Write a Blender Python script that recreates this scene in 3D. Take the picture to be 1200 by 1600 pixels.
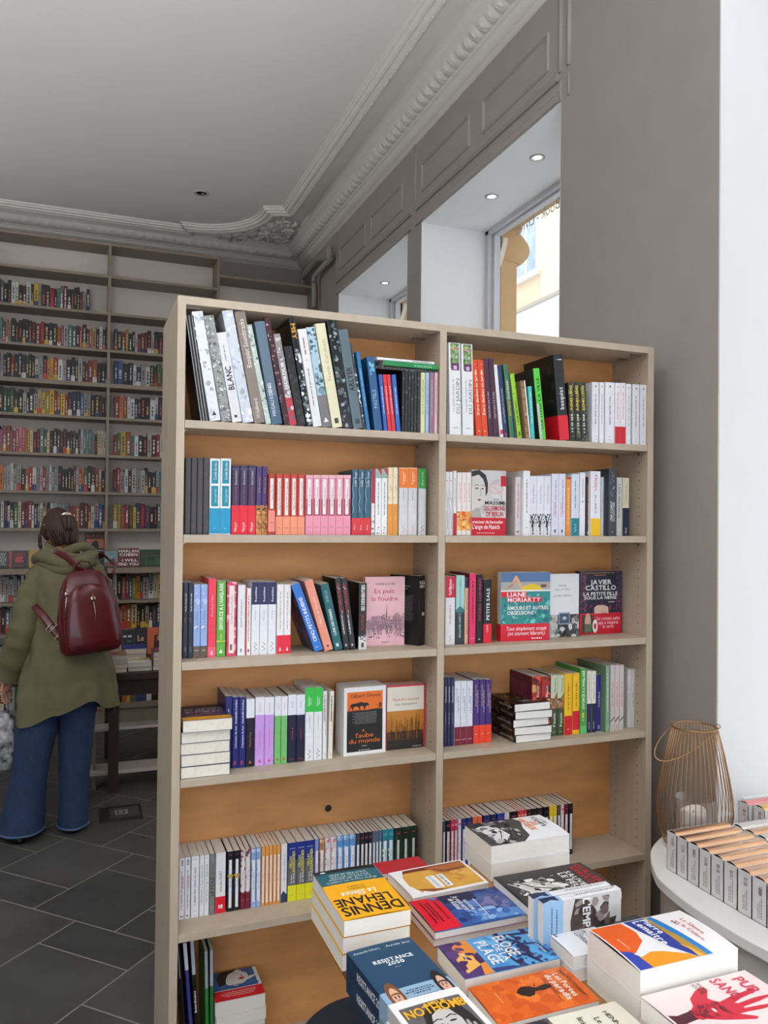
import bpy, math, random
from math import sin, cos, pi, radians, sqrt, atan2, hypot
from mathutils import Matrix, Vector
# ---------------------------------------------------------------- scene, camera, light
for o in list(bpy.data.objects): bpy.data.objects.remove(o)
SC = bpy.context.scene
COL = SC.collection
EYE = 1.70
FPX, YAW, PITCH, ROLL = 1232.0, radians(21.142), radians(0.689), radians(0.586)
cam_d = bpy.data.cameras.new('camera'); cam = bpy.data.objects.new('camera', cam_d); COL.objects.link(cam)
cam_d.sensor_fit = 'VERTICAL'; cam_d.sensor_height = 36.0; cam_d.lens = 36.0*FPX/1600.0
cam_d.clip_start = 0.05; cam_d.clip_end = 200
cam.matrix_world = (Matrix.Translation((0, 0, EYE)) @ Matrix.Rotation(-YAW, 4, 'Z') @
                    Matrix.Rotation(pi/2+PITCH, 4, 'X') @ Matrix.Rotation(ROLL, 4, 'Z'))
SC.camera = cam
SC.view_settings.view_transform = 'Standard'; SC.view_settings.look = 'None'
SC.view_settings.gamma = 1.0; SC.view_settings.use_curve_mapping = False
SC.view_settings.exposure = 0.0
W = bpy.data.worlds.new('overcast_sky'); SC.world = W; W.use_nodes = True
wn = W.node_tree.nodes; wl = W.node_tree.links
bg = wn['Background']; bg.inputs['Strength'].default_value = 2.3
tc = wn.new('ShaderNodeTexCoord'); sx_ = wn.new('ShaderNodeSeparateXYZ'); rp = wn.new('ShaderNodeValToRGB')
wl.new(tc.outputs['Generated'], sx_.inputs[0]); wl.new(sx_.outputs['Z'], rp.inputs[0]); wl.new(rp.outputs[0], bg.inputs['Color'])
rp.color_ramp.elements[0].color = (0.80, 0.84, 0.90, 1); rp.color_ramp.elements[1].color = (0.72, 0.80, 0.95, 1)
def area(name, loc, rot, sx, sy, power, col):
    d = bpy.data.lights.new(name, 'AREA'); d.shape = 'RECTANGLE'; d.size = sx; d.size_y = sy; d.energy = power; d.color = col
    o = bpy.data.objects.new(name, d); COL.objects.link(o); o.location = loc; o.rotation_euler = rot; return o
# daylight entering by the near side window and by the shop front behind the camera, plus two added upward fills
area('daylight_side_window', (2.60, -0.57, 1.85), (0, radians(90), 0), 2.6, 1.55, 92, (0.93, 0.96, 1.0))
area('daylight_shop_front', (-0.6, -2.35, 1.9), (radians(90), 0, 0), 4.0, 2.9, 8, (0.95, 0.97, 1.0))
b_ = area('added_ceiling_fill', (-1.3, -2.35, 0.9), (radians(142), 0, 0), 3.2, 1.2, 245, (0.97, 0.985, 1.0)); b_.data.spread = radians(72)  # added lamp, aimed up to brighten the ceiling
b_ = area('added_back_cornice_fill', (-4.25, 5.6, 2.75), (0, radians(-128), 0), 0.9, 2.2, 16, (1.0, 0.98, 0.96)); b_.data.spread = radians(84)  # added lamp, lifts the back ceiling and cornice
# ---------------------------------------------------------------- pixel -> world (reference frame 1200x1600)
def ray(u, v):
    a, b = u-600, v-800
    uu = a*cos(ROLL)+b*sin(ROLL); vv = -a*sin(ROLL)+b*cos(ROLL)
    x = uu/FPX; z2 = -vv/FPX
    y = cos(PITCH)-z2*sin(PITCH); z = sin(PITCH)+z2*cos(PITCH)
    return Vector((x*cos(YAW)+y*sin(YAW), -x*sin(YAW)+y*cos(YAW), z))
def onY(u, v, Y): d = ray(u, v); return d*(Y/d.y)+Vector((0, 0, EYE))
def onX(u, v, X): d = ray(u, v); return d*(X/d.x)+Vector((0, 0, EYE))
def onZ(u, v, Z): d = ray(u, v); return d*((Z-EYE)/d.z)+Vector((0, 0, EYE))
# ---------------------------------------------------------------- materials
_M = {}
def lin(c): c /= 255.0; return c/12.92 if c <= 0.04045 else ((c+0.055)/1.055)**2.4
def mat(rgb, rough=0.5, var=0.05, scale=40.0, bump=0.0, metal=0.0, coat=0.0, stretch=(1, 1, 1), spec=0.5, emit=0.0, sub=0.0, coord='Object', var2=None):
    key = (tuple(rgb), rough, var, scale, bump, metal, coat, stretch, spec, emit, coord, var2)
    if key in _M: return _M[key]
    m = bpy.data.materials.new('m_%d_%d_%d' % tuple(int(c) for c in rgb)); m.use_nodes = True
    nt = m.node_tree; n = nt.nodes; l = nt.links; p = n['Principled BSDF']
    c = [lin(x) for x in rgb]
    p.inputs['Roughness'].default_value = rough; p.inputs['Metallic'].default_value = metal
    p.inputs['Coat Weight'].default_value = coat; p.inputs['Specular IOR Level'].default_value = spec
    p.inputs['Base Color'].default_value = (*c, 1)
    if emit: p.inputs['Emission Color'].default_value = (*c, 1); p.inputs['Emission Strength'].default_value = emit
    if var or bump:
        t = n.new('ShaderNodeTexCoord'); mp = n.new('ShaderNodeMapping'); no = n.new('ShaderNodeTexNoise')
        mp.inputs['Scale'].default_value = stretch; no.inputs['Scale'].default_value = scale; no.inputs['Detail'].default_value = 4
        l.new(t.outputs[coord], mp.inputs[0]); l.new(mp.outputs[0], no.inputs['Vector'])
        if var:
            mx = n.new('ShaderNodeMix'); mx.data_type = 'RGBA'
            lo = [max(0, x*(1-var)) for x in c]; hi = [min(1, x*(1+var)) for x in c]
            if var2: hi = [lin(x) for x in var2]; lo = c
            mx.inputs['A'].default_value = (*lo, 1); mx.inputs['B'].default_value = (*hi, 1)
            rr = n.new('ShaderNodeMapRange'); rr.inputs['From Min'].default_value = 0.32; rr.inputs['From Max'].default_value = 0.68
            l.new(no.outputs['Fac'], rr.inputs['Value']); l.new(rr.outputs[0], mx.inputs['Factor']); l.new(mx.outputs['Result'], p.inputs['Base Color'])
        if bump:
            b = n.new('ShaderNodeBump'); b.inputs['Strength'].default_value = bump; b.inputs['Distance'].default_value = 0.01
            l.new(no.outputs['Fac'], b.inputs['Height']); l.new(b.outputs[0], p.inputs['Normal'])
    _M[key] = m; return m
def ink(rgb): return mat(rgb, 0.42, 0.0)
def paper(rgb): return mat(rgb, 0.38, 0.03, 60)
PAGES = mat((226, 220, 210), 0.85, 0.10, 90, stretch=(1, 1, 14), coord='Object')
PAGESW = mat((236, 234, 230), 0.85, 0.06, 90, stretch=(1, 1, 14))
# ---------------------------------------------------------------- mesh builder
class MB:
    def __init__(s): s.v = []; s.f = []; s.mi = []; s.ms = []; s.sm = []
    def mid(s, m):
        if m not in s.ms: s.ms.append(m)
        return s.ms.index(m)
    def add(s, V, F, m, smooth=False, M=None):
        k = len(s.v)
        if M is not None: V = [M @ Vector(p) for p in V]
        s.v += [tuple(p) for p in V]; i = s.mid(m)
        for f in F: s.f.append(tuple(k+j for j in f)); s.mi.append(i); s.sm.append(smooth)
    def box(s, a, b, m, M=None):
        x0, y0, z0 = a; x1, y1, z1 = b
        V = [(x0,y0,z0),(x1,y0,z0),(x1,y1,z0),(x0,y1,z0),(x0,y0,z1),(x1,y0,z1),(x1,y1,z1),(x0,y1,z1)]
        s.add(V, [(0,3,2,1),(4,5,6,7),(0,1,5,4),(1,2,6,5),(2,3,7,6),(3,0,4,7)], m, False, M)
    def tube(s, pts, r, m, n=8, caps=True, smooth=True, M=None, up=None):
        pts = [Vector(p) for p in pts]; R = r if isinstance(r, (list, tuple)) else [r]*len(pts)
        V = []; F = []; prev = None
        for i, p in enumerate(pts):
            t = (pts[min(i+1, len(pts)-1)]-pts[max(i-1, 0)])
            if t.length < 1e-9: t = Vector((0, 0, 1))
            t.normalize()
            if prev is None:
                a = Vector((0, 0, 1)) if abs(t.z) < 0.9 else Vector((1, 0, 0))
                nx = t.cross(a).normalized()
            else:
                nx = (prev - t*prev.dot(t)); nx = nx.normalized() if nx.length > 1e-6 else prev
            prev = nx; ny = t.cross(nx)
            rr = R[i]; ra, rb = rr if isinstance(rr, tuple) else (rr, rr)
            for k in range(n):
                a = 2*pi*k/n; V.append(p+nx*cos(a)*ra+ny*sin(a)*rb)
        for i in range(len(pts)-1):
            for k in range(n):
                k2 = (k+1) % n; F.append((i*n+k, i*n+k2, (i+1)*n+k2, (i+1)*n+k))
        if caps: F.append(tuple(range(n-1, -1, -1))); F.append(tuple((len(pts)-1)*n+k for k in range(n)))
        s.add(V, F, m, smooth, M)
    def lathe(s, prof, m, n=32, c=(0,0,0), smooth=True, M=None):
        V = []; F = []
        for (r, z) in prof:
            for k in range(n): a = 2*pi*k/n; V.append((c[0]+r*cos(a), c[1]+r*sin(a), c[2]+z))
        for i in range(len(prof)-1):
            for k in range(n): k2 = (k+1) % n; F.append((i*n+k, i*n+k2, (i+1)*n+k2, (i+1)*n+k))
        s.add(V, F, m, smooth, M)
    def loft(s, rings, m, smooth=True, closed=True, cap0=False, cap1=False, M=None):
        n = len(rings[0]); V = [p for r in rings for p in r]; F = []
        for i in range(len(rings)-1):
            for k in range(n if closed else n-1):
                k2 = (k+1) % n; F.append((i*n+k, i*n+k2, (i+1)*n+k2, (i+1)*n+k))
        if cap0: F.append(tuple(range(n-1, -1, -1)))
        if cap1: F.append(tuple((len(rings)-1)*n+k for k in range(n)))
        s.add(V, F, m, smooth, M)
    def prism(s, poly, axis, a, b, m, smooth=False, M=None):
        # poly: 2D points; axis 'x','y','z': extrusion axis from a to b
        def P(p, t): return {'x': (t, p[0], p[1]), 'y': (p[0], t, p[1]), 'z': (p[0], p[1], t)}[axis]
        n = len(poly); V = [P(p, a) for p in poly]+[P(p, b) for p in poly]
        F = [tuple(range(n-1, -1, -1)), tuple(range(n, 2*n))]+[(i, (i+1) % n, n+(i+1) % n, n+i) for i in range(n)]
        s.add(V, F, m, smooth, M)
    def build(s, name, parent=None, bevel=0.0, subsurf=0, loc=None):
        me = bpy.data.meshes.new(name); me.from_pydata(s.v, [], s.f)
        for m in s.ms: me.materials.append(m)
        me.polygons.foreach_set('material_index', s.mi); me.polygons.foreach_set('use_smooth', s.sm); me.update()
        o = bpy.data.objects.new(name, me); COL.objects.link(o)
        if parent: o.parent = parent
        if loc: o.location = loc
        if bevel:
            b = o.modifiers.new('bevel', 'BEVEL'); b.width = bevel; b.segments = 2; b.limit_method = 'ANGLE'; b.angle_limit = radians(50)
        if subsurf:
            q = o.modifiers.new('sub', 'SUBSURF'); q.levels = subsurf; q.render_levels = subsurf
        return o
def centre(o):
    # move a top-level mesh's origin to the middle of its base
    me = o.data; xs = [v.co.x for v in me.vertices]; ys = [v.co.y for v in me.vertices]; zs = [v.co.z for v in me.vertices]
    c = Vector(((min(xs)+max(xs))/2, (min(ys)+max(ys))/2, min(zs)))
    me.transform(Matrix.Translation(-c)); o.location = o.location+c; return o
def thing(name, label, cat, loc=(0,0,0), group=None, M=None):
    o = bpy.data.objects.new(name, None); COL.objects.link(o); o.empty_display_size = 0.05
    if M is not None: o.matrix_world = M
    else: o.location = loc
    o['label'] = label; o['category'] = cat
    if group: o['group'] = group
    return o
def tag(o, label, cat, group=None, kind=None):
    o['label'] = label; o['category'] = cat
    if group: o['group'] = group
    if kind: o['kind'] = kind
    return o
def struct(o): o['kind'] = 'structure'; return o
# ---------------------------------------------------------------- glyphs
_G = {}
def _glyph(ch, bold):
    k = (ch, bold)
    if k in _G: return _G[k]
    cu = bpy.data.curves.new('g', 'FONT'); cu.body = ch; cu.size = 1.0; cu.resolution_u = 2; cu.fill_mode = 'FRONT'
    if bold: cu.offset = 0.022
    ob = bpy.data.objects.new('g', cu)
    me = ob.to_mesh()
    V = [(v.co.x, v.co.y) for v in me.vertices]; F = [tuple(p.vertices) for p in me.polygons]
    ob.to_mesh_clear(); bpy.data.objects.remove(ob); bpy.data.curves.remove(cu)
    if V: x0 = min(v[0] for v in V); x1 = max(v[0] for v in V); V = [(v[0]-x0, v[1]) for v in V]; w = x1-x0
    else: w = 0.22
    _G[k] = (V, F, w); return _G[k]
def text_geo(s, bold=False, sp=0.07):
    x = 0.0; V = []; F = []
    for ch in s:
        if ch == ' ': x += 0.25; continue
        g, f, w = _glyph(ch, bold); k = len(V)
        V += [(p[0]+x, p[1]) for p in g]; F += [tuple(k+i for i in q) for q in f]; x += w+sp
    return V, F, max(x-sp, 0.01)
# ---------------------------------------------------------------- 2-D artwork on a flat face
def slab(poly, lo, hi):
    for lim, sg in ((lo, 1), (hi, -1)):
        out = []
        for i in range(len(poly)):
            a, b = poly[i], poly[(i+1) % len(poly)]; fa, fb = (a[0]-lim)*sg, (b[0]-lim)*sg
            if fa >= 0: out.append(a)
            if fa*fb < 0: t = fa/(fa-fb); out.append((lim, a[1]+(b[1]-a[1])*t))
        poly = out
        if len(poly) < 3: return []
    return poly
def draw(mb, fn, A, B, items, off0=0.00015, cuts=None):
    """fn(u,v,off)->3D, u in 0..A, v in 0..B (metres); items use fractions"""
    for it in items:
        off0 += 0.00006
        k = it[0]
        def put(pts, faces, c):
            if cuts:
                pts = [(min(max(p[0], 0), A), p[1]) for p in pts]
                for lo, hi in zip(cuts, cuts[1:]):
                    q = slab(pts, lo, hi)
                    if q: mb.add([fn(p[0], p[1], off0) for p in q], [tuple(range(len(q)))], ink(c))
            else: mb.add([fn(p[0], p[1], off0) for p in pts], faces, ink(c))
        if k == 'b': put([(0, it[1]*B), (A, it[1]*B), (A, it[2]*B), (0, it[2]*B)], [(0,1,2,3)], it[3])
        elif k == 'r':
            _, u0, v0, u1, v1, c = it; put([(u0*A, v0*B), (u1*A, v0*B), (u1*A, v1*B), (u0*A, v1*B)], [(0,1,2,3)], c)
        elif k == 'p': put([(p[0]*A, p[1]*B) for p in it[1]], [tuple(range(len(it[1])))], it[2])
        elif k == 'e':
            _, u, v, ru, rv, c = it[:6]; n = 18
            put([(u*A+ru*A*cos(2*pi*i/n), v*B+rv*A*sin(2*pi*i/n)) for i in range(n)], [tuple(range(n))], c)
        elif k == 'w':   # polyline of width w (fraction of A)
            _, pts, w, c = it; P = [(p[0]*A, p[1]*B) for p in pts]; w = w*A/2
            for i in range(len(P)-1):
                dx, dy = P[i+1][0]-P[i][0], P[i+1][1]-P[i][1]; L = hypot(dx, dy) or 1; nx, ny = -dy/L*w, dx/L*w
                ex, ey = dx/L*w*0.5, dy/L*w*0.5
                put([(P[i][0]+nx-ex, P[i][1]+ny-ey), (P[i][0]-nx-ex, P[i][1]-ny-ey), (P[i+1][0]-nx+ex, P[i+1][1]-ny+ey), (P[i+1][0]+nx+ex, P[i+1][1]+ny+ey)], [(0,1,2,3)], c)
        elif k == 'z':   # random blobs: seed, n, colours, u0,v0,u1,v1, size
            _, seed, n, cs, u0, v0, u1, v1, sz = it; R = random.Random(seed)
            for i in range(n):
                cu, cv = u0+(u1-u0)*R.random(), v0+(v1-v0)*R.random(); m_ = 6; s0 = sz*(0.5+R.random()); an = R.random()*3; el = 0.5+R.random()
                pts = []
                for j in range(m_):
                    a = 2*pi*j/m_; r = s0*(0.6+0.6*R.random()); x_ = r*cos(a)*el; y_ = r*sin(a)
                    pts.append((min(max(cu+(x_*cos(an)-y_*sin(an)), u0), u1)*A, min(max(cv+(x_*sin(an)+y_*cos(an))*A/B, v0), v1)*B))
                off0 += 0.000008; put(pts, [tuple(range(m_))], R.choice(cs))
        elif k in 'tTDM':
            opt = {}
            if k in ('t', 'M'): _, s, u0, v0, u1, v1, c = it[:7]; opt = it[7] if len(it) > 7 else {}
            else:
                _, s, v0, v1, c = it[:5]; u0, u1 = (it[5], it[6]) if len(it) > 6 else (0.22, 0.78); opt = it[7] if len(it) > 7 else {}
            V, F, w = text_geo(s, opt.get('bold', False), opt.get('sp', 0.07)); hcap = 0.72
            if k in 'tM': bw, bh = (u1-u0)*A, (v1-v0)*B
            else: bw, bh = (v1-v0)*B, (u1-u0)*A
            sx, sy = bw/w, bh/hcap; mx = opt.get('mx', 1.35)
            if sx > mx*sy: sx = mx*sy
            if sx < 0.55*sy: sy = sx/0.55
            ex = (bw-sx*w)/2 if opt.get('al', 'c') == 'c' else 0; ey = (bh-sy*hcap)/2; sh = opt.get('sh', 0)
            P = []
            for (x, y) in V:
                X = x*sx+ex+sh*y*sy; Y = y*sy+ey
                if k == 't': P.append((u0*A+X, v0*B+Y))
                elif k == 'M': P.append((u1*A-X, v0*B+Y))
                elif k == 'T': P.append((u1*A-Y, v0*B+X))
                else: P.append((u0*A+Y, v1*B-X))
            mb.add([fn(p[0], p[1], off0) for p in P], F, ink(c))
        elif k in 'lL':  # small illegible line of type: dashes (l along v, L along u)
            _, v0, v1, c = it[:4]; s0, s1 = (it[4], it[5]) if len(it) > 5 else (0.38, 0.62)
            R = random.Random(int(v0*1000)+len(items)); 
            if k == 'l':
                L = (v1-v0)*B; x = 0; step = (s1-s0)*A
                while x < L:
                    d = step*(0.35+0.9*R.random())
                    if x+d > L: break
                    put([(s0*A, v0*B+x), (s1*A, v0*B+x), (s1*A, v0*B+x+d), (s0*A, v0*B+x+d)], [(0,1,2,3)], c); x += d+step*(0.3 if R.random() < .75 else .9)
            else:
                L = (s1-s0)*A; x = 0; step = (v1-v0)*B
                while x < L:
                    d = step*(0.5+1.6*R.random())
                    if x+d > L: break
                    put([(s0*A+x, v0*B), (s0*A+x+d, v0*B), (s0*A+x+d, v1*B), (s0*A+x, v1*B)], [(0,1,2,3)], c); x += d+step*0.6
# ---------------------------------------------------------------- a book
# local frame: spine at x=0, fore-edge x=W; bottom y=0, top y=H; back cover z=0, front cover z=T
STAND = Matrix(((0,0,1,0),(1,0,0,0),(0,1,0,0),(0,0,0,1)))        # spine towards -Y, front cover towards +X
FACE = Matrix(((1,0,0,0),(0,0,-1,0),(0,1,0,0),(0,0,0,1)))        # front cover towards -Y
ALLLABELS = {}
def book(label, Wd, H, T, M, base, spine=(), front=(), back=(), band=None, bandart=(), group=None, pages=None, spinecol=None, frontcol=None, backcol=None, hard=False, name='book', puff=0.0, gloss=None, bandback=(), thinparts=False):
    pm = lambda c: mat(c, 0.35 if gloss is None else gloss, 0.03, 60)
    r = thing(name, label, 'book', M=M, group=group)
    tb = 0.0022 if hard else 0.0009; rr = min(0.0022, T*0.25)
    c = MB(); bm = pm(base); sm_ = pm(spinecol or base); fm = pm(frontcol or base); km = pm(backcol or base)
    prof = [(Wd, 0), (rr, 0), (0.3*rr, 0.3*rr), (0, rr), (0, T-rr), (0.3*rr, T-0.3*rr), (rr, T), (Wd, T), (Wd, T-tb), (tb, T-tb), (tb, tb), (Wd, tb)]
    # outer skin faces
    def P(i, y): x, z = prof[i]; return (x, y, z)
    def strip(i, j, m): c.add([P(i, 0), P(j, 0), P(j, H), P(i, H)], [(0,3,2,1)], m)
    nseg = 6 if puff else 1
    def pf(x): return puff*sin(pi*min(max(x/Wd, 0), 1))**0.8 if puff else 0
    strip(0, 1, km); strip(1, 2, sm_); strip(2, 3, sm_); strip(3, 4, sm_); strip(4, 5, sm_); strip(5, 6, sm_)
    for k in range(nseg):
        xa, xb = rr+(Wd-rr)*k/nseg, rr+(Wd-rr)*(k+1)/nseg
        c.add([(xa, 0, T+pf(xa)), (xb, 0, T+pf(xb)), (xb, H, T+pf(xb)), (xa, H, T+pf(xa))], [(0,1,2,3)], fm, bool(puff))
    strip(8, 9, fm); strip(9, 10, bm); strip(10, 11, bm); strip(7, 8, fm); strip(11, 0, km)
    for y in (0, H):
        for q, m in (((0, 1, 10, 11), km), ((1, 2, 3, 10), sm_), ((3, 4, 9, 10), sm_), ((4, 5, 6, 9), sm_), ((6, 7, 8, 9), fm)):
            c.add([P(i, y) for i in q], [(0,1,2,3)], m)
    if spine: draw(c, lambda s, v, o: (-o, v, s), T, H, spine)
    cut = [0]+[rr+(Wd-rr)*k/6 for k in range(1, 6)]+[Wd] if puff else None
    if front: draw(c, lambda u, v, o: (u, v, T+pf(u)+o), Wd, H, front, cuts=cut)
    if back: draw(c, lambda u, v, o: (Wd-u, v, -o), Wd, H, back)
    c.build('cover', r)
    g = MB(); ins = 0.003 if hard else 0.0006
    g.box((tb, ins, tb), (Wd-(0.003 if hard else 0.0008), H-ins, T-tb), pages or PAGES)
    g.build('pages', r)
    if band:
        v0, v1, bc = band; b = MB(); e = 0.0005; bmt = pm(bc); y0, y1 = v0*H+0.0004, v1*H
        b.box((-e, y0, -e), (Wd*0.985, y1, 0), bmt); b.box((-e, y0, -e), (0, y1, T+e), bmt); 
        if puff:
            for k in range(6): xa, xb = Wd*.985*k/6, Wd*.985*(k+1)/6; b.add([(xa,y0,T+e+pf(xa)),(xb,y0,T+e+pf(xb)),(xb,y1,T+e+pf(xb)),(xa,y1,T+e+pf(xa))],[(0,1,2,3)],bmt,True)
        else: b.box((-e, y0, T+0.0001), (Wd*0.985, y1, T+e), bmt)
        if bandart: draw(b, lambda u, v, o: (u, y0+v, T+e+o+pf(u)+(.0002 if puff else 0)), Wd, y1-y0, bandart, cuts=[Wd*k/6 for k in range(7)] if puff else None)
        if bandback: draw(b, lambda s, v, o: (-e-o, y0+v, s), T, y1-y0, bandback)
        b.build('paper_band', r)
    ALLLABELS.setdefault(label, []).append(r)
    return r
# ================================================================ the room
XW = 2.0; XO = 2.56; YB = 7.45; ZC = 4.30; XL = -4.4; YF = -2.5
WALLC = mat((160,152,146), 0.75, 0.03, 6, bump=0.04); WHITE = mat((226,226,226), 0.7, 0.015, 8)
CEIL = mat((216,214,210), 0.8, 0.015, 3); PLAST = mat((214,211,206), 0.7, 0.02, 20)
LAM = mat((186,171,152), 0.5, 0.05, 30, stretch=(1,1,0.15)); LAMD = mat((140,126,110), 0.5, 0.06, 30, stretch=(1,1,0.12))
# --- floor of dark stone tiles laid diagonally
def make_floor():
    tiles = MB(); R = random.Random(4)
    tm = [mat(c, 0.45, 0.16, 5, bump=0.03) for c in ((70,70,69),(76,75,74),(65,66,66),(73,73,73))]
    tiles.box((XL, YF, -0.05), (XO, YB, -0.0015), mat((146,142,136), 0.8, 0.05, 30))
    g = 0.0035; s2 = sqrt(2)
    def clip(poly):
        for ax, lim, sg in ((0, XL, 1), (0, XO, -1), (1, YF, 1), (1, YB, -1)):
            out = []
            for i in range(len(poly)):
                a, b = poly[i], poly[(i+1) % len(poly)]; fa, fb = (a[ax]-lim)*sg, (b[ax]-lim)*sg
                if fa >= 0: out.append(a)
                if fa*fb < 0: t = fa/(fa-fb); out.append((a[0]+(b[0]-a[0])*t, a[1]+(b[1]-a[1])*t))
            poly = out
            if not poly: return poly
        return poly
    i = 0
    for r in range(-16, 14):
        a0 = 2.545+r*0.63; offb = 2.775 if r % 2 == 0 else 2.53
        for c in range(-16, 16):
            b0 = offb+c*0.455
            cut = a0+(0.205 if (c % 2 == 0) else 0.435)
            for (p, q) in ((a0, cut), (cut, a0+0.63)):
                pts = [(p+g, b0+g), (q-g, b0+g), (q-g, b0+0.455-g), (p+g, b0+0.455-g)]
                # a=(x+y)/s2, b=(y-x)/s2
                P = clip([((a-b)/s2, (a+b)/s2) for a, b in pts])
                if len(P) > 2: tiles.add([(x, y, 0) for x, y in P], [tuple(range(len(P)))], R.choice(tm))
    o = tiles.build('floor'); struct(o)
make_floor()
# --- ceiling, walls
m = MB(); m.box((XL, YF, ZC), (XO, YB, ZC+0.1), CEIL); struct(m.build('ceiling'))
m = MB(); m.box((XL, YB, 0), (XO, YB+0.15, ZC), WALLC); struct(m.build('wall_back'))
m = MB()
for a, b in (((XL-0.15, YF, 0), (XL, 4.5, ZC)), ((XL-0.15, 6.7, 0), (XL, YB, ZC)), ((XL-0.15, 4.5, 0), (XL, 6.7, 2.3)), ((XL-0.15, 4.5, 3.3), (XL, 6.7, ZC))): m.box(a, b, WALLC)
struct(m.build('wall_left'))  # the high opening is made up to go with the back fill lamp
m = MB()
for a, b in (((XL, YF-0.15, 0), (-2.8, YF, ZC)), ((1.6, YF-0.15, 0), (XO, YF, ZC)), ((-2.8, YF-0.15, 3.5), (1.6, YF, ZC)), ((-2.8, YF-0.15, 0), (1.6, YF, 0.3))): m.box(a, b, WALLC)
struct(m.build('wall_front'))
OPEN = [(-1.36, 0.22, 0.55), (0.45, 2.067, 0.55), (3.012, 4.566, 0.9), (4.789, 6.276, 0.9)]; ZS = 3.604
m = MB(); ys = [YF]+[y for o in OPEN for y in o[:2]]+[YB]
for k in range(0, len(ys), 2): m.box((XW, ys[k], 0), (XO, ys[k+1], ZC), WALLC)
for a, b, zs in OPEN: m.box((XW, a, ZS), (XO, b, ZC), WALLC); m.box((XW, a, 0), (XO, b, zs), WALLC)
struct(m.build('wall_right'))
# mouldings on the lintels: panel frames, fascia, pilaster beads
m = MB()
def frame(y0, y1, z0, z1, w=0.022, d=0.012):
    P = [(0,0),(-.004,.001),(-.009,.006),(-.010,.010),(-.005,.013),(-.006,.017),(0,.020)]
    C4 = [(y0,z0,1,1),(y1,z0,-1,1),(y1,z1,-1,-1),(y0,z1,1,-1),(y0,z0,1,1)]
    m.loft([[(XW+x, cy+sy*o, cz+sz*o) for x, o in P] for cy, cz, sy, sz in C4], WALLC, False, closed=False)
for y0, y1 in ((3.11, 3.755), (3.905, 4.565), (4.88, 5.50), (5.62, 6.25)): frame(y0, y1, 3.79, 3.975)
for y0, y1 in ((3.03, 4.64), (4.72, 6.32)):
    m.prism([(XW, 3.70), (XW-0.012, 3.70), (XW-0.022, 3.715), (XW-0.012, 3.735), (XW, 3.74)], 'y', y0, y1, WALLC)
    m.prism([(XW, ZS), (XW-0.014, ZS), (XW-0.014, ZS+0.03), (XW-0.006, ZS+0.045), (XW, ZS+0.05)], 'y', y0, y1, WALLC)
for y in (2.95, 3.015, 4.66, 6.33):
    m.tube([(XW, y, 3.735), (XW, y, 4.16)], 0.012, WALLC, 8)
    m.tube([(XW, y, 3.60), (XW, y, 3.70)], 0.008, WALLC, 8)
struct(m.build('trim_1'))
# crown moulding with a leaf band, ceiling ring moulding with scalloped corner
def leaf(s, t):
    # s metres along, t 0..1 across the band
    p = (s/0.085) % 1.0; q = (p-0.5)*2
    body = max(0, 1-abs(q)**1.6*(1.15-0.35*t)); ribs = 0.5+0.5*cos(2*pi*(abs(q)*2.6+t*1.2)); tip = sin(pi*min(1, t*1.05))**0.7
    hol = 0.35*max(0, 1-abs(q)*6)
    return 0.024*tip*(0.35+0.65*body)*(0.55+0.45*ribs)-0.006*hol*tip
PC = [(0,4.135,0),(0.012,4.135,0),(0.016,4.148,0),(0.03,4.152,0),(0.042,4.158,0),(0.056,4.170,0),(0.064,4.180,0),(0.068,4.190,0),(0.078,4.190,0),(0.084,4.197,0)]
NB = 12
for i in range(NB+1): t = i/NB; PC.append((0.086+0.072*t, 4.200+0.048*t, 1 if 0 < i < NB else 0))
PC += [(0.160,4.256,0),(0.170,4.256,0),(0.172,4.264,0),(0.184,4.264,0),(0.186,4.272,0),(0.198,4.275,0),(0.206,4.286,0),(0.218,4.288,0),(0.222,4.301,0)]
def crown(run0, run1, fn, mir=False, mit1=True):
    mb = MB(); st = 0.0096; n = int((run1-run0)/st); rings = []
    for i in range(n+1):
        s = run0+(run1-run0)*i/n; row = []; j = 0
        for (d, z, lf) in PC:
            h = 0
            if lf: t = (d-0.086)/0.072; h = leaf(s, t)
            ss = min(s, run1-d) if mit1 else s
            row.append(fn(ss, d+h*0.55, z-h*0.83))
        rings.append(row)
    mb.loft(rings, PLAST, True, closed=False); return mb
struct(crown(YF, YB, lambda s, d, z: (XW-d, s, z)).build('trim_2'))
mbk = crown(-XW, -XL, lambda s, d, z: (-s, YB-d, z), mit1=False)
o = mbk.build('trim_3'); struct(o)
# ring moulding: sweep along a plan polyline
PR = [(0,0.001),(0,-0.014),(0.010,-0.016),(0.014,-0.030),(0.030,-0.032),(0.036,-0.044),(0.052,-0.048),(0.060,-0.040),(0.066,-0.050),(0.084,-0.056),(0.100,-0.050),(0.106,-0.036),(0.116,-0.032),(0.120,-0.016),(0.134,-0.012),(0.136,0.001)]
def sweep(mb, pts, prof, m, flip=1):
    n = len(pts); rings = []
    for i, p in enumerate(pts):
        p = Vector(p); a = (p-Vector(pts[i-1])).normalized() if i else None; b = (Vector(pts[i+1])-p).normalized() if i < n-1 else None
        a = a or b; b = b or a; na = Vector((a.y, -a.x))*flip; nb = Vector((b.y, -b.x))*flip; nn = (na+nb)
        nn = nn/max(0.3, nn.dot(na)) if nn.length > 1e-6 else na
        rings.append([(p.x+nn.x*d, p.y+nn.y*d, ZC+z) for d, z in prof])
    mb.loft(rings, m, False, closed=False)
mb = MB(); arc = []
for i in range(15):
    t = i/14; # arc bulging towards the corner from (1.40,6.45) to (0.90,7.0)
    a = radians(-8)+radians(106)*t; arc.append((0.86+0.53*cos(a), 6.50+0.53*sin(a)))
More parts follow.
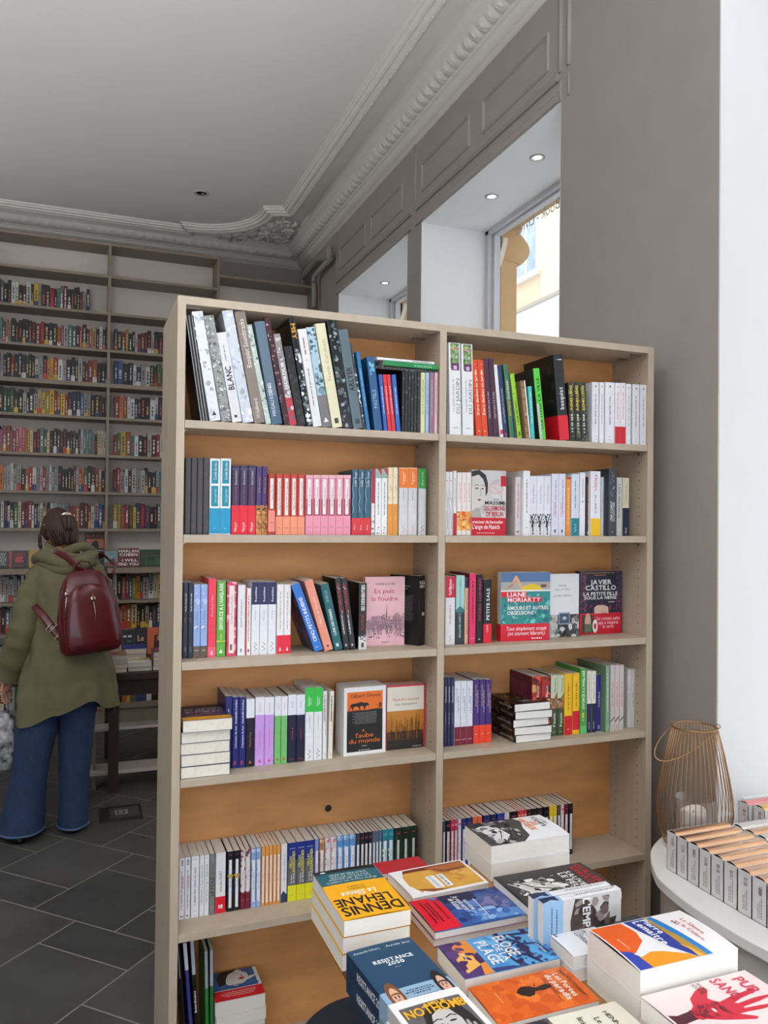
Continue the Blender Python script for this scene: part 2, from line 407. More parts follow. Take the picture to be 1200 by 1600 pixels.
path = [(1.535, YF), (1.535, 6.36), (1.42, 6.40)]+arc+[(0.80, 7.10), (XL, 7.10)]
sweep(mb, [Vector(p) for p in path], PR, PLAST)
# bead row along the ring
for k in range(430):
    y = -0.5+k*0.016
    mb.box((1.535+0.086, y, ZC-0.060), (1.535+0.098, y+0.009, ZC-0.05), PLAST)
struct(mb.build('trim_4'))
# stucco scrolls in the corner spandrel
mb = MB(); R = random.Random(9)
def scroll(cx, cy, r0, a0, turns, sg, th=0.016):
    pts = []; rr = []
    for i in range(26):
        t = i/25; a = a0+sg*turns*2*pi*t; r = r0*(1-0.8*t); pts.append((cx+r*cos(a), cy+r*sin(a), ZC-0.012-0.012*t)); rr.append(th*(1-0.45*t)*(0.6+0.8*sin(pi*min(1, t*1.3+0.1))**0.5))
    mb.tube(pts, rr, PLAST, 8)
def leafm(cx, cy, a, L, w):
    V = []; F = []; n = 9
    for i in range(n+1):
        t = i/n; ww = w*sin(pi*min(0.98, t+0.04))**0.7*(1+0.25*sin(t*19)); b = a+0.5*t
        x = cx+L*t*cos(b); y = cy+L*t*sin(b); z = ZC-0.018-0.028*sin(pi*t)
        V += [(x-ww*sin(b), y+ww*cos(b), ZC-0.004), (x, y, z), (x+ww*sin(b), y-ww*cos(b), ZC-0.004)]
    for i in range(n):
        for k in range(2): F.append((i*3+k, i*3+k+1, i*3+4+k, i*3+3+k))
    mb.add(V, F, PLAST, True)
spots = [(352,371),(366,372),(380,369),(392,363),(403,368),(412,361),(424,357),(436,352),(428,368),(438,373),(448,362),(446,350),(415,372)]
for i, (u, v) in enumerate(spots):
    p = onZ(u, v, ZC-0.02); scroll(p.x, p.y, 0.055+0.035*R.random(), R.random()*6, 1.1+R.random()*0.6, 1 if i % 2 else -1)
    for k in range(4): leafm(p.x, p.y, R.random()*6.28, 0.07+0.07*R.random(), 0.022)
struct(mb.build('trim_5'))
# --- white linings of the window reveals, frames, glass
LIN = mat((236,236,236), 0.75, 0.01, 8); FR = mat((205,205,208), 0.5, 0.01, 8)
GL = bpy.data.materials.new('clear_glass'); GL.use_nodes = True
nt = GL.node_tree; [nt.nodes.remove(x) for x in list(nt.nodes)]
og = nt.nodes.new('ShaderNodeOutputMaterial'); tr = nt.nodes.new('ShaderNodeBsdfTransparent'); gs = nt.nodes.new('ShaderNodeBsdfGlossy'); mxs = nt.nodes.new('ShaderNodeMixShader')
gs.inputs['Roughness'].default_value = 0.02; mxs.inputs[0].default_value = 0.045; tr.inputs[0].default_value = (0.97, 0.98, 0.98, 1)
nt.links.new(tr.outputs[0], mxs.inputs[1]); nt.links.new(gs.outputs[0], mxs.inputs[2]); nt.links.new(mxs.outputs[0], og.inputs[0])
for k, (a, b, zs) in enumerate(OPEN):
    m = MB(); e = 0.006
    m.box((XW+0.001, b-e, zs), (XO-0.1, b+0.0, ZS), LIN); m.box((XW+0.001, a, zs), (XO-0.1, a+e, ZS), LIN)
    m.box((XW+0.001, a, ZS-e), (XO-0.1, b, ZS), LIN); m.box((XW+0.001, a, zs), (XO-0.1, b, zs+e), LIN)
    w = thing('window_%d' % (k+1), '', ''); del w['label']; del w['category']; w['kind'] = 'structure'
    m.build('reveal_lining', w)
    f = MB(); x0, x1 = 2.455, 2.53
    for (p, q) in (((a, zs), (a+0.05, ZS)), ((b-0.05, zs), (b, ZS)), ((a, ZS-0.032), (b, ZS)), ((a, zs), (b, zs+0.05))):
        f.box((x0, p[0], p[1]), (x1, q[0], q[1]), FR); 
    for (p, q) in (((a+.05, zs), (a+0.075, ZS)), ((b-0.075, zs), (b-.05, ZS)), ((a, ZS-0.045), (b, ZS-.032))): f.box((x0+0.03, p[0], p[1]), (x1, q[0], q[1]), FR)
    f.build('window_frame', w, bevel=0.003)
    g = MB(); g.box((2.500, a+0.05, zs+0.05), (2.506, b-0.05, ZS-0.03), GL); go = g.build('glass_pane', w)
    if k == 2:
        t = MB(); LT = mat((170,164,156), 0.6, 0)
        V, F, wd = text_geo('- Book - Livres'); s = 0.090
        t.add([(2.4985, 3.72+x*s, 3.478+y*s) for x, y in V], F, LT); t.build('window_lettering', w)
# baseboards
m = MB(); m.box((XW-0.015, 2.9, 0), (XW, 6.6, 0.12), WHITE); struct(m.build('baseboard_right'))
# soffit spots and the ceiling spot
EM = mat((255,250,240), 0.4, 0, emit=18.0); RIM = mat((176,176,176), 0.35, 0)
def spot(p, r, label, on=True, dark=False):
    t = thing('recessed_spotlight', label, 'light', p, group='recessed spotlights')
    a = MB(); a.lathe([(r, 0.0), (r, -0.004), (r*0.78, -0.006), (r*0.70, 0.0), (r*0.66, 0.001)], RIM if not dark else mat((150,150,150), 0.3, 0, metal=0.8), 28); a.build('rim', t)
    b = MB(); b.lathe([(0.0005, -0.0015), (r*(.40 if on else .5), -0.0015), (r*(.5 if on else .68), -0.0008)], EM if on else mat((18,18,18), 0.25, 0), 28); b.build('bulb' if on else 'lens', t)
    if not on:
        c = MB(); c.lathe([(0.0005, -0.007), (r*0.16, -0.006), (r*0.22, -0.0015)], mat((210,210,210), 0.2, 0, metal=0.7), 16, (r*0.2, r*0.05, 0)); c.build('bulb', t)
    if on:
        d = bpy.data.lights.new('soffit_lamp', 'SPOT'); d.energy = 14; d.spot_size = radians(80); d.spot_blend = 0.6; d.color = (1, 0.93, 0.84); d.shadow_soft_size = 0.04
        o = bpy.data.objects.new('soffit_lamp', d); COL.objects.link(o); o.parent = t; o.location = (0, 0, -0.03)
spot(onZ(840,246,ZS-0.006), 0.040, 'lit round spotlight in the near window soffit, closer to the frame edge')
spot(onZ(768.5,307,ZS-0.006), 0.040, 'lit round spotlight in the near window soffit, left of another one')
spot(onZ(601.5,442,ZS-0.006), 0.040, 'lit round spotlight in the soffit of the far window')
spot(onZ(315,302,ZC), 0.060, 'unlit dark round spotlight in the grey ceiling', on=False)
# heating pipes in the far corner
pm_ = mat((150,146,141), 0.5, 0.03)
def pipe(pts, r, label):
    m = MB(); m.tube(pts, r, pm_, 12); o = m.build('heating_pipe'); tag(o, label, 'pipe', group='heating pipes in the corner')
def PX(u, v, X=1.93): return onX(u, v, X)
def rnd(pts, k=4):
    out = [Vector(pts[0])]
    for i in range(1, len(pts)-1):
        a, b, c = Vector(pts[i-1]), Vector(pts[i]), Vector(pts[i+1]); L = min((a-b).length, (c-b).length, 0.16)*0.5
        p, q = b+(a-b).normalized()*L, b+(c-b).normalized()*L
        for j in range(k+1): t = j/k; out.append(p*(1-t)**2+b*2*t*(1-t)+q*t*t)
    out.append(Vector(pts[-1])); return out
P1 = [PX(515,386), PX(515,402), PX(498,403), PX(474,432), PX(473,440), (1.93, 7.28, 3.72)]
pipe(rnd(P1), 0.030, 'upper thick grey heating pipe bending down beside the cornice corner')
P2 = [PX(517,403,1.94), PX(490,433,1.94), PX(491,450,1.94), PX(491,480,1.94)]
pipe(rnd(P2), 0.024, 'lower thin grey heating pipe dropping behind the wall bookcase')
# wall socket on the bright reveal
t = thing('wall_socket', 'white double wall socket on the bright window reveal', 'socket', (2.16, 2.061, 0.69))
m = MB(); m.box((-0.055, -0.012, 0), (0.055, 0, 0.09), mat((235,235,235), 0.4, 0)); m.build('socket_plate', t, bevel=0.004)
for dx in (-0.026, 0.026):
    m = MB(); m.lathe([(0.021, 0.0), (0.021, 0.003), (0.018, 0.001), (0.0005, 0.001)], mat((222,222,222), 0.4, 0), 24)
    oo = m.build('socket_inset', t); oo.rotation_euler = (radians(90), 0, 0); oo.location = (dx, -0.012, 0.045)
# floor box
p = [onZ(*q, 0.0) for q in ((154,1265),(218,1256),(223,1278),(156,1287))]
t = thing('floor_socket_box', 'dark rectangular floor socket box set in the slate tiles', 'floor socket', (0.247, 4.80, 0))
m = MB(); m.box((-0.118, -0.12, -0.001), (0.118, 0.12, 0.006), mat((34,34,34), 0.5, 0.05)); m.build('frame', t, bevel=0.002)
m = MB(); m.box((-0.06, -0.08, 0.006), (0.10, 0.08, 0.0085), mat((62,62,62), 0.35, 0.1, 60)); m.build('lid', t, bevel=0.001)
m = MB(); m.box((-0.03, -0.035, 0.0085), (0.04, 0.035, 0.0100), mat((128,126,122), 0.3, 0.1, 30)); m.box((-0.02, -0.02, 0.01), (-0.008, 0.015, 0.0108), ink((40,40,40))); m.box((0.012, -0.02, 0.01), (0.024, 0.015, 0.0108), ink((40,40,40))); m.build('outlet_plate', t)
# light scuffs on the pier
# --- outside: stone surround with scroll bracket, house across the street
ST = mat((196,158,108), 0.85, 0.10, 7, bump=0.1, var2=(206,166,116)); PW = mat((238,226,214), 0.8, 0.02)
for k, (a, b, zs) in enumerate(OPEN[2:]):
    t = thing('stone_window_surround', ('ochre stone pier and scroll bracket outside the near window', 'ochre stone pier and scroll bracket outside the far window')[k], 'window surround', (2.57, b, 0))
    m = MB(); m.box((0.0, -0.01, 0), (0.12, 0.20, 3.70), ST); m.box((0.0, -(b-a)+0.0, 3.665), (0.14, 0.20, 3.80), ST); m.build('pier', t)
    pr_ = [(0.0, 3.44)]
    for i in range(13): u = i/12; pr_.append((0.11+0.105*sin(pi*(0.12+0.80*u))**0.9, 3.42+0.20*u))
    pr_ += [(0.16, 3.66), (0.16, 3.72), (0, 3.72)]
    m = MB(); m.prism(pr_, 'y', -0.015, 0.20, ST); m.build('scroll_bracket', t)
    m = MB(); S = [(-0.045, 2.2), (-0.045, 3.38)]+[(-0.045+0.055*(i/8)**0.8, 3.38+0.17*(i/8)) for i in range(1, 9)]+[(0.012, 3.58)]
    outl = S+[(x+0.034, z) for x, z in reversed(S)]
    m.prism(outl, 'y', -0.02, 0.04, PW); m.build('painted_edge', t)
    m = MB(); m.box((-0.036, -0.005, 3.36), (-0.004, 0.03, 3.62), mat((44,42,40), 0.8, 0.02)); m.build('shade_filler', t)  # dark box stands in for the shade of the cavity behind the edge
FAC = mat((240,226,196), 0.9, 0.06, 2, bump=0.05); FAC2 = mat((236,208,176), 0.9, 0.06, 2)
fx = 9.0
t = thing('facing_house', 'pale yellow plastered house across the street with white ground floor', 'building', (fx, 13, 0))
m = MB(); m.box((0, -34, 6.40), (0.4, 14, 16), FAC); m.box((-0.01, 1.3, 6.40), (0.0, 3.4, 11.2), FAC2); m.build('plaster_wall', t)
m = MB(); m.box((0, -34, 0), (0.4, 14, 6.36), mat((236,240,244), 0.7, 0.03)); m.build('ground_floor_wall', t)
m = MB(); m.box((-0.06, -34, 6.33), (0.1, 14, 6.40), mat((190,176,160), 0.8, 0.03)); m.build('string_course', t)
for k, (ya, yb_) in enumerate(((1.34, 2.25), (4.6, 5.5), (-2.6, -1.7), (-6.4, -5.5), (-10.2, -9.3), (-14, -13.1))):
    f = MB(); f.box((-0.05, ya-0.05, 7.00), (0.02, yb_+0.05, 8.75), mat((240,240,240), 0.6, 0)); f.box((-0.12, ya-0.12, 6.93), (0.05, yb_+0.12, 7.0), mat((225,218,208), 0.7, 0))
    w = f.build('window', t)
    g = MB()
    for q in range(2):
        y0 = ya+(yb_-ya)*q/2; g.box((-0.055, y0+0.05, 7.1), (-0.045, y0+(yb_-ya)/2-0.05, 8.65), mat((176,190,206), 0.1, 0.2, 3))
    g.build('pane', w)
struct(MB().build('trim_6')) if False else None
m = MB(); m.box((XO+0.02, -24, -0.2), (fx, 30, -0.02), mat((214,212,208), 0.9, 0.05)); struct(m.build('trim_6'))
# ================================================================ the tall taupe bookcase with two bays
YS = 2.277; YBK = 2.480
XB = [0.2515, 0.2743, 1.0669, 1.0903, 1.8841, 1.9093]
ZTOP = 2.332; SH = [(1.9815, 1.9595), (1.6567, 1.6348), (1.2975, 1.2748), (0.966, 0.945), (0.5325, 0.512)]
ZB = 0.088
BACKM = mat((202,144,88), 0.6, 0.14, 5, stretch=(1,1,3.5)); PIN = mat((150,146,140), 0.3, 0, metal=0.9); HOLE = mat((24,20,17), 0.9, 0)
def make_case(name, label, y0, y1, yb, front=True):
    t = thing(name, label, 'bookcase', (XB[0], y0, 0)); X0 = XB[0]
    def bx(nm, a, b, mt, bev=0.0012, holes=None):
        m = MB(); m.box((a[0]-X0, a[1]-y0, a[2]), (b[0]-X0, b[1]-y0, b[2]), mt)
        if holes:
            for (x, nx) in holes:
                for yy in (0.045, 0.165):
                    z = 0.16
                    while z < 2.27:
                        m.add([(x-X0+nx*0.0004, yy+0.0025*cos(2*pi*k/8), z+0.0025*sin(2*pi*k/8)) for k in range(8)], [tuple(range(8))], HOLE); z += 0.032
        return m.build(nm, t, bevel=0)
    bx('side_panel', (XB[0], y0, 0), (XB[1], y1, ZTOP), LAM, holes=[(XB[1], 1)])
    bx('divider_panel', (XB[2], y0, 0), (XB[3], y1, ZTOP), LAM, holes=[(XB[2], -1), (XB[3], 1)])
    bx('side_panel', (XB[4], y0, 0), (XB[5], y1, ZTOP), LAM, holes=[(XB[4], -1)])
    for a, b in ((XB[1], XB[2]), (XB[3], XB[4])):
        bx('top_panel', (a, y0+0.0004, ZTOP-0.0228), (b, y1, ZTOP), LAM)
        bx('back_panel', (a, yb, 0.02), (b, yb+0.006, ZTOP-0.02), BACKM)
        bx('base_shelf', (a, y0+0.001, ZB-0.022), (b, yb, ZB), LAM)
        bx('plinth', (a, y0+0.03, 0), (b, y0+0.045, ZB-0.022), LAM)
        for zt, zb in SH:
            if not front: continue
            bx('shelf', (a+0.0015, y0+0.001, zb), (b-0.0015, yb-0.001, zt), LAM)
            for x, s in ((a, 1), (b, -1)):
                for yy in (0.045, 0.165):
                    m = MB(); m.prism([(0, -0.0005), (s*0.012, -0.0005), (s*0.012, -0.004), (s*0.006, -0.006), (s*0.003, -0.013), (0, -0.013)], 'y', -0.003, 0.003, PIN)
                    m.build('shelf_pin', t, loc=(x-X0+s*0.0006, yy, zb))
        if front:
            for x, s in ((a, 1), (b, -1)):
                for yy in (0.03, 0.11):
                    m = MB(); m.box((x-X0+s*0.004 if s > 0 else x-X0-0.045, yy, ZTOP-0.0275), (x-X0+0.045 if s > 0 else x-X0-0.004, yy+0.012, ZTOP-0.0228), PIN)
                    m.build('corner_bracket', t)
    return t
BC = make_case('bookcase', 'tall taupe two-bay bookcase filled with paperbacks, nearest to the camera', YS, YBK+0.006, YBK)
make_case('bookcase', 'taupe bookcase standing back to back behind the front bookcase', YBK+0.010, YBK+0.21, YBK+0.012, front=False)
m = MB(); m.lathe([(0.0005,-0.004),(0.006,-0.004),(0.011,-0.001),(0.011,0)], mat((30,28,26),0.5,0), 20)
o = m.build('cable_grommet', BC); o.rotation_euler = (radians(-90), 0, 0); q = onY(513,1263,YBK-0.001); o.location = (q.x-XB[0], q.y-YS, q.z)
# ---------------------------------------------------------------- rows of books
ROWN = ['top', 'second', 'third', 'fourth', 'fifth', 'bottom']
ORD = ['first', 'second', 'third', 'fourth', 'fifth', 'sixth', 'seventh', 'eighth']
class Row:
    def __init__(s, bay, idx, ox, oy, sc, ybase, W=0.14, Yf=None):
        s.bay, s.i, s.ox, s.oy, s.sc, s.W = bay, idx, ox, oy, sc, W
        s.z = SH[idx][0] if idx < 5 else ZB
        s.Yf = Yf if Yf else YBK-0.003-W; s.fix = False; s.ybase = ybase; s.n = 0
        s.where = ROWN[idx]+' '+bay+' shelf'; s.spans = []; s.last = -9
    def px(s, x, y=None):
        u = s.ox+x/s.sc; v = s.oy+(s.ybase(x) if y is None else y)/s.sc
        return u, v
    def X(s, x): u, v = s.px(x); return onY(u, v, s.Yf).x
    def book(s, x0, x1, yt, desc, base, spine=(), lean=0, n=1, H=None, W=None, gap=0.0009, thick=None, Yf=None, **k):
        """n equal books between x0 and x1 (zoom pixels measured at the shelf line)"""
        for i in range(n):
            a = x0+(x1-x0)*i/n; b = x0+(x1-x0)*(i+1)/n
            Wd = W or s.W; yf = Yf if Yf else (YBK-0.003-Wd if W and not getattr(s, 'fix', 0) else s.Yf)
            u, v = s.px(a); XA = onY(u, v, yf).x; u, v = s.px(b); XC = onY(u, v, yf).x
            T = XC-XA-gap if not thick else thick
            if H: h = H; th = 0
            else: h = 0.2; th = 0
            u, v = s.px((a+b)/2+lean, yt); top = onY(u, v, yf)
            dz = top.z-s.z
            dx = (top.x-(XA+XC)/2) if lean else 0
            if lean and not H: h = hypot(dz, dx)-0.0; 
            elif not H: h = dz
            th = atan2(-dx, dz) if lean else 0
            cc = cos(th); T = T*cc
            M = Matrix.Translation((XA, yf, s.z+(0 if th >= 0 else T*sin(-th)*1.0)+0.0003)) @ Matrix.Rotation(-th, 4, 'Y') @ STAND
            if lean: h -= 0.5*T*abs(sin(th))
            lab = desc
            if n > 1:
                lab = '%s, %s of %d from left' % (desc, ORD[i], n)
            lab = lab+', '+s.where
            sp = spine(i) if callable(spine) else spine
            book(lab, Wd, h, T, M, base, spine=sp, **k)
    def face(s, x0, x1, yt, yb, desc, base, art, T=0.02, spine=(), rot=0, Y=None, n=1, step=0.0, **k):
        u, v = s.px(x0, (yt+yb)/2); u1, v1 = s.px(x1, (yt+yb)/2)
        Yp = Y if Y else None
        if Yp is None:   # the cover's foot stands on the shelf where the photograph shows it
            u_, v_ = s.px((x0+x1)/2, yb); Yp = min(max(onZ(u_, v_, s.z).y, YS+0.012), YBK-0.03)
        A = onY(u, v, Yp); B = onY(u1, v1, Yp); ut, vt = s.px((x0+x1)/2, yt); top = onY(ut, vt, Yp)
        Wd = (B.x-A.x)/cos(rot); H = top.z-s.z
        for i in range(n):
            M = Matrix.Translation((A.x-i*step*0.0, Yp+T+i*(T+0.0006), s.z+0.0003)) @ Matrix.Rotation(rot, 4, 'Z') @ FACE
            lab = desc+(', '+('front one' if i == 0 else ORD[i]+' from front')+' of %d' % n if n > 1 else '')+', '+s.where
            book(lab, Wd, H, T, M, base, front=art if i == 0 else art[:1], spine=spine, **k)
W_ = (236,236,240); K_ = (24,24,26)
def tx(s, v0, v1, c, a=0.25, b=0.75, **o): return ('T', s, v0, v1, c, a, b, o)
def txd(s, v0, v1, c, a=0.25, b=0.75, **o): return ('D', s, v0, v1, c, a, b, o)
# ------------------------------------------------ left bay, top shelf: large art books leaning left
R1 = Row('left', 0, 270, 460, 2.79, lambda x: 548+(x-55)*0.0525, W=0.17, Yf=2.284)
R1.fix = True
def crack(sd, cs, n=60, sz=0.16): return ('z', sd, n, cs, 0, 0, 1, 1, sz)
SIL = [(200,204,210),(165,170,178),(240,242,246),(214,218,224)]
R1.book(123,160,92,'thin black art book with white edge lines',K_,[('r',0.0,0,0.16,1,(215,215,220))],lean=-66,n=3)
R1.book(162,212,74,'thick glossy white shrink-wrapped art book',(226,228,234),[crack(1,SIL,40),('p',[(.3,.05),(.7,.05),(.5,.09)],K_)],lean=-80,gloss=0.15)
R1.book(213,258,92,'grey shrink-wrapped book with textured stripes',(150,152,150),[('z',2,110,[(90,94,92),(200,202,200),(120,124,122)],0,0,1,1,.12)],lean=-78,gloss=0.15)
R1.book(260,305,166,'white art book with large black title',(222,222,226),[tx('BLANC',.36,.62,K_,.2,.8,bold=True),('l',.68,.86,(90,90,90),.42,.52),('l',.05,.10,(60,60,60),.3,.6)],lean=-70)
R1.book(306,355,70,'pale silvery shrink-wrapped tall art book',(205,212,224),[crack(3,SIL+[(180,195,220)],50,.2),tx('Editions',.03,.13,W_,.3,.7)],lean=-92,gloss=0.12)
R1.book(356,405,74,'taupe book titled with white soundtrack lettering',(138,124,116),[tx('Basquiat Soundtracks',.5,.93,(235,230,225),.25,.7),tx('M Gallimard',.05,.22,(235,230,225),.3,.65)],lean=-88)
R1.book(406,432,132,'narrow pale green shrink-wrapped book',(190,205,196),[crack(4,[(150,170,160),(225,235,228),(110,130,125)],30,.25)],lean=-86,gloss=0.15)
R1.book(433,480,118,'slate blue art book with white lettering',(96,116,134),[tx('MAGALI KOENIG',.08,.40,(230,235,240),.2,.55,bold=True),('r',0,0,1,.28,(70,100,126)),tx('MAGALI KOENIG',.08,.40,(230,235,240),.2,.55)],lean=-78)
R1.book(487,512,103,'narrow maroon patterned shrink-wrapped book',(74,40,48),[crack(5,[(130,90,100),(30,20,24),(170,140,146)],50,.2)],lean=-88,gloss=0.2)
R1.book(512,543,172,'grey and red book with white capitals',(150,140,142),[('r',0,0,1,.3,(190,50,72)),crack(6,[(110,104,106),(205,200,200)],20,.25),tx('Le MORDUR',.25,.75,W_,.25,.75,bold=True)],lean=-74)
R1.book(545,583,226,'black art book with faint dark pattern',(28,28,30),[('z',7,30,[(54,54,56),(14,14,14)],0,0,1,1,.2)],lean=-62)
R1.book(585,612,102,'black and white shrink-wrapped book with orange letters',(40,44,48),[('z',8,60,[(225,230,235),(120,130,140),(20,20,24)],0,0,1,.72,.3),txd('MSY',.78,.97,(240,170,40),.15,.85,bold=True)],lean=-80,gloss=0.15)
R1.book(613,653,151,'white art book with small red dot',(228,228,230),[('e',.5,.68,.18,.02,(190,40,50)),('l',.74,.92,(150,60,70),.4,.55),('l',.2,.6,(110,110,115),.4,.52)],lean=-70)
R1.book(655,693,143,'blue and white landscape photo book',(176,205,220),[crack(9,[(120,150,170),(226,240,246),(60,80,90)],50,.25),('r',0,0,1,.32,(120,116,120)),('p',[(.2,.05),(.5,.1),(.8,.05)],W_)],lean=-74,gloss=0.15)
R1.book(697,743,127,'cream art book with faint gold title',(226,220,188),[tx('Frank Carabain',.45,.85,(176,160,110),.35,.7),('r',.3,.04,.7,.09,(60,60,50))],lean=-78)
R1.book(744,786,116,'dark shrink-wrapped art book with silver streaks',(36,40,44),[crack(10,[(90,100,108),(150,165,175),(20,24,26),(60,90,90)],60,.2)],lean=-72,gloss=0.1)
R1.book(788,832,153,'slate grey art book with black capitals',(92,110,120),[tx('ARLYER',.38,.62,K_,.2,.75,bold=True),('r',.3,.05,.75,.1,(50,60,66))],lean=-68)
R1.book(833,844,211,'thin black and white speckled book',(60,64,68),[crack(11,[(210,220,228),(30,30,30)],30,.5)],lean=-62)
R1.book(846,864,250,'narrow bright blue book',(28,110,165),[('l',.3,.8,(160,200,230),.4,.6)],lean=-48)
R1.book(880,916,272,'deep blue book with pale blue title',(30,84,136),[tx('PASTELS',.3,.55,(150,200,235),.25,.7),('z',12,8,[(120,190,220),(90,160,200)],.2,.75,.8,.95,.3)],lean=-36,W=0.19,back=[('z',5,16,[(22,96,130),(24,70,112)],0,0,1,1,.3)],backcol=(20,88,126))
R1.book(921,938,349,'narrow royal blue paperback, left of two red ones',(30,90,176),[('l',.3,.8,W_,.4,.6)],lean=-24,W=.13)
R1.book(939,974,350,'narrow bright red paperback',(214,36,52),[('l',.3,.8,(250,220,220),.4,.6)],lean=-24,n=2,W=.13)
R1.book(976,996,350,'narrow royal blue paperback, right of two red ones',(30,96,180),[('l',.3,.8,W_,.4,.6)],lean=-22,W=.13)
R1.book(998,1078,336,'narrow black book with grey spine marks',(26,26,28),lambda i: [('z',20+i,12,[(90,90,94),(60,60,64),(120,120,126)],.1,.05,.9,.95,.25)],n=6,W=.13)
R1.book(1080,1100,341,'narrow pale yellow paperback',(214,214,160),[('l',.3,.9,(110,110,90),.4,.6)],W=.13)
R1.book(1101,1117,341,'narrow pale blue paperback',(160,190,224),[('l',.3,.9,(90,100,130),.4,.6)],W=.13)
R1.book(1118,1139,341,'narrow mauve paperback',(140,108,124),[('l',.3,.9,(200,180,190),.4,.6)],W=.13)
R1.book(1140,1155,341,'narrow light pink paperback',(226,180,192),[('l',.3,.9,(160,110,120),.4,.6)],W=.13)
# three books lying across the upright ones (spines towards the viewer)
def lying(Yf, xa, xb, z, T, desc, base, art, Wd=.13, label=None):
    L = xb-xa
    M = Matrix.Translation((xb, Yf, z)) @ Matrix(((0,-1,0,0),(1,0,0,0),(0,0,1,0),(0,0,0,1)))
    return book(desc, Wd, L, T, M, base, spine=art)
zt = onY(270+1000/2.79, 460+338/2.79, R1.Yf).z
Yl = 2.286
xa, xb = onY(270+890/2.79, 575, Yl).x, onY(270+1155/2.79, 575, Yl).x
zt = onY(270+1030/2.79, 460+336/2.79, Yl).z+0.0006
lying(Yl, xa, xb, zt, .0105, 'thin black patterned book lying flat on the upright books, top left shelf', (34,34,36), [('z',3,40,[(90,90,90),(60,60,60)],0,0,1,1,.3)])
lying(Yl-.004, xa+.022, xb, zt+.011, .0165, 'green book lying flat in the middle of a pile, top left shelf', (16,134,70), [txd('les animaux de la foret',.12,.45,(200,235,210),.3,.7)])
lying(Yl, xa, xb-.012, zt+.028, .0085, 'thin white book lying flat topmost on the pile, top left shelf', (232,232,234), [('l',.05,.4,(110,110,110),.3,.7)])
# ------------------------------------------------ left bay, second shelf
R2 = Row('left', 1, 270, 690, 2.79, lambda x: 405, W=0.14)
R2.book(51,157,71,'dark grey paperback with small pink dot',(66,62,66),[tx('le chien des etoiles',.45,.95,(120,70,92),.35,.6),tx('roman',.22,.42,(120,70,92),.38,.58),('e',.5,.09,.26,.03,(170,78,108))],n=4)
TEAL=(20,140,164)
R2.book(158,252,74,'white paperback with teal rectangles',(238,240,242),[('r',.16,.67,.82,.97,TEAL),('r',.16,.37,.82,.64,TEAL),('b',0.0,.345,(18,150,196)),('b',0,.012,(235,238,240)),tx('Camille Bordas',.72,.95,W_,.4,.65),tx('Les parties',.42,.6,(190,230,240),.4,.65),('e',.5,.08,.14,.02,(190,230,245))],n=2)
R2.book(255,361,104,'dark violet paperback with red lower band',(56,44,80),[tx('Emma Scotland',.72,.92,(225,215,230),.35,.65),tx('Le monde de Nathan',.44,.7,(190,70,110),.35,.6),('b',.94,.95,(120,100,150))],n=3,band=(0,.42,(228,24,52)),bandback=[tx('Margot',.1,.42,W_,.3,.65)])
R2.book(362,412,108,'violet paperback with brown patterned foot',(74,52,110),[tx('Isabelle Lagarrigue',.5,.95,(210,190,130),.4,.62),('b',0,.43,(190,126,66)),('z',4,26,[(80,46,30),(226,170,96),(140,86,44)],0,0,1,.43,.22)],n=2)
PK=(236,140,126)
R2.book(415,446,142,'red paperback with salmon foot pulled slightly forward',(176,62,46),[('r',.26,.43,.72,.93,(238,234,232)),tx('Agnes Martin',.48,.9,(120,60,50),.38,.62),('b',.05,.4,PK),('e',.5,.2,.28,.03,(40,30,34))],Yf=R2.Yf-.012)
R2.book(447,575,142,'brick red paperback with salmon foot',(196,66,50),[('r',.26,.32,.72,.93,(238,234,232)),tx('Agnes Martin-Lugand',.38,.9,(120,60,50),.38,.62),('b',0,.3,(240,150,120)),('e',.5,.11,.26,.03,(40,30,34)),('e',.5,.11,.1,.012,(235,225,225))],n=4)
PP=(228,150,172)
R2.book(578,775,146,'pink paperback with white title panel',PP,lambda i: [('r',.08,.3,.92,.6,(168,40,72)),('r',.26,.34,.72,.93,(240,236,238)),tx('Maud Ankaoua',.38,.88,(140,60,80),.38,.62),('b',0,.32,(232,150,176)),('e',.5,.13,.27,.03,(40,30,34)),('e',.5,.13,.1,.012,(235,225,225)),('b',.95,1,(236,176,190))],n=6)
R2.book(779,862,123,'petrol blue paperback with red lower band',(44,92,116),lambda i: [('w',[(.2+.1*sin(j*1.3+i), .34+j*.045) for j in range(13)],.05,(190,210,220)),tx('Leila Sage',.74,.97,W_,.4,.72)],n=3,band=(0,.26,(214,38,50)),bandback=[tx('Prix',.2,.7,W_,.35,.6)])
R2.book(865,880,120,'slim white and crimson paperback',(238,232,232),[('b',.48,1,(170,34,66)),('z',2,12,[(60,50,50),(160,150,150)],0,0,1,.45,.3)])
R2.book(882,935,119,'white paperback with grey wave and crimson tip',(240,240,242),[('p',[(0,.86),(1,.86),(1,1),(0,1)],(150,176,168)),('p',[(.3,1),(1,.9),(1,1)],(190,34,60)),('l',.3,.8,(110,110,116),.42,.58),('z',3,5,[(90,90,90)],.3,.02,.7,.12,.1)],n=2)
R2.book(937,980,113,'cream paperback with orange foot',(238,224,190),[('b',0,.46,(226,150,52)),('z',6,8,[(220,170,110)],0,.46,1,.98,.15),tx('Les saisons',.5,.9,(140,110,70),.4,.6),tx('rayon',.1,.4,(250,220,160),.4,.6)],n=2)
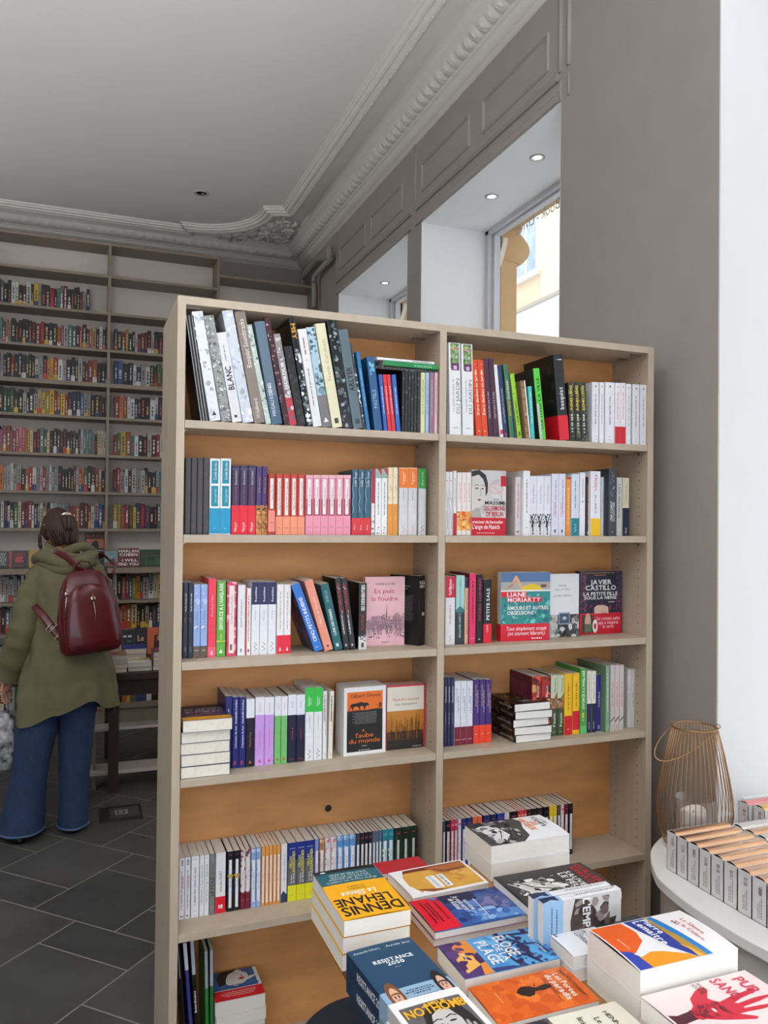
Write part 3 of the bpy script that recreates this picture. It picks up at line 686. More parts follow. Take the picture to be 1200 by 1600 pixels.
R2.book(985,1065,114,'light grey paperback with orange top',(214,214,220),[('b',.70,1,(240,124,30)),('b',.985,1,(250,200,150)),tx('Emmanuel',.74,.95,(255,235,215),.36,.54),tx('Grand',.76,.93,(255,235,215),.56,.72),tx('Mon maitre',.52,.68,(110,110,120),.4,.55),('w',[(.35,.05),(.65,.08),(.35,.11),(.65,.14)],.04,(200,120,120))],n=2)
R2.book(1070,1104,118,'light grey paperback with green top',(206,208,210),[('b',.70,1,(38,150,52)),tx('Sylvie Wolfs',.74,.96,W_,.4,.58),('w',[(.3,.05),(.7,.08),(.3,.11),(.7,.14)],.05,(40,40,40))])
# ------------------------------------------------ left bay, third shelf
R3 = Row('left', 2, 270, 860, 2.79, lambda x: 474-(x-40)*0.062, W=0.14)
R3.book(42,88,140,'dark navy paperback with pale title',(34,40,62),[tx('Nadia Hathroubi',.5,.97,(226,220,226),.4,.68,bold=True),tx('rouge',.42,.6,(214,120,130),.3,.5),tx('roman',.06,.18,(190,196,210),.4,.6)],n=2)
R3.book(88,150,149,'sky blue paperback with picture foot',(150,176,226),[('z',5,8,[(180,200,240),(226,230,246)],0,.1,1,1,.3),tx('Carene Ponte',.28,.72,(84,110,180),.35,.65),('b',0,.16,(80,84,66)),('e',.5,.1,.34,.04,(238,230,220)),('z',3,8,[(190,60,50),(60,50,40)],.1,.01,.9,.14,.1)],n=2)
R3.book(151,188,123,'coral red paperback taller than its neighbours',(236,60,84),[tx('Dany Rosa Celine',.35,.95,(250,190,196),.4,.6),('b',0,.13,(240,90,120)),('l',.03,.1,W_,.4,.6)])
R3.book(189,230,134,'green paperback with bold white capitals',(96,172,66),[tx("DIVORCE A L'ANGLAISE",.36,.97,(245,250,240),.28,.68,bold=True),tx('roman',.22,.3,(240,220,60),.3,.6),('b',.2,.21,(240,220,60)),('p',[(.3,.05),(.7,.05),(.5,.1)],W_)])
R3.book(233,276,138,'pink marbled paperback with cream title strip',(216,72,108),[('z',6,30,[(236,120,150),(196,40,80),(246,170,190)],0,0,1,1,.25),('r',.24,.04,.78,.95,(240,226,222)),tx('Cecile Rogues Robin',.35,.9,(150,120,120),.4,.6),('r',.35,.08,.6,.16,(120,100,100))])
R3.book(281,315,151,'plain white paperback',(234,234,240),[('l',.4,.8,(150,150,160),.42,.55),('r',.35,.05,.6,.1,(150,150,160))])
R3.book(316,340,166,'slim white paperback with red left edge',(236,232,232),[('r',0,0,.22,1,(206,40,44)),('l',.2,.9,(150,80,80),.45,.62),('r',.4,.05,.7,.09,(160,30,40))])
R3.book(341,450,138,'white paperback with dark blue top',(232,234,242),[('b',.69,1,(34,38,86)),tx('Randchloe',.73,.93,(235,235,245),.4,.62,bold=True),tx('Suite en do',.42,.66,(110,110,130),.42,.56),('w',[(.3,.05),(.7,.08),(.3,.11),(.7,.14),(.4,.17)],.05,(60,60,80))],n=3)
R3.book(452,514,149,'white paperback with bright red foot',(238,236,238),[('b',0,.265,(228,26,56)),('l',.35,.9,(170,160,160),.42,.56),('p',[(.35,.04),(.65,.04),(.5,.1)],W_)],n=2)
NV=(26,30,66)
R3.book(620,662,147,'bright blue spined paperback leaning on its neighbours',(44,116,206),[tx('CINQ PETITS INDIENS',.14,.8,(235,240,250),.28,.66,bold=True),('e',.4,.06,.2,.03,W_)],lean=-106,W=.15,backcol=NV,back=[('z',9,26,[(200,70,50),(60,90,160),(40,50,110),(140,50,70)],.1,.08,.9,.8,.14)])
R3.book(664,704,131,'salmon spined paperback leaning between blue and teal',(232,150,128),[tx('Eliott de Gastines',.3,.86,(250,225,215),.35,.6),('r',.4,.05,.6,.08,K_)],lean=-92,W=.15)
R3.book(706,745,146,'teal spined leaning paperback',(20,94,102),[tx('LUNE DES FEMMES',.22,.62,(225,235,235),.3,.6,bold=True),tx('JOELLE',.72,.9,(160,200,200),.3,.55),('r',.3,.05,.6,.1,(200,220,220))],lean=-64)
R3.book(746,800,121,'black leaning paperback with white and red lettering',(26,25,28),[tx('ANTOINE RENAND',.5,.93,(176,40,52),.2,.6,bold=True),('z',8,10,[(230,230,230)],.15,.52,.6,.9,.08),tx('LA MAISON',.22,.42,(240,240,240),.25,.5,bold=True),tx('DES',.43,.5,W_,.25,.5),('r',.35,.05,.6,.08,(200,200,200))],lean=-40,n=2)
R3.book(809,845,142,'black paperback with white capitals and white foot',(24,24,26),[tx('SES DESHERITEES',.58,.97,(238,238,238),.3,.72,bold=True),tx('BLANCHE',.3,.52,(180,50,40),.3,.62),('b',0,.2,(214,214,216)),('z',5,10,[(30,30,30),(120,120,120)],.1,.12,.9,.24,.2),('r',.35,.03,.65,.1,(60,60,60))])
art = [('b',0,1,(238,188,198)),('t','SOPHIE BOUVIER',.26,.88,.76,.915,(70,60,90)),('t','Et puis',.22,.765,.74,.83,(196,40,62)),('t','la foudre',.16,.655,.82,.72,(196,40,62)),('t','Fayard',.42,.045,.6,.07,(80,70,100),{'bold':True})]
R = random.Random(3)
for i in range(34):
    u = .03+.93*i/34; h = .10+.12*R.random(); v = .16+.10*R.random()
    art.append(('w',[(u,v),(u,v+h),(u+.03,v+h+.015),(u+.03,v)],.008,(58,48,86)))
    for j in range(3): art.append(('w',[(u,v+h*(j+1)/4),(u+.028,v+h*(j+1)/4)],.006,(58,48,86)))
    if i % 4 == 0: art.append(('r',u,v,u+.025,v+.05,(240,222,226)))
art += [('p',[(.5,.42),(.53,.42),(.516,.62)],(58,48,86)),('w',[(.02,.36),(.3,.44),(.48,.40)],.008,(58,48,86)),('z',6,50,[(58,48,86)],.02,.12,.98,.30,.014)]
R3.face(838,1010,116,416,'pale pink face-out paperback with city line drawing',(236,184,196),art,T=.022,rot=0)
# black book turned so that its spine looks to the right
p0 = onZ(270+1040/2.79, 860+418/2.79, R3.z); ht = onY(270+1083/2.79, 860+112/2.79, p0.y).z-R3.z
M = Matrix.Translation((1.032, 2.345, R3.z+.0004)) @ Matrix.Rotation(radians(30), 4, 'Z') @ STAND
fa = [('e',.5,.45,.42,.2,(190,186,182)),('r',0,.3,.5,.6,(24,24,26)),('e',.62,.5,.12,.014,K_),('p',[(.55,.36),(.9,.38),(.7,.34)],(60,50,50))]
book('black paperback turned sideways showing man\'s face on spine, '+R3.where, .12, ht, .032, M, (22,22,24), spine=fa+[tx('',0,1,W_),('t','RIGI',.1,.88,.9,.93,W_),('t','KIRA',.1,.83,.9,.87,W_,{'bold':True})], backcol=(24,24,26), back=[('L',.84,.85,(170,170,170),.1,.7),('L',.80,.81,(170,170,170),.1,.6)]+[('L',.7-.025*i,.712-.025*i,(96,96,98),.1,.8) for i in range(15)]+[('r',.15,.08,.25,.1,(200,200,200))])
# ------------------------------------------------ left bay, fourth shelf
R4 = Row('left', 3, 270, 1040, 2.79, lambda x: 455-(x-255)*0.155, W=0.14)
R4.book(226,256,134,'navy paperback mostly hidden behind the stack',(30,38,110),[tx('Annabelle Combes',.3,.98,W_,.3,.6)])
R4.book(257,317,138,'navy paperback with white lettering',(30,38,116),[tx('Calanques du mur  Annabelle Combes',.28,.96,(236,238,248),.4,.66,bold=True),('r',.3,.05,.6,.1,(190,50,80))],n=2)
R4.book(318,355,146,'dark navy paperback with white top',(22,24,44),[('b',.72,1,(232,234,240)),tx('Mathieu Mieg',.2,.6,(206,130,90),.4,.58),('p',[(.35,.05),(.7,.05),(.5,.1)],(206,110,60))])
R4.book(357,440,138,'lilac paperback with white top',(202,156,230),[('b',.74,1,(234,236,244)),tx('Annette',.76,.94,(214,110,130),.42,.58),tx('Journal d ame',.2,.6,(226,80,150),.4,.58),('p',[(.35,.05),(.7,.05),(.5,.1)],(220,60,90))],n=2)
R4.book(442,499,134,'green paperback with white top',(116,190,112),[('b',.71,1,(234,236,244)),tx('Celia Ito',.75,.95,(220,110,120),.42,.6),tx('Le gout',.25,.6,(230,120,90),.42,.6),('p',[(.3,.05),(.7,.05),(.5,.1)],(214,50,50))],n=2)
R4.book(500,575,127,'midnight blue paperback with white top',(24,28,58),[('b',.70,1,(232,234,244)),tx('Samuel',.75,.95,(140,120,160),.42,.58),tx('Coming up',.2,.65,(214,70,120),.42,.6),('e',.5,.05,.25,.03,(200,90,70))],n=2)
R4.book(576,651,96,'white paperback with bright green top',(234,236,242),[('b',.665,1,(44,196,70)),tx('Etienne',.72,.9,W_,.3,.48,bold=True),tx('Kern',.72,.9,W_,.52,.7,bold=True),tx('La vie meilleure',.42,.64,(130,130,150),.42,.56),('w',[(.3,.03),(.7,.06),(.3,.09),(.7,.12),(.4,.15)],.05,(60,60,80))],n=2)
R4.book(653,672,112,'white paperback with grey and red type',(236,236,238),[('l',.55,.95,K_,.3,.5),('l',.35,.95,(220,110,120),.6,.75),('w',[(.3,.03),(.7,.06),(.3,.09)],.06,K_)])
R4.book(677,697,112,'cream paperback leaning right with black type',(234,232,214),[('l',.55,.95,K_,.3,.55),('l',.35,.7,(220,120,120),.6,.75),('w',[(.3,.03),(.7,.06),(.3,.09)],.06,K_)],lean=9)
wolf = [(.07,.67),(.10,.70),(.12,.745),(.16,.765),(.28,.772),(.36,.785),(.45,.77),(.53,.765),(.565,.74),(.56,.725),(.50,.72),(.475,.70),(.465,.67),(.43,.668),(.44,.70),(.42,.72),(.36,.725),(.35,.70),(.36,.668),(.33,.668),(.315,.71),(.25,.722),(.2,.715),(.18,.69),(.195,.668),(.165,.667),(.15,.70),(.13,.72),(.115,.70),(.09,.665)]
# bear walking right, hunter on the ridge
art = [('b',0,1,(236,236,238)),('r',.07,.05,.92,.93,(22,22,24)),('r',.07,.655,.92,.93,(232,112,30)),('t','Gilbert Sinoue',.15,.845,.86,.90,(36,30,30)),
  ('p',[(.07,.645),(.3,.66),(.5,.652),(.75,.668),(.92,.66),(.92,.6),(.07,.6)],K_),('p',[(x+.03,v-.005) for x,v in wolf],K_),
  ('p',[(.82,.67),(.84,.72),(.85,.755),(.87,.76),(.88,.72),(.90,.67),(.88,.67),(.865,.70),(.84,.67)],K_),('w',[(.78,.715),(.84,.735),(.9,.73)],.012,K_)]
art += [('L',.615-.022*i,.623-.022*i,(140,140,140),.26 if i%2 else .2,.78) for i in range(8)]
art += [('t','A',.42,.335,.5,.38,(236,120,40)),('t',"l'aube",.26,.255,.72,.325,(236,120,40)),('t','du monde',.12,.175,.86,.245,(236,120,40)),('L',.125,.135,(200,200,200),.42,.56),('L',.065,.078,(200,200,200),.35,.65)]
R4.face(745,930,93,388,'face-out paperback with black bear on orange cover',(238,236,236),art,T=.0165,n=5,rot=radians(2))
art = [('b',0,1,(214,34,60)),('r',.01,.0,.965,.975,(233,228,214)),('t','Marie-Eve Lacasse',.16,.755,.84,.80,(200,70,70)),('t','Les manquants',.22,.685,.78,.725,(110,110,110)),('r',.01,0,.965,.6,(196,130,44)),('r',.01,0,.965,.28,(70,42,24)),('r',.01,0,.965,.14,(34,30,28))]
R = random.Random(8)
for i in range(70):
    u = .02+.93*R.random(); h = .15+.3*R.random(); v = .14+.1*R.random(); art.append(('w',[(u,v),(u+.02*R.uniform(-1,1),v+h*.7)],.008,R.choice([(80,50,24),(50,34,20),(130,84,34),(160,104,40)])))
art.append(('L',.03,.045,(170,170,170),.66,.9))
R4.face(932,1099,84,362,'face-out paperback with golden reeds and red frame',(214,40,62),art,T=.017,n=3)
# ------------------------------------------------ left bay, fifth shelf: pocket books
R5 = Row('left', 4, 270, 1230, 2.79, lambda x: 573-(x-25)*0.222, W=0.11)
PH = 0.178; DOT=(214,84,100)
def pocket(lab=(236,234,236), c2=None, dot=True, lo=None, tc_=(110,100,110)):
    L = []
    if c2: L.append(('z',3,14,c2,0,0,1,1,.3))
    L.append(('r',.22,.1,.78,.8,lab)); L.append(tx('les heures claires',.16,.74,tc_,.36,.64))
    if dot: L.append(('e',.5,.91,.3,.04,DOT))
    if lo: L.append(('b',0,.22,lo))
    return L
def whitesp(i): return [tx('BAIN',.88,.97,(40,40,44),.3,.75,bold=True),('l',.15,.8,(130,130,140),.4,.6),('l',.5,.7,(210,90,110),.66,.8),('r',.3,.04,.7,.06,(90,90,90))] if i < 2 else [('l',.2,.85,(150,150,156),.4,.6),('e',.5,.1,.25,.03,(226,150,160)),('e',.5,.95,.2,.03,(60,90,100))]
R5.book(25,76,290,'white pocket book with tiny black label',(234,235,242),whitesp,n=2,H=PH)
R5.book(78,114,290,'wide white pocket book with pink dot',(234,235,242),whitesp(3),H=PH)
R5.book(115,158,290,'slim white pocket book with pink dot',(232,234,240),whitesp(3),n=2,H=PH)
R5.book(159,183,280,'grey pocket book with black capitals',(128,130,128),[tx('LE FOLE',.3,.62,(30,30,32),.2,.75,bold=True),('l',.66,.85,(80,80,80),.4,.6),('e',.5,.12,.22,.03,(220,220,220))],H=PH)
R5.book(185,230,272,'wide white pocket book with bright red foot',(236,236,240),[('b',0,.275,(222,20,44)),tx('Un été slave  MAIGRET',.36,.7,(60,60,66),.38,.62),('r',.3,.08,.45,.14,W_),('r',.52,.08,.7,.14,W_)],H=PH)
R5.book(235,293,268,'black pocket book with gold knot and panel',(20,20,28),lambda i:[('z',3,8,[(30,44,90)],0,.3,1,.7,.4),('r',.28,.06,.72,.86,(236,236,238)),tx('cheval noir',.2,.78,(100,100,110),.38,.62),('e',.5,.94,.3,.035,DOT),('z',5,10,[(206,170,60),(160,120,40)],0,.54,1,.62,.2)],n=2,H=PH)
R5.book(294,337,265,'maroon and white pocket book',(120,26,48),lambda i: [('b',.3,1,(206,196,200)),('z',i,10,[(150,60,70),(90,60,60)],0,.3,1,1,.3),('r',.25,.28,.78,.86,(232,228,230)),tx('Ornements',.32,.82,(150,60,70),.38,.62),('e',.5,.94,.3,.035,DOT),('e',.5,.15,.3,.03,(230,200,205))],n=2,H=PH)
R5.book(340,384,252,'light blue pocket book with white panel',(140,170,220),lambda i: pocket(c2=[(170,200,236),(90,110,140),(226,230,240)]),n=2,H=PH)
R5.book(385,469,242,'slim orange pocket book with white panel',(232,160,80),lambda i:[('r',.25,.05,.75,.84,(240,232,228)),tx('Marie Laberge',.14,.78,(190,150,110),.38,.6),('e',.5,.92,.3,.035,(206,80,80))],n=5,H=PH)
R5.book(471,498,238,'white pocket book with navy foot and black type',(236,236,240),[('b',0,.13,(40,60,96)),('p',[(0,.13),(.4,.2),(1,.13)],(40,60,96)),tx('Ou es tu pour aimer le soir',.25,.95,(60,60,70),.4,.62)],H=PH)
R5.book(500,616,230,'blue and grey pocket book with yellow foot',(104,104,108),lambda i:[('b',.70,1,(30,50,140)),('e',.5,.9,.36,.045,(220,230,240)),('e',.5,.9,.24,.03,(60,80,150)),tx('GILLES',.56,.78,(226,220,90),.2,.45,bold=True),tx('LEGARDINIER',.46,.86,(226,220,90),.52,.82,bold=True),tx('Une chance',.3,.46,W_,.3,.5,bold=True),tx('sur deux',.3,.46,W_,.55,.78,bold=True),('b',0,.27,(228,224,36)),('e',.5,.1,.22,.03,(190,190,60))],n=3,H=PH)
R5.book(618,636,215,'slim periwinkle pocket book with white panel',(130,150,216),pocket(),H=PH)
R5.book(638,661,215,'brown and orange speckled pocket book',(170,120,90),pocket(c2=[(230,170,90),(90,60,50),(230,220,200)]),H=PH)
R5.book(662,714,215,'white and rose speckled pocket book',(220,210,214),lambda i: pocket(c2=[(210,130,140),(120,110,120),(240,240,240)]),n=2,H=PH)
R5.book(715,797,198,'bright blue pocket book with white panel',(90,150,214),lambda i: pocket(c2=[(130,180,230),(70,120,190),(200,220,240)]),n=3,H=PH)
R5.book(798,816,185,'slim dark grey pocket book with white panel',(60,66,72),pocket(),H=PH)
R5.book(817,869,185,'slim black pocket book with white panel',(34,32,38),lambda i: pocket(c2=[(90,60,80),(60,60,66)]),n=3,H=PH)
R5.book(870,911,185,'very slim steel blue pocket book',(90,110,132),lambda i: pocket(),n=3,H=PH)
R5.book(912,963,172,'teal pocket book with cream marks',(30,130,150),lambda i: pocket(c2=[(60,160,170),(230,220,170)]),n=2,H=PH)
R5.book(965,1065,162,'dark green pocket book with grey panel',(30,46,34),lambda i:[('z',i,12,[(44,66,46),(20,30,22)],0,0,1,1,.3),('r',.36,.05,.66,.78,(206,212,208)),tx('Adele Thiery',.12,.7,(120,130,120),.43,.6),('e',.5,.9,.24,.04,(206,84,90))],n=3,H=PH)
# ------------------------------------------------ left bay, bottom shelf
RB = Row('left', 5, 240, 1430, 4.286, lambda x: 900, W=0.15)
def bx_book(x, T, h, Wd, th, desc, base, spine, Y=2.335, **k):
    M = Matrix.Translation((x, Y, ZB+0.0004)) @ Matrix.Rotation(-th, 4, 'Y') @ STAND
    return book(desc+', bottom left shelf', Wd, h, T, M, base, spine=spine, **k)
q = onY(240+262/4.286, 1600, 2.34).x
bx_book(.330, .0100, .395, .13, radians(5), 'blue violet album under a white wrap, leaning', (62,60,140), [('b',.80,1,(200,204,214)),('z',3,10,[(100,96,110)],.2,.5,.8,.76,.1),('z',4,6,[(100,96,110)],.2,.06,.8,.2,.1)], Y=2.33)
bx_book(.343, .0115, .415, .13, radians(4.2), 'black album with white slanted lettering, leaning', (14,14,16), [tx('Bohm Boukat',.40,.66,W_,.2,.7,bold=True),tx('la mer vue de',.05,.36,(220,220,220),.3,.65),('b',.72,1,(170,176,190)),('r',0,.72,.18,1,(14,14,16))], Y=2.33)
bx_book(.3665, .0100, .36, .13, radians(1.5), 'left of two green albums with pale wrap', (40,124,52), [('b',.70,1,(150,154,164)),('r',.85,0,1,1,(20,24,22))], Y=2.33)
bx_book(.379, .0100, .36, .13, radians(1.0), 'right of two green albums with pale wrap', (42,120,50), [('b',.71,1,(160,164,174)),('r',.85,0,1,1,(20,24,22))], Y=2.33)
bx_book(.311, .010, .41, .12, radians(4.6), 'thin black album against the side panel', (20,18,20), [('r',.1,.7,.4,1,(150,150,156))], Y=2.345)
# stack of small square books, the top one with a blue drawn cover and red band
Zs = 0.30; c4 = [onZ(x, y, Zs) for x, y in ((333,1523),(406,1512),(417,1556),(337,1569))]
x0, y0 = c4[3].x, c4[3].y+.004; Wq, Hq = 0.147, 0.150; zz = ZB+0.0004; k = 0
artl = [('b',0,1,(238,236,234)),('r',0,.36,.93,1,(52,108,176)),
  ('p',[(.30,.98),(.62,1.0),(.78,.82),(.80,.62),(.66,.5),(.5,.42),(.34,.50),(.28,.66)],(240,238,236)),('p',[(.26,1),(.60,1),(.50,.93),(.40,.88),(.33,.72),(.30,.56),(.16,.5),(.14,.74),(.2,.95)],(26,24,30)),
  ('w',[(.48,.86),(.54,.88),(.60,.86)],.012,K_),('w',[(.68,.88),(.73,.90),(.77,.88)],.012,K_),('p',[(.56,.66),(.64,.71),(.72,.69),(.66,.62)],(200,24,50)),('w',[(.64,.82),(.68,.74),(.64,.73)],.009,K_),
  ('p',[(.78,.56),(.93,.66),(.93,.72),(.80,.70)],(240,238,236)),('w',[(.78,.56),(.93,.66)],.01,K_),('w',[(.80,.70),(.93,.72)],.01,K_),('z',5,26,[(52,108,176)],.02,.36,.95,.48,.03),
  ('t','LE LIVRE DE LIANE',.16,.37,.92,.435,(40,60,110)),('b',0,.33,(204,20,38)),('L',.23,.25,(240,200,200),.2,.85),('L',.17,.19,(240,200,200),.14,.85),('L',.11,.13,(240,200,200),.2,.8)]
tks = [.032,.034,.034,.034,.034,.034,.034,.034]
while zz+.034 < Zs-0.02: book('cream-edged square book, %s from the bottom of the pile, bottom left shelf' % ORD[k], Wq, Hq, .0335, Matrix.Translation((x0+0.003*((k*7)%3), y0+.002*(k%2), zz)), (232,228,216)); zz += .0343; k += 1
book('small square book with blue drawn face and red band topping the pile, bottom left shelf', Wq, Hq, Zs-zz, Matrix.Translation((x0, y0, zz)), (226,222,214), front=artl)
# ------------------------------------------------ right bay, top shelf
A1 = Row('right', 0, 680, 500, 3.333, lambda x: 597+(x-70)*0.046, W=0.16, Yf=2.284)
A1.fix = True
TUL = [('b',0,1,(236,236,238)),('r',.14,.72,.92,.995,(110,140,96)),('z',1,22,[(60,100,50),(150,180,90),(190,206,190)],.14,.74,.92,.98,.12),('e',.52,.93,.26,.05,(236,130,180)),('e',.62,.955,.16,.03,(246,170,204)),('r',.2,.70,.9,.78,(96,50,96)),('l',.71,.77,(220,180,220),.4,.7)]
A1.book(77,136,119,'tall white gardening book with tulip photo',(236,236,238),TUL+[tx('DU JARDIN',.2,.64,(120,120,120),.58,.9),tx('Le guide complet du',.2,.66,(150,150,154),.24,.42),('L',.07,.08,(150,150,150),.3,.8)],n=1,lean=-7)
A1.book(144,201,126,'second tall white gardening book with tulip photo, right copy',(234,234,236),TUL+[tx('DU JARDIN',.2,.64,(120,120,120),.58,.9),tx('Le guide complet du',.2,.66,(150,150,154),.24,.42),('L',.07,.08,(150,150,150),.3,.8)],lean=-7)
A1.book(216,278,208,'orange red gardening book with cream lettering',(222,76,40),[tx('Zero dechet au jardin',.26,.88,(250,226,200),.3,.7,bold=True),('e',.5,.94,.14,.02,(250,226,200)),('L',.06,.07,(250,226,200),.3,.7)],n=2,lean=-26,W=.15)
A1.book(280,336,201,'plum coloured craft book',(72,40,62),[tx('TEINTURE NATURE',.2,.6,(210,190,205),.3,.6),('L',.06,.1,(180,150,170),.3,.7)],n=2,lean=-30,W=.15)
A1.book(338,358,233,'thin white book with red label at its foot',(232,232,236),[('r',.2,.04,.9,.1,(214,30,60))],lean=-34,W=.15)
A1.book(360,382,236,'navy book with pale capitals',(36,54,96),[tx('LES REMEDES DU PLACARD',.2,.68,(206,214,226),.3,.65),('r',.3,.02,.7,.06,(200,60,70))],lean=-36,W=.15)
A1.book(391,415,231,'teal green book with gold and white title',(44,116,96),[tx('ALLO RICHU',.52,.78,W_,.3,.7,bold=True),tx('BAPTISTE',.3,.5,(226,180,70),.3,.7,bold=True),('r',0,0,.18,1,(150,120,70))],lean=-36,W=.15)
A1.book(431,455,279,'lime green book with dark type',(150,206,44),[('l',.2,.6,(60,110,30),.35,.65),('z',2,8,[(110,180,30)],0,.6,1,1,.2),('r',.3,.03,.7,.1,(60,110,40))],lean=-42,W=.15,backcol=(150,150,150))
A1.book(474,499,316,'wood brown book with white edge',(150,116,84),[('r',.75,0,1,1,(236,236,236)),('z',4,14,[(110,80,56),(180,150,120)],0,0,.75,1,.3)],lean=-30,W=.15,backcol=(150,120,90))
A1.book(501,522,346,'short turquoise book',(70,190,186),[('l',.3,.9,(220,240,240),.35,.6)],lean=-18,W=.15)
A1.book(546,580,252,'bright green book with black capitals',(88,206,66),[tx('CULTIVER LA VILLE',.12,.88,(20,30,20),.3,.72,bold=True),('r',0,0,.4,.5,(190,196,190)),('e',.5,.95,.12,.02,(20,40,20))],lean=-36,W=.15,backcol=(44,48,46))
A1.book(648,700,180,'big black art book with red band',(24,24,26),[tx('basquiat',.36,.62,(216,216,220),.3,.7,bold=True),('e',.4,.94,.14,.015,W_),('r',.5,.935,.8,.945,W_)],lean=-34,W=.19,band=(0,.29,(214,20,44)),backcol=(26,26,28),back=[('z',3,24,[(50,52,54),(70,72,70),(36,36,38)],.1,.45,.95,.9,.08),('r',.05,.32,.3,.4,(60,60,62))])
A1.book(703,796,326,'black garden paperback with yellow capitals',(34,40,30),lambda i:[('z',i,30,[(60,70,50),(100,100,70),(20,24,20)],0,0,1,1,.2),tx('AGNES LEDIG',.52,.95,(232,206,60),.25,.65,bold=True),('l',.15,.48,(200,200,180),.3,.6),('e',.5,.08,.14,.02,W_)],n=3,lean=-12,W=.14)
def wsp(i): return [('p',[(.4,.93),(.5,.95),(.6,.93),(.5,.91)],(40,40,44)),('l',.3,.82,(150,140,150),.42,.58),('L',.1,.11,(60,60,60),.42,.58),('L',.05,.055,(150,150,150),.3,.7)]
A1.book(816,852,324,'thick white paperback, first of the white run',(228,228,234),wsp(0),W=.15)
A1.book(855,880,325,'slim white paperback beside the thick one',(230,230,236),wsp(0),W=.14)
A1.book(885,934,325,'wide white paperback left of the red-footed pair',(230,230,238),wsp(0),W=.15)
A1.book(936,992,328,'white paperback with red foot',(232,230,236),[('p',[(.4,.93),(.5,.95),(.6,.93),(.5,.91)],(190,40,50)),('l',.4,.88,(210,110,120),.42,.58),('b',0,.28,(208,18,36))],n=2,W=.14)
A1.book(994,1020,333,'slim white paperback right of the red-footed pair',(226,226,232),wsp(0),W=.14)
A1.book(1027,1064,336,'white paperback, second to last of the row',(222,222,228),wsp(0),W=.14)
A1.book(1067,1100,338,'white paperback, last of the row',(218,218,224),wsp(0),W=.14)
# ------------------------------------------------ right bay, second shelf
A2 = Row('right', 1, 680, 700, 3.333, lambda x: 457+(x-55)*0.004, W=0.14)
A2.book(52,91,124,'white paperback with red heart and black swirls',(238,236,238),lambda i:[('e',.4,.86,.4,.06,(206,40,60)),('w',[(.2,.7),(.7,.5),(.3,.3),(.8,.1)],.06,(40,40,44)),('w',[(.8,.6),(.5,.4),(.7,.2),(.3,.02)],.06,(60,60,60))],n=2)
A2.book(93,111,119,'slim white paperback with crimson foot',(240,240,242),[('b',.0,.34,(190,20,54)),('l',.45,.9,(150,150,150),.42,.6)])
A2.book(113,187,128,'white paperback with flaming foot',(240,232,228),lambda i:[('b',.08,.38,(240,160,70)),('z',i,10,[(250,210,120),(220,90,40)],0,.08,1,.38,.3),('e',.5,.25,.4,.03,(70,30,40)),tx('les enfants perdus',.42,.95,(206,70,80),.35,.65)],n=3)
A2.book(189,235,141,'cream paperback with dark bands',(230,214,150),lambda i:[('r',.3,.75,.7,.95,(120,90,60)),('l',.1,.7,(140,120,80),.4,.6)],n=3)
artm = [('b',0,1,(206,204,204)),('z',2,20,[(190,188,188),(216,214,214)],0,.27,1,1,.15),
 ('p',[(0,.98),(.22,1.0),(.40,.93),(.47,.80),(.46,.66),(.40,.60),(.36,.70),(.1,.9),(0,.9)],(38,36,40)),
 ('p',[(.04,.90),(.20,.93),(.33,.86),(.40,.74),(.40,.60),(.34,.48),(.24,.42),(.12,.42),(.04,.47)],(212,206,202)),
 ('p',[(.12,.42),(.24,.42),(.30,.27),(.0,.27),(.0,.36)],(176,170,168)),
 ('e',.15,.72,.045,.018,(60,56,58)),('e',.31,.715,.035,.018,(60,56,58)),('w',[(.08,.76),(.15,.775),(.2,.765)],.014,(70,60,60)),('w',[(.27,.765),(.33,.77),(.38,.755)],.014,(70,60,60)),('w',[(.24,.73),(.27,.62),(.23,.61)],.010,(140,130,128)),('p',[(.17,.545),(.22,.56),(.28,.545),(.22,.525)],(120,60,66)),
 ('e',.70,.72,.22,.14,(224,170,176)),('e',.70,.72,.18,.115,(206,204,204)),('w',[(.6,.75),(.8,.66)],.02,(220,150,160)),('r',.84,.76,1,.92,(196,16,44)),
 ('t','GIANO',.62,.545,.80,.57,(60,50,50)),('t','MASSIMI',.38,.475,.96,.53,(30,28,30),{'bold':True}),('t','LES DEMONS',.36,.385,.96,.455,(200,20,50),{'bold':True}),('t','DE BERLIN',.42,.295,.92,.365,(200,20,50),{'bold':True}),
 ('b',0,.272,(200,16,38)),('t','createur du bestseller',.02,.185,.92,.235,(250,225,225),{'bold':True}),("t","L'ange de Munich",.02,.10,.82,.17,(250,225,225),{'bold':True}),('L',.03,.045,(240,190,190),.15,.7)]
A2.face(189,368,117,456,'face-out novel with woman\'s portrait and red band',(206,204,204),artm,T=.028,Y=2.335)
A2.book(416,445,152,'greyish white paperback right of the portrait cover',(216,210,216),[('l',.3,.9,(200,110,120),.4,.6),('r',.3,.05,.7,.08,(100,100,100))],W=.14,back=[('L',.85-.03*i,.86-.03*i,(130,130,136),.1,.85) for i in range(18)],backcol=(206,196,200))
A2.book(457,494,119,'tall plain white paperback',(236,236,242),[('l',.35,.9,(160,120,130),.42,.6),('L',.12,.13,K_,.35,.65)],W=.155)
tree = [('w',[(.5,.02),(.45,.2),(.2,.33)],.16,K_),('w',[(.47,.18),(.7,.3),(.9,.36)],.12,K_),('w',[(.3,.28),(.5,.36)],.09,K_),('w',[(.0,.2),(.3,.24)],.07,K_),('z',3,26,[K_],0,.14,1,.37,.07),('e',.55,.06,.28,.05,(236,236,240)),('e',.7,.1,.2,.03,(236,236,240))]
A2.book(491,603,146,'white paperback with black tree at the foot',(230,230,240),lambda i:tree+[tx('terres promises',.45,.92,(120,120,130),.4,.6)],n=3)
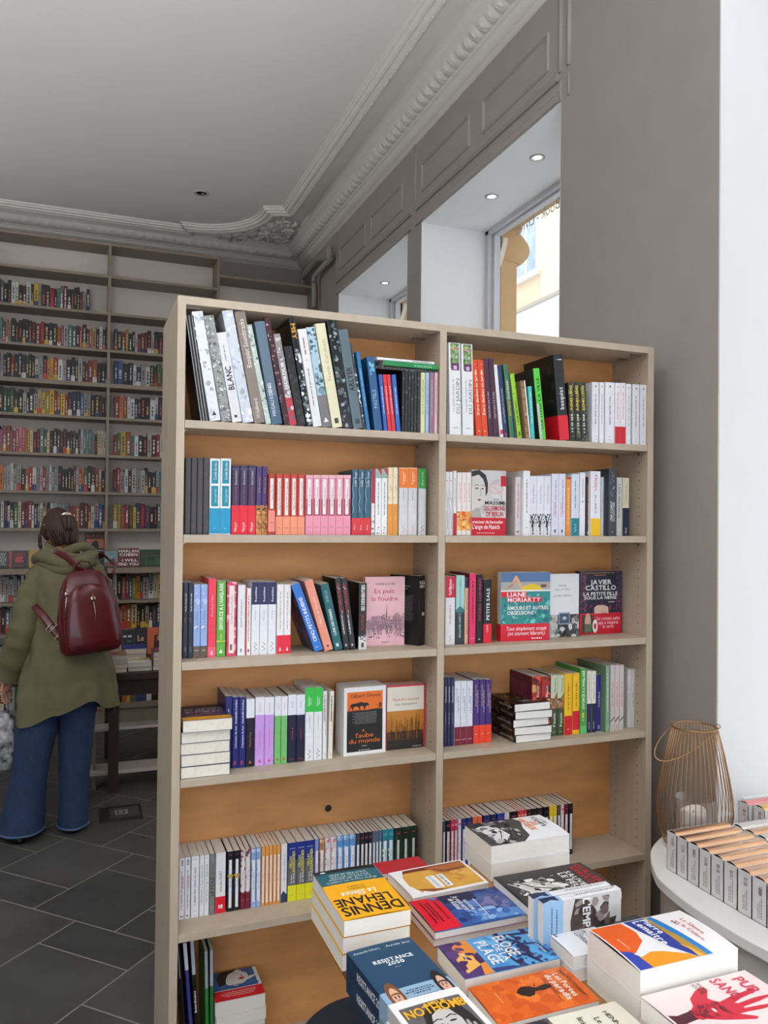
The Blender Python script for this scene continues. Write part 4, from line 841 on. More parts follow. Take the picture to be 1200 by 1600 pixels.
A2.book(605,679,134,'pale lavender paperback with pink type',(222,222,240),lambda i:[('l',.3,.55,(220,120,170),.3,.42),('l',.3,.9,(150,140,160),.5,.65),('r',.4,.05,.6,.1,(40,60,90))],n=2)
A2.book(681,706,151,'orange paperback with yellow capitals',(232,150,60),[tx('AU BOUT DE LA ROUTE',.1,.9,(250,230,170),.3,.65),('b',.96,1,(180,60,60))])
A2.book(708,750,136,'pale paperback with teal foot',(218,224,240),[('b',0,.285,(18,132,146)),('l',.45,.9,(130,140,160),.42,.58),('w',[(.35,.06),(.65,.09),(.35,.12),(.65,.15),(.4,.19)],.04,W_)])
A2.book(752,782,128,'white paperback with a lone black mark',(234,234,242),[('p',[(.4,.54),(.5,.56),(.6,.54),(.5,.52)],K_),('l',.6,.9,(150,150,160),.42,.58)])
A2.book(785,806,152,'slim dark brown paperback',(44,36,34),[('l',.2,.9,(190,150,100),.35,.65),('r',.3,.03,.7,.07,W_)])
A2.book(809,861,121,'wide white paperback with yellow foot',(234,234,242),[('b',0,.27,(240,194,16)),tx('ROMANE',.70,.9,(206,50,60),.35,.62),('l',.35,.65,(150,150,160),.4,.55),('p',[(.45,.93),(.55,.95),(.6,.93),(.5,.91)],(190,40,50))],W=.155)
A2.book(863,900,152,'white paperback with small hand-drawn mark',(230,230,240),[('l',.35,.85,(150,150,160),.42,.56),('w',[(.3,.03),(.6,.06),(.35,.09),(.65,.12)],.04,(60,60,70)),('e',.5,.9,.06,.015,K_)])
A2.book(903,942,108,'charcoal paperback with big grey lettering',(54,58,68),[tx("L'EMPLACEMENT",.22,.52,(206,206,212),.2,.5,bold=True),tx('DU FANTOME',.22,.50,(206,206,212),.55,.8,bold=True),('z',4,14,[(170,170,180)],.2,.56,.8,.94,.08),('e',.5,.06,.16,.02,W_)],W=.17)
A2.book(945,973,154,'greyish white slim paperback near the end',(206,206,204),[('l',.3,.9,(150,150,150),.3,.6),('e',.5,.06,.15,.02,(90,90,90))])
A2.book(975,1010,156,'cream paperback with navy foot',(212,204,178),[('b',0,.48,(24,32,60)),tx('roman de nuit',.55,.95,(140,130,100),.4,.6),('l',.04,.14,W_,.45,.6)])
# ------------------------------------------------ right bay, third shelf
A3 = Row('right', 2, 680, 860, 3.333, lambda x: 492-(x-50)*0.040, W=0.14)
A3.book(52,104,136,'white paperback with raspberry top',(234,232,238),[('b',.69,1,(206,32,64)),tx('Karl Mattsson',.73,.96,W_,.3,.6,bold=True),tx('mot',.78,.92,W_,.64,.8),('l',.3,.6,(200,150,160),.42,.55),('w',[(.4,.05),(.6,.08),(.4,.11),(.6,.14)],.03,(190,60,80))])
A3.book(106,151,131,'mint topped dark slate paperback',(40,56,62),[('b',.50,1,(168,214,210)),('p',[(0,.5),(.5,.56),(1,.5),(1,.46),(0,.46)],(60,120,130)),tx('CINQUANTE OMBRES',.55,.95,(100,130,140),.4,.6),tx('BENJAMIN WEITZ',.1,.45,(206,214,214),.35,.6)])
A3.book(153,175,141,'slim peach paperback with navy tip',(240,190,160),[('b',.84,1,(40,44,80)),('l',.15,.8,(190,130,110),.4,.6)])
A3.book(177,212,121,'bright pink paperback',(226,48,104),[('l',.3,.9,(120,20,60),.4,.6),('e',.5,.08,.26,.025,W_),('e',.5,.08,.12,.012,(226,48,104))],W=.15,backcol=(120,24,44))
A3.book(214,248,127,'black paperback with pink capitals',(24,24,28),[tx('LA REVERENTE',.62,.95,(226,60,110),.35,.65),tx('EDNA BUREAU',.32,.58,(206,50,90),.35,.65),('L',.05,.07,(190,190,190),.3,.7)])
A3.book(250,293,152,'black paperback with white title and red band',(22,22,24),[tx('PETITE SALE',.36,.86,(236,236,238),.36,.74,bold=True)],band=(0,.30,(222,26,52)),bandback=[tx('LOUISE MEY',.55,.95,W_,.35,.6)])
arl = [('b',0,1,(90,130,160)),('r',0,.74,1,1,(84,118,160)),('r',0,.74,1,.86,(170,170,166)),('p',[(.10,.76),(.16,.76),(.26,.92),(.28,.95),(.32,.95),(.46,.76),(.40,.76),(.30,.88),(.22,.78)],(226,170,136)),
 ('p',[(.40,.76),(.46,.80),(.62,.835),(.78,.80),(.84,.74),(.62,.72),(.56,.66),(.52,.66),(.56,.73),(.42,.73)],(236,196,40)),('e',.86,.80,.07,.03,(120,70,50)),('r',0,.72,1,.745,(236,232,224)),
 ('b',0.25,.72,(40,140,140)),('z',4,60,[(70,170,170),(30,110,120),(110,196,190)],0,.25,1,.70,.04),('r',0,.64,.52,.72,(214,24,48)),('r',.12,.565,.82,.64,(214,24,48)),
 ('t','LIANE',.12,.645,.50,.71,W_,{'bold':True}),('t','MORIARTY',.13,.572,.80,.632,W_,{'bold':True}),('t','AMOURS ET AUTRES',.12,.455,.96,.51,W_,{'bold':True}),('t','OBSESSIONS',.12,.385,.66,.44,W_,{'bold':True}),('L',.335,.345,W_,.25,.36)]
A3.face(345,590,114,450,'face-out novel with sunbather in yellow and red band',(232,232,234),arl,T=.03,rot=radians(-4),Y=2.345,band=(0,.25,(214,20,44)),bandart=[('t','Tout simplement exquis',.1,.62,.92,.86,W_,{'sh':.2}),('t','(et souvent hilarant).',.14,.34,.90,.58,W_,{'sh':.2}),('L',.1,.17,W_,.62,.86)],spine=[])
arw = [('b',0,1,(228,228,236)),('t','MARIE',.30,.80,.60,.83,(120,120,140)),('t','DE LATTRE',.20,.74,.72,.77,(120,120,140)),('t','LA PROMESSE',.10,.64,.80,.67,(120,120,140)),('r',0,0,1,.36,(60,62,64)),('r',0,.0,.3,.36,(190,190,190)),('z',2,40,[(30,30,32),(110,110,112),(170,170,170),(210,210,210)],0,.0,1,.36,.07),('r',.34,.2,.70,.39,(130,150,176)),('r',.37,.22,.67,.37,(60,76,96)),('e',.52,.30,.07,.05,(180,186,190)),('e',.45,.13,.09,.06,(200,200,200))]
A3.face(590,748,123,440,'face-out white novel with old photographs at its foot',(228,228,236),arw,T=.018,Y=2.375)
arc = [('b',0,1,(28,32,54)),('z',5,70,[(60,60,84),(120,50,70),(80,50,80)],0,.35,.16,1,.03),('z',6,70,[(60,60,84),(130,50,70),(80,50,80)],.84,.35,1,1,.03),('z',7,20,[(120,50,70)],.1,.35,.9,.5,.02),
 ('L',.965,.975,(214,150,70),.12,.82),('L',.93,.94,(214,150,70),.34,.62),('t','JAVIER',.24,.79,.74,.865,W_,{'bold':True}),('t','CASTILLO',.13,.70,.84,.775,W_,{'bold':True}),('t','LA PETITE FILLE',.08,.615,.88,.67,W_,{'bold':True}),('t','SOUS LA NEIGE',.10,.555,.86,.605,W_,{'bold':True}),('L',.50,.515,(220,220,226),.66,.82),
 ('p',[(.34,.33),(.33,.42),(.40,.46),(.55,.46),(.66,.43),(.67,.33)],(206,176,160)),('p',[(.50,.33),(.50,.37),(.62,.36),(.62,.33)],(190,150,134))]
A3.face(752,973,108,434,'face-out dark navy novel with red band and snow motif',(28,32,54),arc,T=.03,Y=2.40,band=(0,.335,(196,16,44)),bandart=[('r',.05,.08,.33,.92,(70,54,44)),('e',.19,.62,.07,.16,(200,160,140)),('r',.12,.1,.28,.5,(90,110,80)),('e',.36,.38,.06,.13,W_),('e',.36,.38,.03,.06,(196,16,44)),('t','Le roman culte',.40,.66,.94,.84,(250,215,220)),('t','qui a inspire',.44,.46,.90,.64,(250,215,220)),('t','la serie',.54,.28,.80,.44,(250,215,220))])
# ------------------------------------------------ right bay, fourth shelf
A4 = Row('right', 3, 680, 1020, 3.333, lambda x: 497-(x-45)*0.105, W=0.14)
A4.book(45,98,128,'slim navy paperback with white type',(40,42,84),lambda i:[tx('Chantal Pelletier',.52,.98,W_,.3,.65,bold=True),('l',.3,.5,(150,150,180),.4,.6),('e',.5,.08,.24,.018,W_)],n=3)
A4.book(99,196,147,'white paperback with maroon foot',(230,232,244),lambda i:[tx('STEPHANIE',.6,.95,(150,150,180),.25,.5),tx("L'INCONNUE",.34,.92,(120,120,170),.5,.75),('b',0,.285,(122,28,52)),('r',.15,.08,.85,.09,(220,190,200))],n=3)
A4.book(198,293,140,'violet paperback with orange red foot',(66,44,122),lambda i:[tx('Emmanuelle Favier',.55,.96,(236,190,110),.25,.5),tx('La part des cendres',.36,.95,(226,220,240),.55,.78),('b',0,.285,(238,68,34)),('L',.14,.15,W_,.3,.7)],n=3)
A4.book(503,550,124,'red novel with flame pattern beside the lying stack',(170,46,40),[('z',1,26,[(230,90,50),(60,20,24),(206,160,90),(120,30,30)],0,0,1,1,.25),tx('Rituel',.6,.9,W_,.5,.75),('b',0,.16,(110,40,120))],W=.15,backcol=(98,22,52),back=[('L',.85-.03*i,.86-.03*i,(160,90,110),.1,.8) for i in range(22)])
A4.book(552,598,124,'second red novel with flame pattern, right copy',(166,44,38),[('z',2,26,[(230,90,50),(60,20,24),(206,160,90),(120,30,30)],0,0,1,1,.25),tx('Rituel',.6,.9,W_,.5,.75)],W=.15)
A4.book(600,671,117,'sage green and brown paperback',(66,80,56),lambda i:[('b',.52,1,(196,206,176)),('p',[(0,.52),(1,.72),(1,.45),(0,.45)],(150,100,66)),('z',i,8,[(176,130,96),(110,76,50)],0,.45,1,.62,.2),tx('Benedicte',.7,.97,(50,60,44),.5,.75),tx('Peutin',.1,.42,(220,226,210),.35,.7,bold=True),('e',.5,.06,.2,.02,W_)],n=2,W=.145)
A4.book(673,713,109,'golden yellow paperback with tall red foot',(238,190,20),[('b',.0,.31,(206,12,42)),('l',.4,.85,(190,120,30),.4,.6),('r',.35,.08,.6,.10,(230,150,150))],W=.15)
A4.book(715,753,106,'golden yellow paperback with red stripe',(238,190,20),[('b',.07,.38,(206,12,42)),('l',.45,.85,(190,120,30),.4,.6)],W=.15)
A4.book(755,788,82,'green paperback with bold white capitals, tall',(70,156,66),[tx("DIVORCE A L'ANGLAISE",.38,.97,(245,250,240),.28,.68,bold=True),('l',.2,.32,(236,214,60),.3,.6),('b',0,.12,(96,190,110))],W=.155)
A4.book(789,838,96,'white paperback with midnight blue foot',(226,222,212),lambda i:[('l',.55,.95,(170,160,150),.4,.6),('b',0,.47,(26,34,70)),('l',.06,.2,(160,160,180),.4,.6)],n=2,W=.15)
A4.book(840,864,116,'slim royal blue paperback with white type',(52,48,140),[tx('Punish Black',.38,.75,W_,.35,.65,bold=True),('r',.3,.03,.7,.1,(150,170,220))])
A4.book(888,908,68,'tall sage green book with broad side visible',(128,164,132),[('l',.3,.9,(200,220,200),.35,.6),('w',[(.3,.05),(.7,.08),(.3,.11)],.06,W_)],W=.17,backcol=(112,140,108))
A4.book(911,983,64,'pale rose grey paperback with corner drawing',(206,196,194),lambda i:[('l',.35,.75,(206,140,140),.35,.65),('p',[(0,.15),(1,.22),(1,.19),(0,.12)],(110,104,100)),('w',[(.3,.03),(.6,.06),(.3,.09)],.05,(90,90,90))],n=3,W=.155)
A4.book(1001,1039,86,'narrow grey white paperback with black dot',(204,202,200),lambda i:[tx('PURE SANG',.3,.65,(110,150,150),.3,.65),('e',.5,.05,.24,.015,K_)],n=2,W=.14)
# stack of dark-covered books lying, spines to the left
y5 = [(300+100*0,0)]
zt = R4 and A4.z; xs0 = onY(680+405/3.333, 1020+495/3.333, 2.300).x
for k in range(5):
    T = .0255; Wd, H = .14, .165
    ang = radians((2,-3,2,-2,1)[k]); x0 = .0+xs0-.002*k+(.006,.004,.0,.010,.008)[k]
    M = Matrix.Translation((x0, 2.292+(.0,.002,.0,.001,.0)[k], A4.z+.0005+k*(T+.0005))) @ Matrix.Rotation(ang, 4, 'Z')
    fr = [('z',3,90,[(90,70,40),(140,110,60),(50,36,30),(190,150,90),(30,24,24)],0,.35,1,1,.05),('t','REBECCA',.3,.18,.85,.28,(210,200,190)),('L',.1,.12,(180,170,160),.3,.8)]
    book('dark novel lying in the stack of five, %s from the bottom, fourth right shelf' % ORD[k] if k < 4 else 'dark photo-covered novel topping the stack of five, fourth right shelf', Wd, H, T, M, (36,24,22), front=fr if k == 4 else (), spine=[('z',k,24,[(90,60,40),(20,14,14),(120,90,60)],0,0,1,1,.3),tx('REBECCA LIGHIERI',.1,.6,(210,200,190),.35,.6)], pages=PAGESW)
# stack of five lying on the left bay's fourth shelf, page edges to the viewer
zz = R4.z+.0005
xl = onY(282, 1200, 2.29).x
for k in range(5):
    T = .0325 if k < 4 else .034; Wd, H = .138, .175
    M = Matrix.Translation((xl+(.001,.0015,.0,.001,.004)[k]+Wd, 2.288+H*.0+(.0,.002,.001,.0,-.014)[k]+.0, zz)) @ Matrix.Rotation(radians((0,.4,-.4,.5,-1.5)[k]), 4, 'Z') @ Matrix(((-1,0,0,0),(0,-1,0,0),(0,0,1,0),(0,0,0,1))) @ Matrix.Translation((0,-H,0))
    fr = [('b',0,1,(34,38,84)),('b',.78,1,(216,150,40)),('t','UNE BELLE VIE',.12,.40,.9,.52,(225,225,235)),('t','SURRUNT CO',.1,.22,.9,.34,(225,225,235)),('w',[(.2,.7),(.5,.62),(.9,.74)],.02,(220,150,120)),('w',[(.1,.62),(.6,.57)],.015,(200,120,100))]
    book('novel lying page edges outward, %s from the bottom of five, fourth left shelf' % ORD[k] if k < 4 else 'novel with navy and gold cover topping the stack of five, fourth left shelf', Wd, H, T, M, (34,38,84), front=fr if k == 4 else (), pages=mat((232,226,212),0.8,0.05,90))
    zz += T+.0005
# ------------------------------------------------ right bay, fifth shelf: pocket books
A5 = Row('right', 4, 680, 1180, 3.333, lambda x: 560-(x-40)*0.13, W=0.11)
def pk(c, c2=None, dot=DOT, lab=(232,232,236)):
    return (c, c2, dot, lab)
segs = [(38,54,1,'slate',(70,80,96),None),(56,79,1,'black and crimson',(30,28,34),[(150,40,60)]),(80,117,2,'raspberry pink',(206,60,96),[(240,140,160)]),(118,136,1,'milky white',(220,210,224),[(200,120,140)]),(137,192,2,'dark blue',(34,50,120),None),(194,244,2,'orange coral',(226,110,70),None),(250,286,1,'navy wide',(30,44,104),None),(288,318,1,'deep navy',(26,38,92),None),(322,360,1,'cobalt blue',(36,60,140),None),(362,386,1,'white with pink mark',(226,216,226),None),(388,429,1,'wide black',(26,24,28),None),(430,476,3,'scarlet',(206,44,52),[(240,170,160)]),(477,504,1,'black grey',(36,34,38),None),(505,531,1,'ink black',(24,24,28),None),(533,561,1,'coal black',(30,28,32),None),(565,593,1,'jet black',(22,22,26),None),(595,634,2,'yellow',(230,196,40),None),(636,653,1,'dark taupe',(84,76,74),None),(655,671,1,'white and rose',(226,206,206),[(206,110,110)]),(673,693,1,'maroon',(110,24,44),None),(696,718,1,'black with grey panel at the end',(22,22,26),None)]
for (a, b, n, nm, c, c2) in segs:
    A5.book(a,b,0,nm+' pocket book',c,lambda i, c2=c2: pocket(c2=c2,lab=(228,228,232) if sum(c)<600 else (240,240,240)),n=n,H=PH)
# ================================================================ display table in front
TZ = 0.853
t = thing('display_table', 'wooden display table in the foreground carrying piles of novels', 'table', (0.80, 1.30, 0))
WOOD = mat((150,108,62), 0.45, 0.12, 8, stretch=(6,1,1)); DARKM = mat((30,28,28), 0.4, 0.02)
m = MB(); m.prism([(-.314,-.62),(.30,-.62),(.30,.45)]+[(-.314+.17-.17*sin(pi/2*k/8), .45-.17+.17*cos(pi/2*k/8)) for k in range(9)], 'z', TZ-.03, TZ, WOOD); m.build('tabletop', t, bevel=0.002)
for (x, y) in ((-.08,-.45),(.20,-.45),(-.08,.20),(.20,.20)):
    m = MB(); m.prism([(-.02,-.02),(.02,-.02),(.02,.02),(-.02,.02)], 'z', 0, TZ-.03, DARKM); m.build('leg', t, bevel=0.003, loc=(x, y, 0))
m = MB(); m.box((-.10,-.47,TZ-.075),(-.085,.22,TZ-.03),DARKM); m.build('apron', t)
m = MB(); m.box((.205,-.47,TZ-.075),(.22,.22,TZ-.03),DARKM); m.build('apron', t)
def flat(desc, x0, x1, y0, y1, z, T, rot, base, front=(), ang=0, **k):
    if rot == 0: W_b, H_b, o, r = x1-x0, y1-y0, (x0, y0), 0
    elif rot == -90: W_b, H_b, o, r = y1-y0, x1-x0, (x0, y1), -90
    else: W_b, H_b, o, r = x1-x0, y1-y0, (x1, y1), 180
    M = Matrix.Translation((o[0], o[1], z)) @ Matrix.Rotation(radians(r+ang), 4, 'Z')
    return book(desc, W_b, H_b, T, M, base, front=front, **k)
def pile(n, ztop, desc, low, x0, x1, y0, y1, rot, base, front, jit=0.003, ang=0, seed=1, puff=0.0015, **k):
    R = random.Random(seed); T = (ztop-puff-TZ-0.0003)/n
    for i in range(n):
        top = i == n-1; dx, dy = (0, 0) if top else (R.uniform(-jit, jit), R.uniform(-jit, jit))
        lab = desc if top else low % ('bottom' if i == 0 else 'middle' if n == 3 else ORD[i]+' lowest')
        kk = dict(k); 
        if not top: kk.pop('band', None); kk.pop('bandart', None)
        flat(lab, x0+dx, x1+dx, y0+dy, y1+dy, TZ+0.0003+i*T, T-0.0006, rot, base, front=front if top else (), ang=ang, puff=puff if top else 0, **kk)
PGW = mat((236,233,226), 0.85, 0.05, 120, stretch=(1,1,10))
# yellow and petrol thriller, upside down to the camera
L = [('b',0,1,(240,170,18)),('b',0,.36,(20,94,108)),('b',0,.055,(22,22,24))]
L = [('b',0,1,(242,174,20)),('b',0,.32,(22,92,106)),('b',0,.07,(22,22,24)),
     ('t','DENNIS',.05,.785,.95,.945,K_,{'bold':True,'mx':1.6}),('t','LEHANE',.12,.62,.97,.765,K_,{'bold':True,'mx':1.6}),('t','Le Silence',.26,.50,.80,.595,(250,240,225),{'bold':True,'sh':.15}),('t','ROMAN',.38,.445,.66,.47,(60,50,30)),('t','ROBERT',.3,.40,.75,.425,(60,50,30)),
     ('t',"d'une mere en colere",.10,.265,.90,.30,(226,236,236)),('t','La soif de justice',.18,.215,.84,.25,(226,236,236)),('t','MYSTIC RIVER',.10,.165,.90,.20,(200,220,222)),('t','SHUTTER ISLAND',.2,.115,.80,.15,(226,236,236)),('e',.86,.045,.045,.022,(220,226,226))]
pile(3,.950,'yellow and petrol thriller upside down topping the left pile on the table','petrol-banded thriller, %s of the left pile on the table',.475,.612,1.415,1.628,180,(242,174,20),L,jit=.005,pages=PGW,seed=3,backcol=(24,40,60))
# dark blue novel with portrait band
L = [('b',0,1,(28,72,104)),('t','Amanda Sthers',.06,.915,.46,.95,(214,224,230)),('t','Aurelie Jean',.56,.915,.94,.95,(214,224,230)),('t','RESISTANCE',.22,.69,.82,.745,(244,246,248),{'bold':True}),('t','2050',.38,.625,.64,.68,(244,246,248),{'bold':True}),('L',.575,.585,(180,196,206),.45,.56)]
def portrait(u, v, s, hair, skin, top):
    return [('p',[(u-.10*s,v-.11*s),(u-.085*s,v+.01*s),(u-.07*s,v+.075*s),(u-.0*s,v+.10*s),(u+.075*s,v+.07*s),(u+.09*s,v-.01*s),(u+.11*s,v-.11*s)],hair),('p',[(u-.03*s,v-.12*s),(u-.03*s,v-.03*s),(u+.03*s,v-.03*s),(u+.03*s,v-.12*s)],skin),('e',u,v+.02*s,.055*s,.05*s,skin),('p',[(u-.14*s,v-.14*s),(u-.09*s,v-.08*s),(u-.03*s,v-.06*s),(u,v-.09*s),(u+.03*s,v-.06*s),(u+.10*s,v-.08*s),(u+.15*s,v-.14*s)],top),
      ('e',u-.02*s,v+.025*s,.010*s,.005*s,(60,44,40)),('e',u+.022*s,v+.025*s,.010*s,.005*s,(60,44,40)),('p',[(u-.02*s,v-.003*s),(u+.02*s,v-.003*s),(u,v-.013*s)],(176,70,70)),('p',[(u-.06*s,v+.05*s),(u-.02*s,v+.075*s),(u+.05*s,v+.05*s),(u+.03*s,v+.085*s),(u-.04*s,v+.085*s)],hair)]
BA = [('b',0,1,(146,180,210)),('L',.72,.78,(40,60,90),.34,.74),('L',.60,.66,(40,60,90),.30,.76),('L',.48,.54,(40,60,90),.40,.66),('L',.30,.34,(60,80,110),.34,.74)]
pb = lambda u, s, hair, skin, top: [(q[0], )+tuple(q[1:]) for q in portrait(u, .45, s, hair, skin, top)]
def scalev(items, k):
    out = []
    for q in items:
        if q[0] == 'p': out.append(('p', [(u, .5+(v-.45)*k) for u, v in q[1]], q[2]))
        else: out.append(('e', q[1], .5+(q[2]-.45)*k, q[3], q[4]*k, q[5]))
    return out
def face_(u, hair, skin, top):
    return [('e',u,.56,.105,.34,hair),('p',[(u-.16,.02),(u-.13,.2),(u-.05,.28),(u+.05,.28),(u+.13,.2),(u+.17,.02)],top),('p',[(u-.035,.2),(u-.03,.4),(u+.03,.4),(u+.035,.2),(u,.12)],skin),('e',u,.54,.066,.22,skin),('p',[(u-.075,.58),(u-.05,.78),(u+.02,.82),(u+.07,.76),(u+.075,.58),(u+.045,.70),(u-.02,.73),(u-.055,.68)],hair),
      ('e',u-.025,.57,.011,.028,(60,44,40)),('e',u+.027,.57,.011,.028,(60,44,40)),('p',[(u-.025,.42),(u+.025,.42),(u,.36)],(176,70,70)),('w',[(u-.038,.64),(u-.014,.655)],.006,hair),('w',[(u+.014,.655),(u+.038,.64)],.006,hair)]
BA += face_(.17,(126,80,50),(226,180,154),(96,120,150))+face_(.86,(34,28,30),(220,176,152),(24,24,28))
pile(2,.927,'dark blue novel with a pale blue portrait band, front left of the table','dark blue novel at the %s of the portrait band pile',.474,.602,1.160,1.352,0,(28,72,104),L,ang=4.5,jit=.002,pages=PGW,seed=5,band=(0.02,.27,(146,180,210)),bandart=BA,spinecol=(20,50,84),spine=[txd('RESISTANCE 2050',.2,.75,W_,.3,.7,bold=True),('b',0,.28,(120,140,160))])
# grey portrait novel with yellow capitals
L = [('b',0,1,(236,236,238)),('r',.075,.04,.925,.90,(96,96,98)),('r',.075,.04,.25,.55,(150,150,152)),('p',[(.25,.04),(.22,.5),(.30,.74),(.45,.86),(.66,.88),(.80,.80),(.86,.66),(.90,.40),(.9,.04)],(34,34,36)),
  ('p',[(.33,.04),(.30,.4),(.32,.58),(.40,.72),(.54,.78),(.66,.74),(.72,.60),(.70,.40),(.62,.24),(.58,.04)],(196,194,192)),
  ('e',.41,.585,.05,.018,(40,40,42)),('e',.60,.60,.05,.018,(40,40,42)),('e',.41,.585,.018,.012,(226,226,226)),('w',[(.34,.63),(.42,.655),(.48,.64)],.02,(60,58,58)),('w',[(.54,.65),(.62,.675),(.68,.65)],.02,(60,58,58)),('w',[(.50,.58),(.52,.47),(.48,.455)],.012,(140,138,136)),('p',[(.42,.37),(.50,.39),(.58,.375),(.50,.335)],(60,48,50)),
  ('p',[(.62,.04),(.64,.30),(.70,.44),(.74,.56),(.77,.56),(.77,.42),(.80,.52),(.83,.51),(.83,.38),(.87,.46),(.90,.44),(.90,.04)],(170,168,166)),('w',[(.70,.30),(.72,.44)],.01,(110,110,110)),('w',[(.77,.30),(.78,.42)],.01,(110,110,110)),
  ('t','AMELIE',.38,.845,.70,.885,(240,190,70),{'bold':True}),('t','NOTHOMB',.10,.745,.92,.855,(244,176,32),{'bold':True,'mx':1.6})]
pile(4,.955,'white-edged novel with grey portrait and yellow capitals at the table front','white-edged novel, %s of the grey portrait pile',.466,.590,.955,1.139,0,(236,236,238),L,ang=3.5,jit=.003,pages=PGW,seed=6,spinecol=(200,196,192),backcol=(190,150,130))
# sleeping arm photo paperback with sticker slips
L = [('b',0,1,(240,238,236)),('p',[(1,.1),(.62,.1),(.34,.07),(.16,.16),(.05,.40),(.02,.72),(.0,.96),(.04,.97),(1,.97)],(206,150,60)),('r',0,.86,.20,.97,(180,110,50))]
L = [('b',0,1,(238,236,238)),('p',[(.05,.18),(.30,.10),(.62,.08),(.84,.16),(.93,.30),(.93,.97),(.05,.97)],(212,160,66)),('z',5,26,[(200,140,56),(222,172,80)],.12,.14,.9,.95,.09),
  ('p',[(.05,.18),(.16,.14),(.16,.40),(.22,.60),(.18,.97),(.05,.97)],(110,40,30)),('p',[(.10,.45),(.20,.50),(.34,.56),(.40,.66),(.36,.80),(.26,.97),(.08,.97)],(176,104,52)),('w',[(.2,.55),(.32,.62),(.30,.95)],.03,(90,44,30)),('w',[(.26,.6),(.36,.72),(.34,.95)],.02,(120,66,40)),
  ('p',[(.76,.10),(.93,.28),(.93,.5),(.84,.3)],(140,76,40)),('r',.42,.35,.86,.47,W_),('r',.42,.50,.86,.58,W_),('t','LE CONSENTEMENT',.45,.37,.83,.44,(90,110,150)),('L',.52,.55,(110,130,160),.46,.82)]
flat('white-bordered paperback with golden sleeping arm photo and label slips on table',.690,.884,1.600,1.735,TZ+.0003,.0185,-90,(238,236,238),front=L,pages=PGW,ang=3,puff=.002)
flat('red-covered paperback under the fold behind the yellow thriller pile',.680,.80,1.745,1.81,TZ+.0003,.014,-90,(176,24,40),pages=PGW)
# blue novel with red band
L = [('b',0,1,(54,92,160)),('z',7,40,[(40,72,140),(90,130,196),(30,50,110)],0,.2,1,1,.10),('r',0,.30,.30,.66,(26,34,70)),('p',[(.28,.66),(.5,.6),(.75,.64),(.80,.82),(.6,.96),(.34,.92),(.2,.8)],(84,96,150)),('z',8,26,[(120,120,170),(70,80,140)],.3,.62,.75,.92,.07),('p',[(.60,.45),(.95,.5),(.97,.95),(.80,1),(.70,.8),(.72,.6)],(92,140,206)),('z',11,30,[(140,180,226),(60,104,180)],.6,.4,.97,.95,.05),
  ('t','NADIA HASHIMI',.28,.50,.62,.535,W_,{'bold':True}),('t','Je vous ecris',.10,.435,.60,.49,W_,{'sh':.2,'bold':True}),('t','de Kaboul',.16,.37,.54,.43,W_,{'sh':.2,'bold':True}),('L',.60,.61,W_,.3,.9)]
pile(2,.887,'blue novel with a broad red band in the table middle','novel with red line at its edge, %s of the blue pile',.672,.890,1.432,1.566,-90,(54,92,160),L,pages=PGW,seed=8,backcol=(214,20,46),band=(0,.285,(216,16,44)),bandart=[('t','LE CANNIBALE CLUB',.06,.72,.74,.82,(60,10,24)),('L',.50,.56,(60,10,24),.14,.80),('L',.38,.44,(60,10,24),.20,.74),('L',.24,.30,(60,10,24),.12,.84)],puff=.003)
# tall pile at the back: black and white street cover
L = [('b',0,1,(236,236,240)),('p',[(0,0),(1,0),(1,.42),(.82,.55),(.5,.58),(.2,.66),(0,.62)],(70,70,72)),('p',[(.25,.05),(.9,.12),(.95,.2),(.7,.34),(.35,.3),(.12,.2)],(222,222,224)),('z',3,50,[(30,30,32),(120,120,122),(176,176,178),(50,50,52)],0,.0,1,.5,.05),('w',[(.1,.5),(.9,.3)],.02,(30,30,30)),('w',[(.05,.42),(.8,.2)],.015,(40,40,40)),('e',.74,.44,.09,.045,(24,24,26)),('e',.74,.44,.05,.025,(180,180,180)),('r',.0,.0,.2,.2,(30,30,32)),
  ('t','YASMINA',.22,.90,.48,.93,(60,60,64)),('t','Khadra',.10,.82,.58,.90,(40,40,46)),('t','LES',.30,.74,.48,.80,(236,130,50),{'bold':True}),('t','VERTUEUX',.10,.64,.66,.72,(240,130,40),{'bold':True})]
pile(2,.938,'thick white novel with black and white street photo, tallest pile at the back','thick novel at the %s of the back pile',.920,1.138,1.652,1.790,-90,(236,236,240),L,pages=PGW,seed=9,jit=.006,puff=.003)
# black novel with red and white title
L = [('b',0,1,(56,56,58)),('p',[(.30,.10),(.50,.12),(.72,.22),(.86,.36),(.8,.50),(.66,.60),(.5,.55),(.36,.36)],(206,204,202)),('z',4,60,[(236,234,232),(120,118,118),(40,40,42),(160,158,156)],.25,.06,.85,.62,.05),('w',[(.2,.1),(.5,.25),(.7,.5)],.03,(90,90,90)),('w',[(.3,.05),(.62,.2),(.8,.45)],.02,(240,240,240)),('p',[(.86,.1),(1,.1),(1,.8),(.9,.4)],(30,30,32)),
  ('t','SAUVER',.22,.70,.80,.765,(240,240,240),{'bold':True}),('t','LE FEU',.24,.62,.74,.685,(240,240,240),{'bold':True}),('t','GUILLERMO',.05,.885,.97,.955,(214,30,50)),('t','ARRIAGA',.08,.805,.80,.87,(214,30,50))]
flat('pale lavender edged hardback under the black novel on the table',.925,1.112,1.432,1.560,TZ+.0003,.030,-90,(222,222,238),pages=mat((226,226,240),.8,.03))
flat('charcoal novel with swirling white beast and red author name on table',.880,1.112,1.418,1.572,TZ+.031,.018,-90,(56,56,58),front=L,pages=PGW,puff=.002)
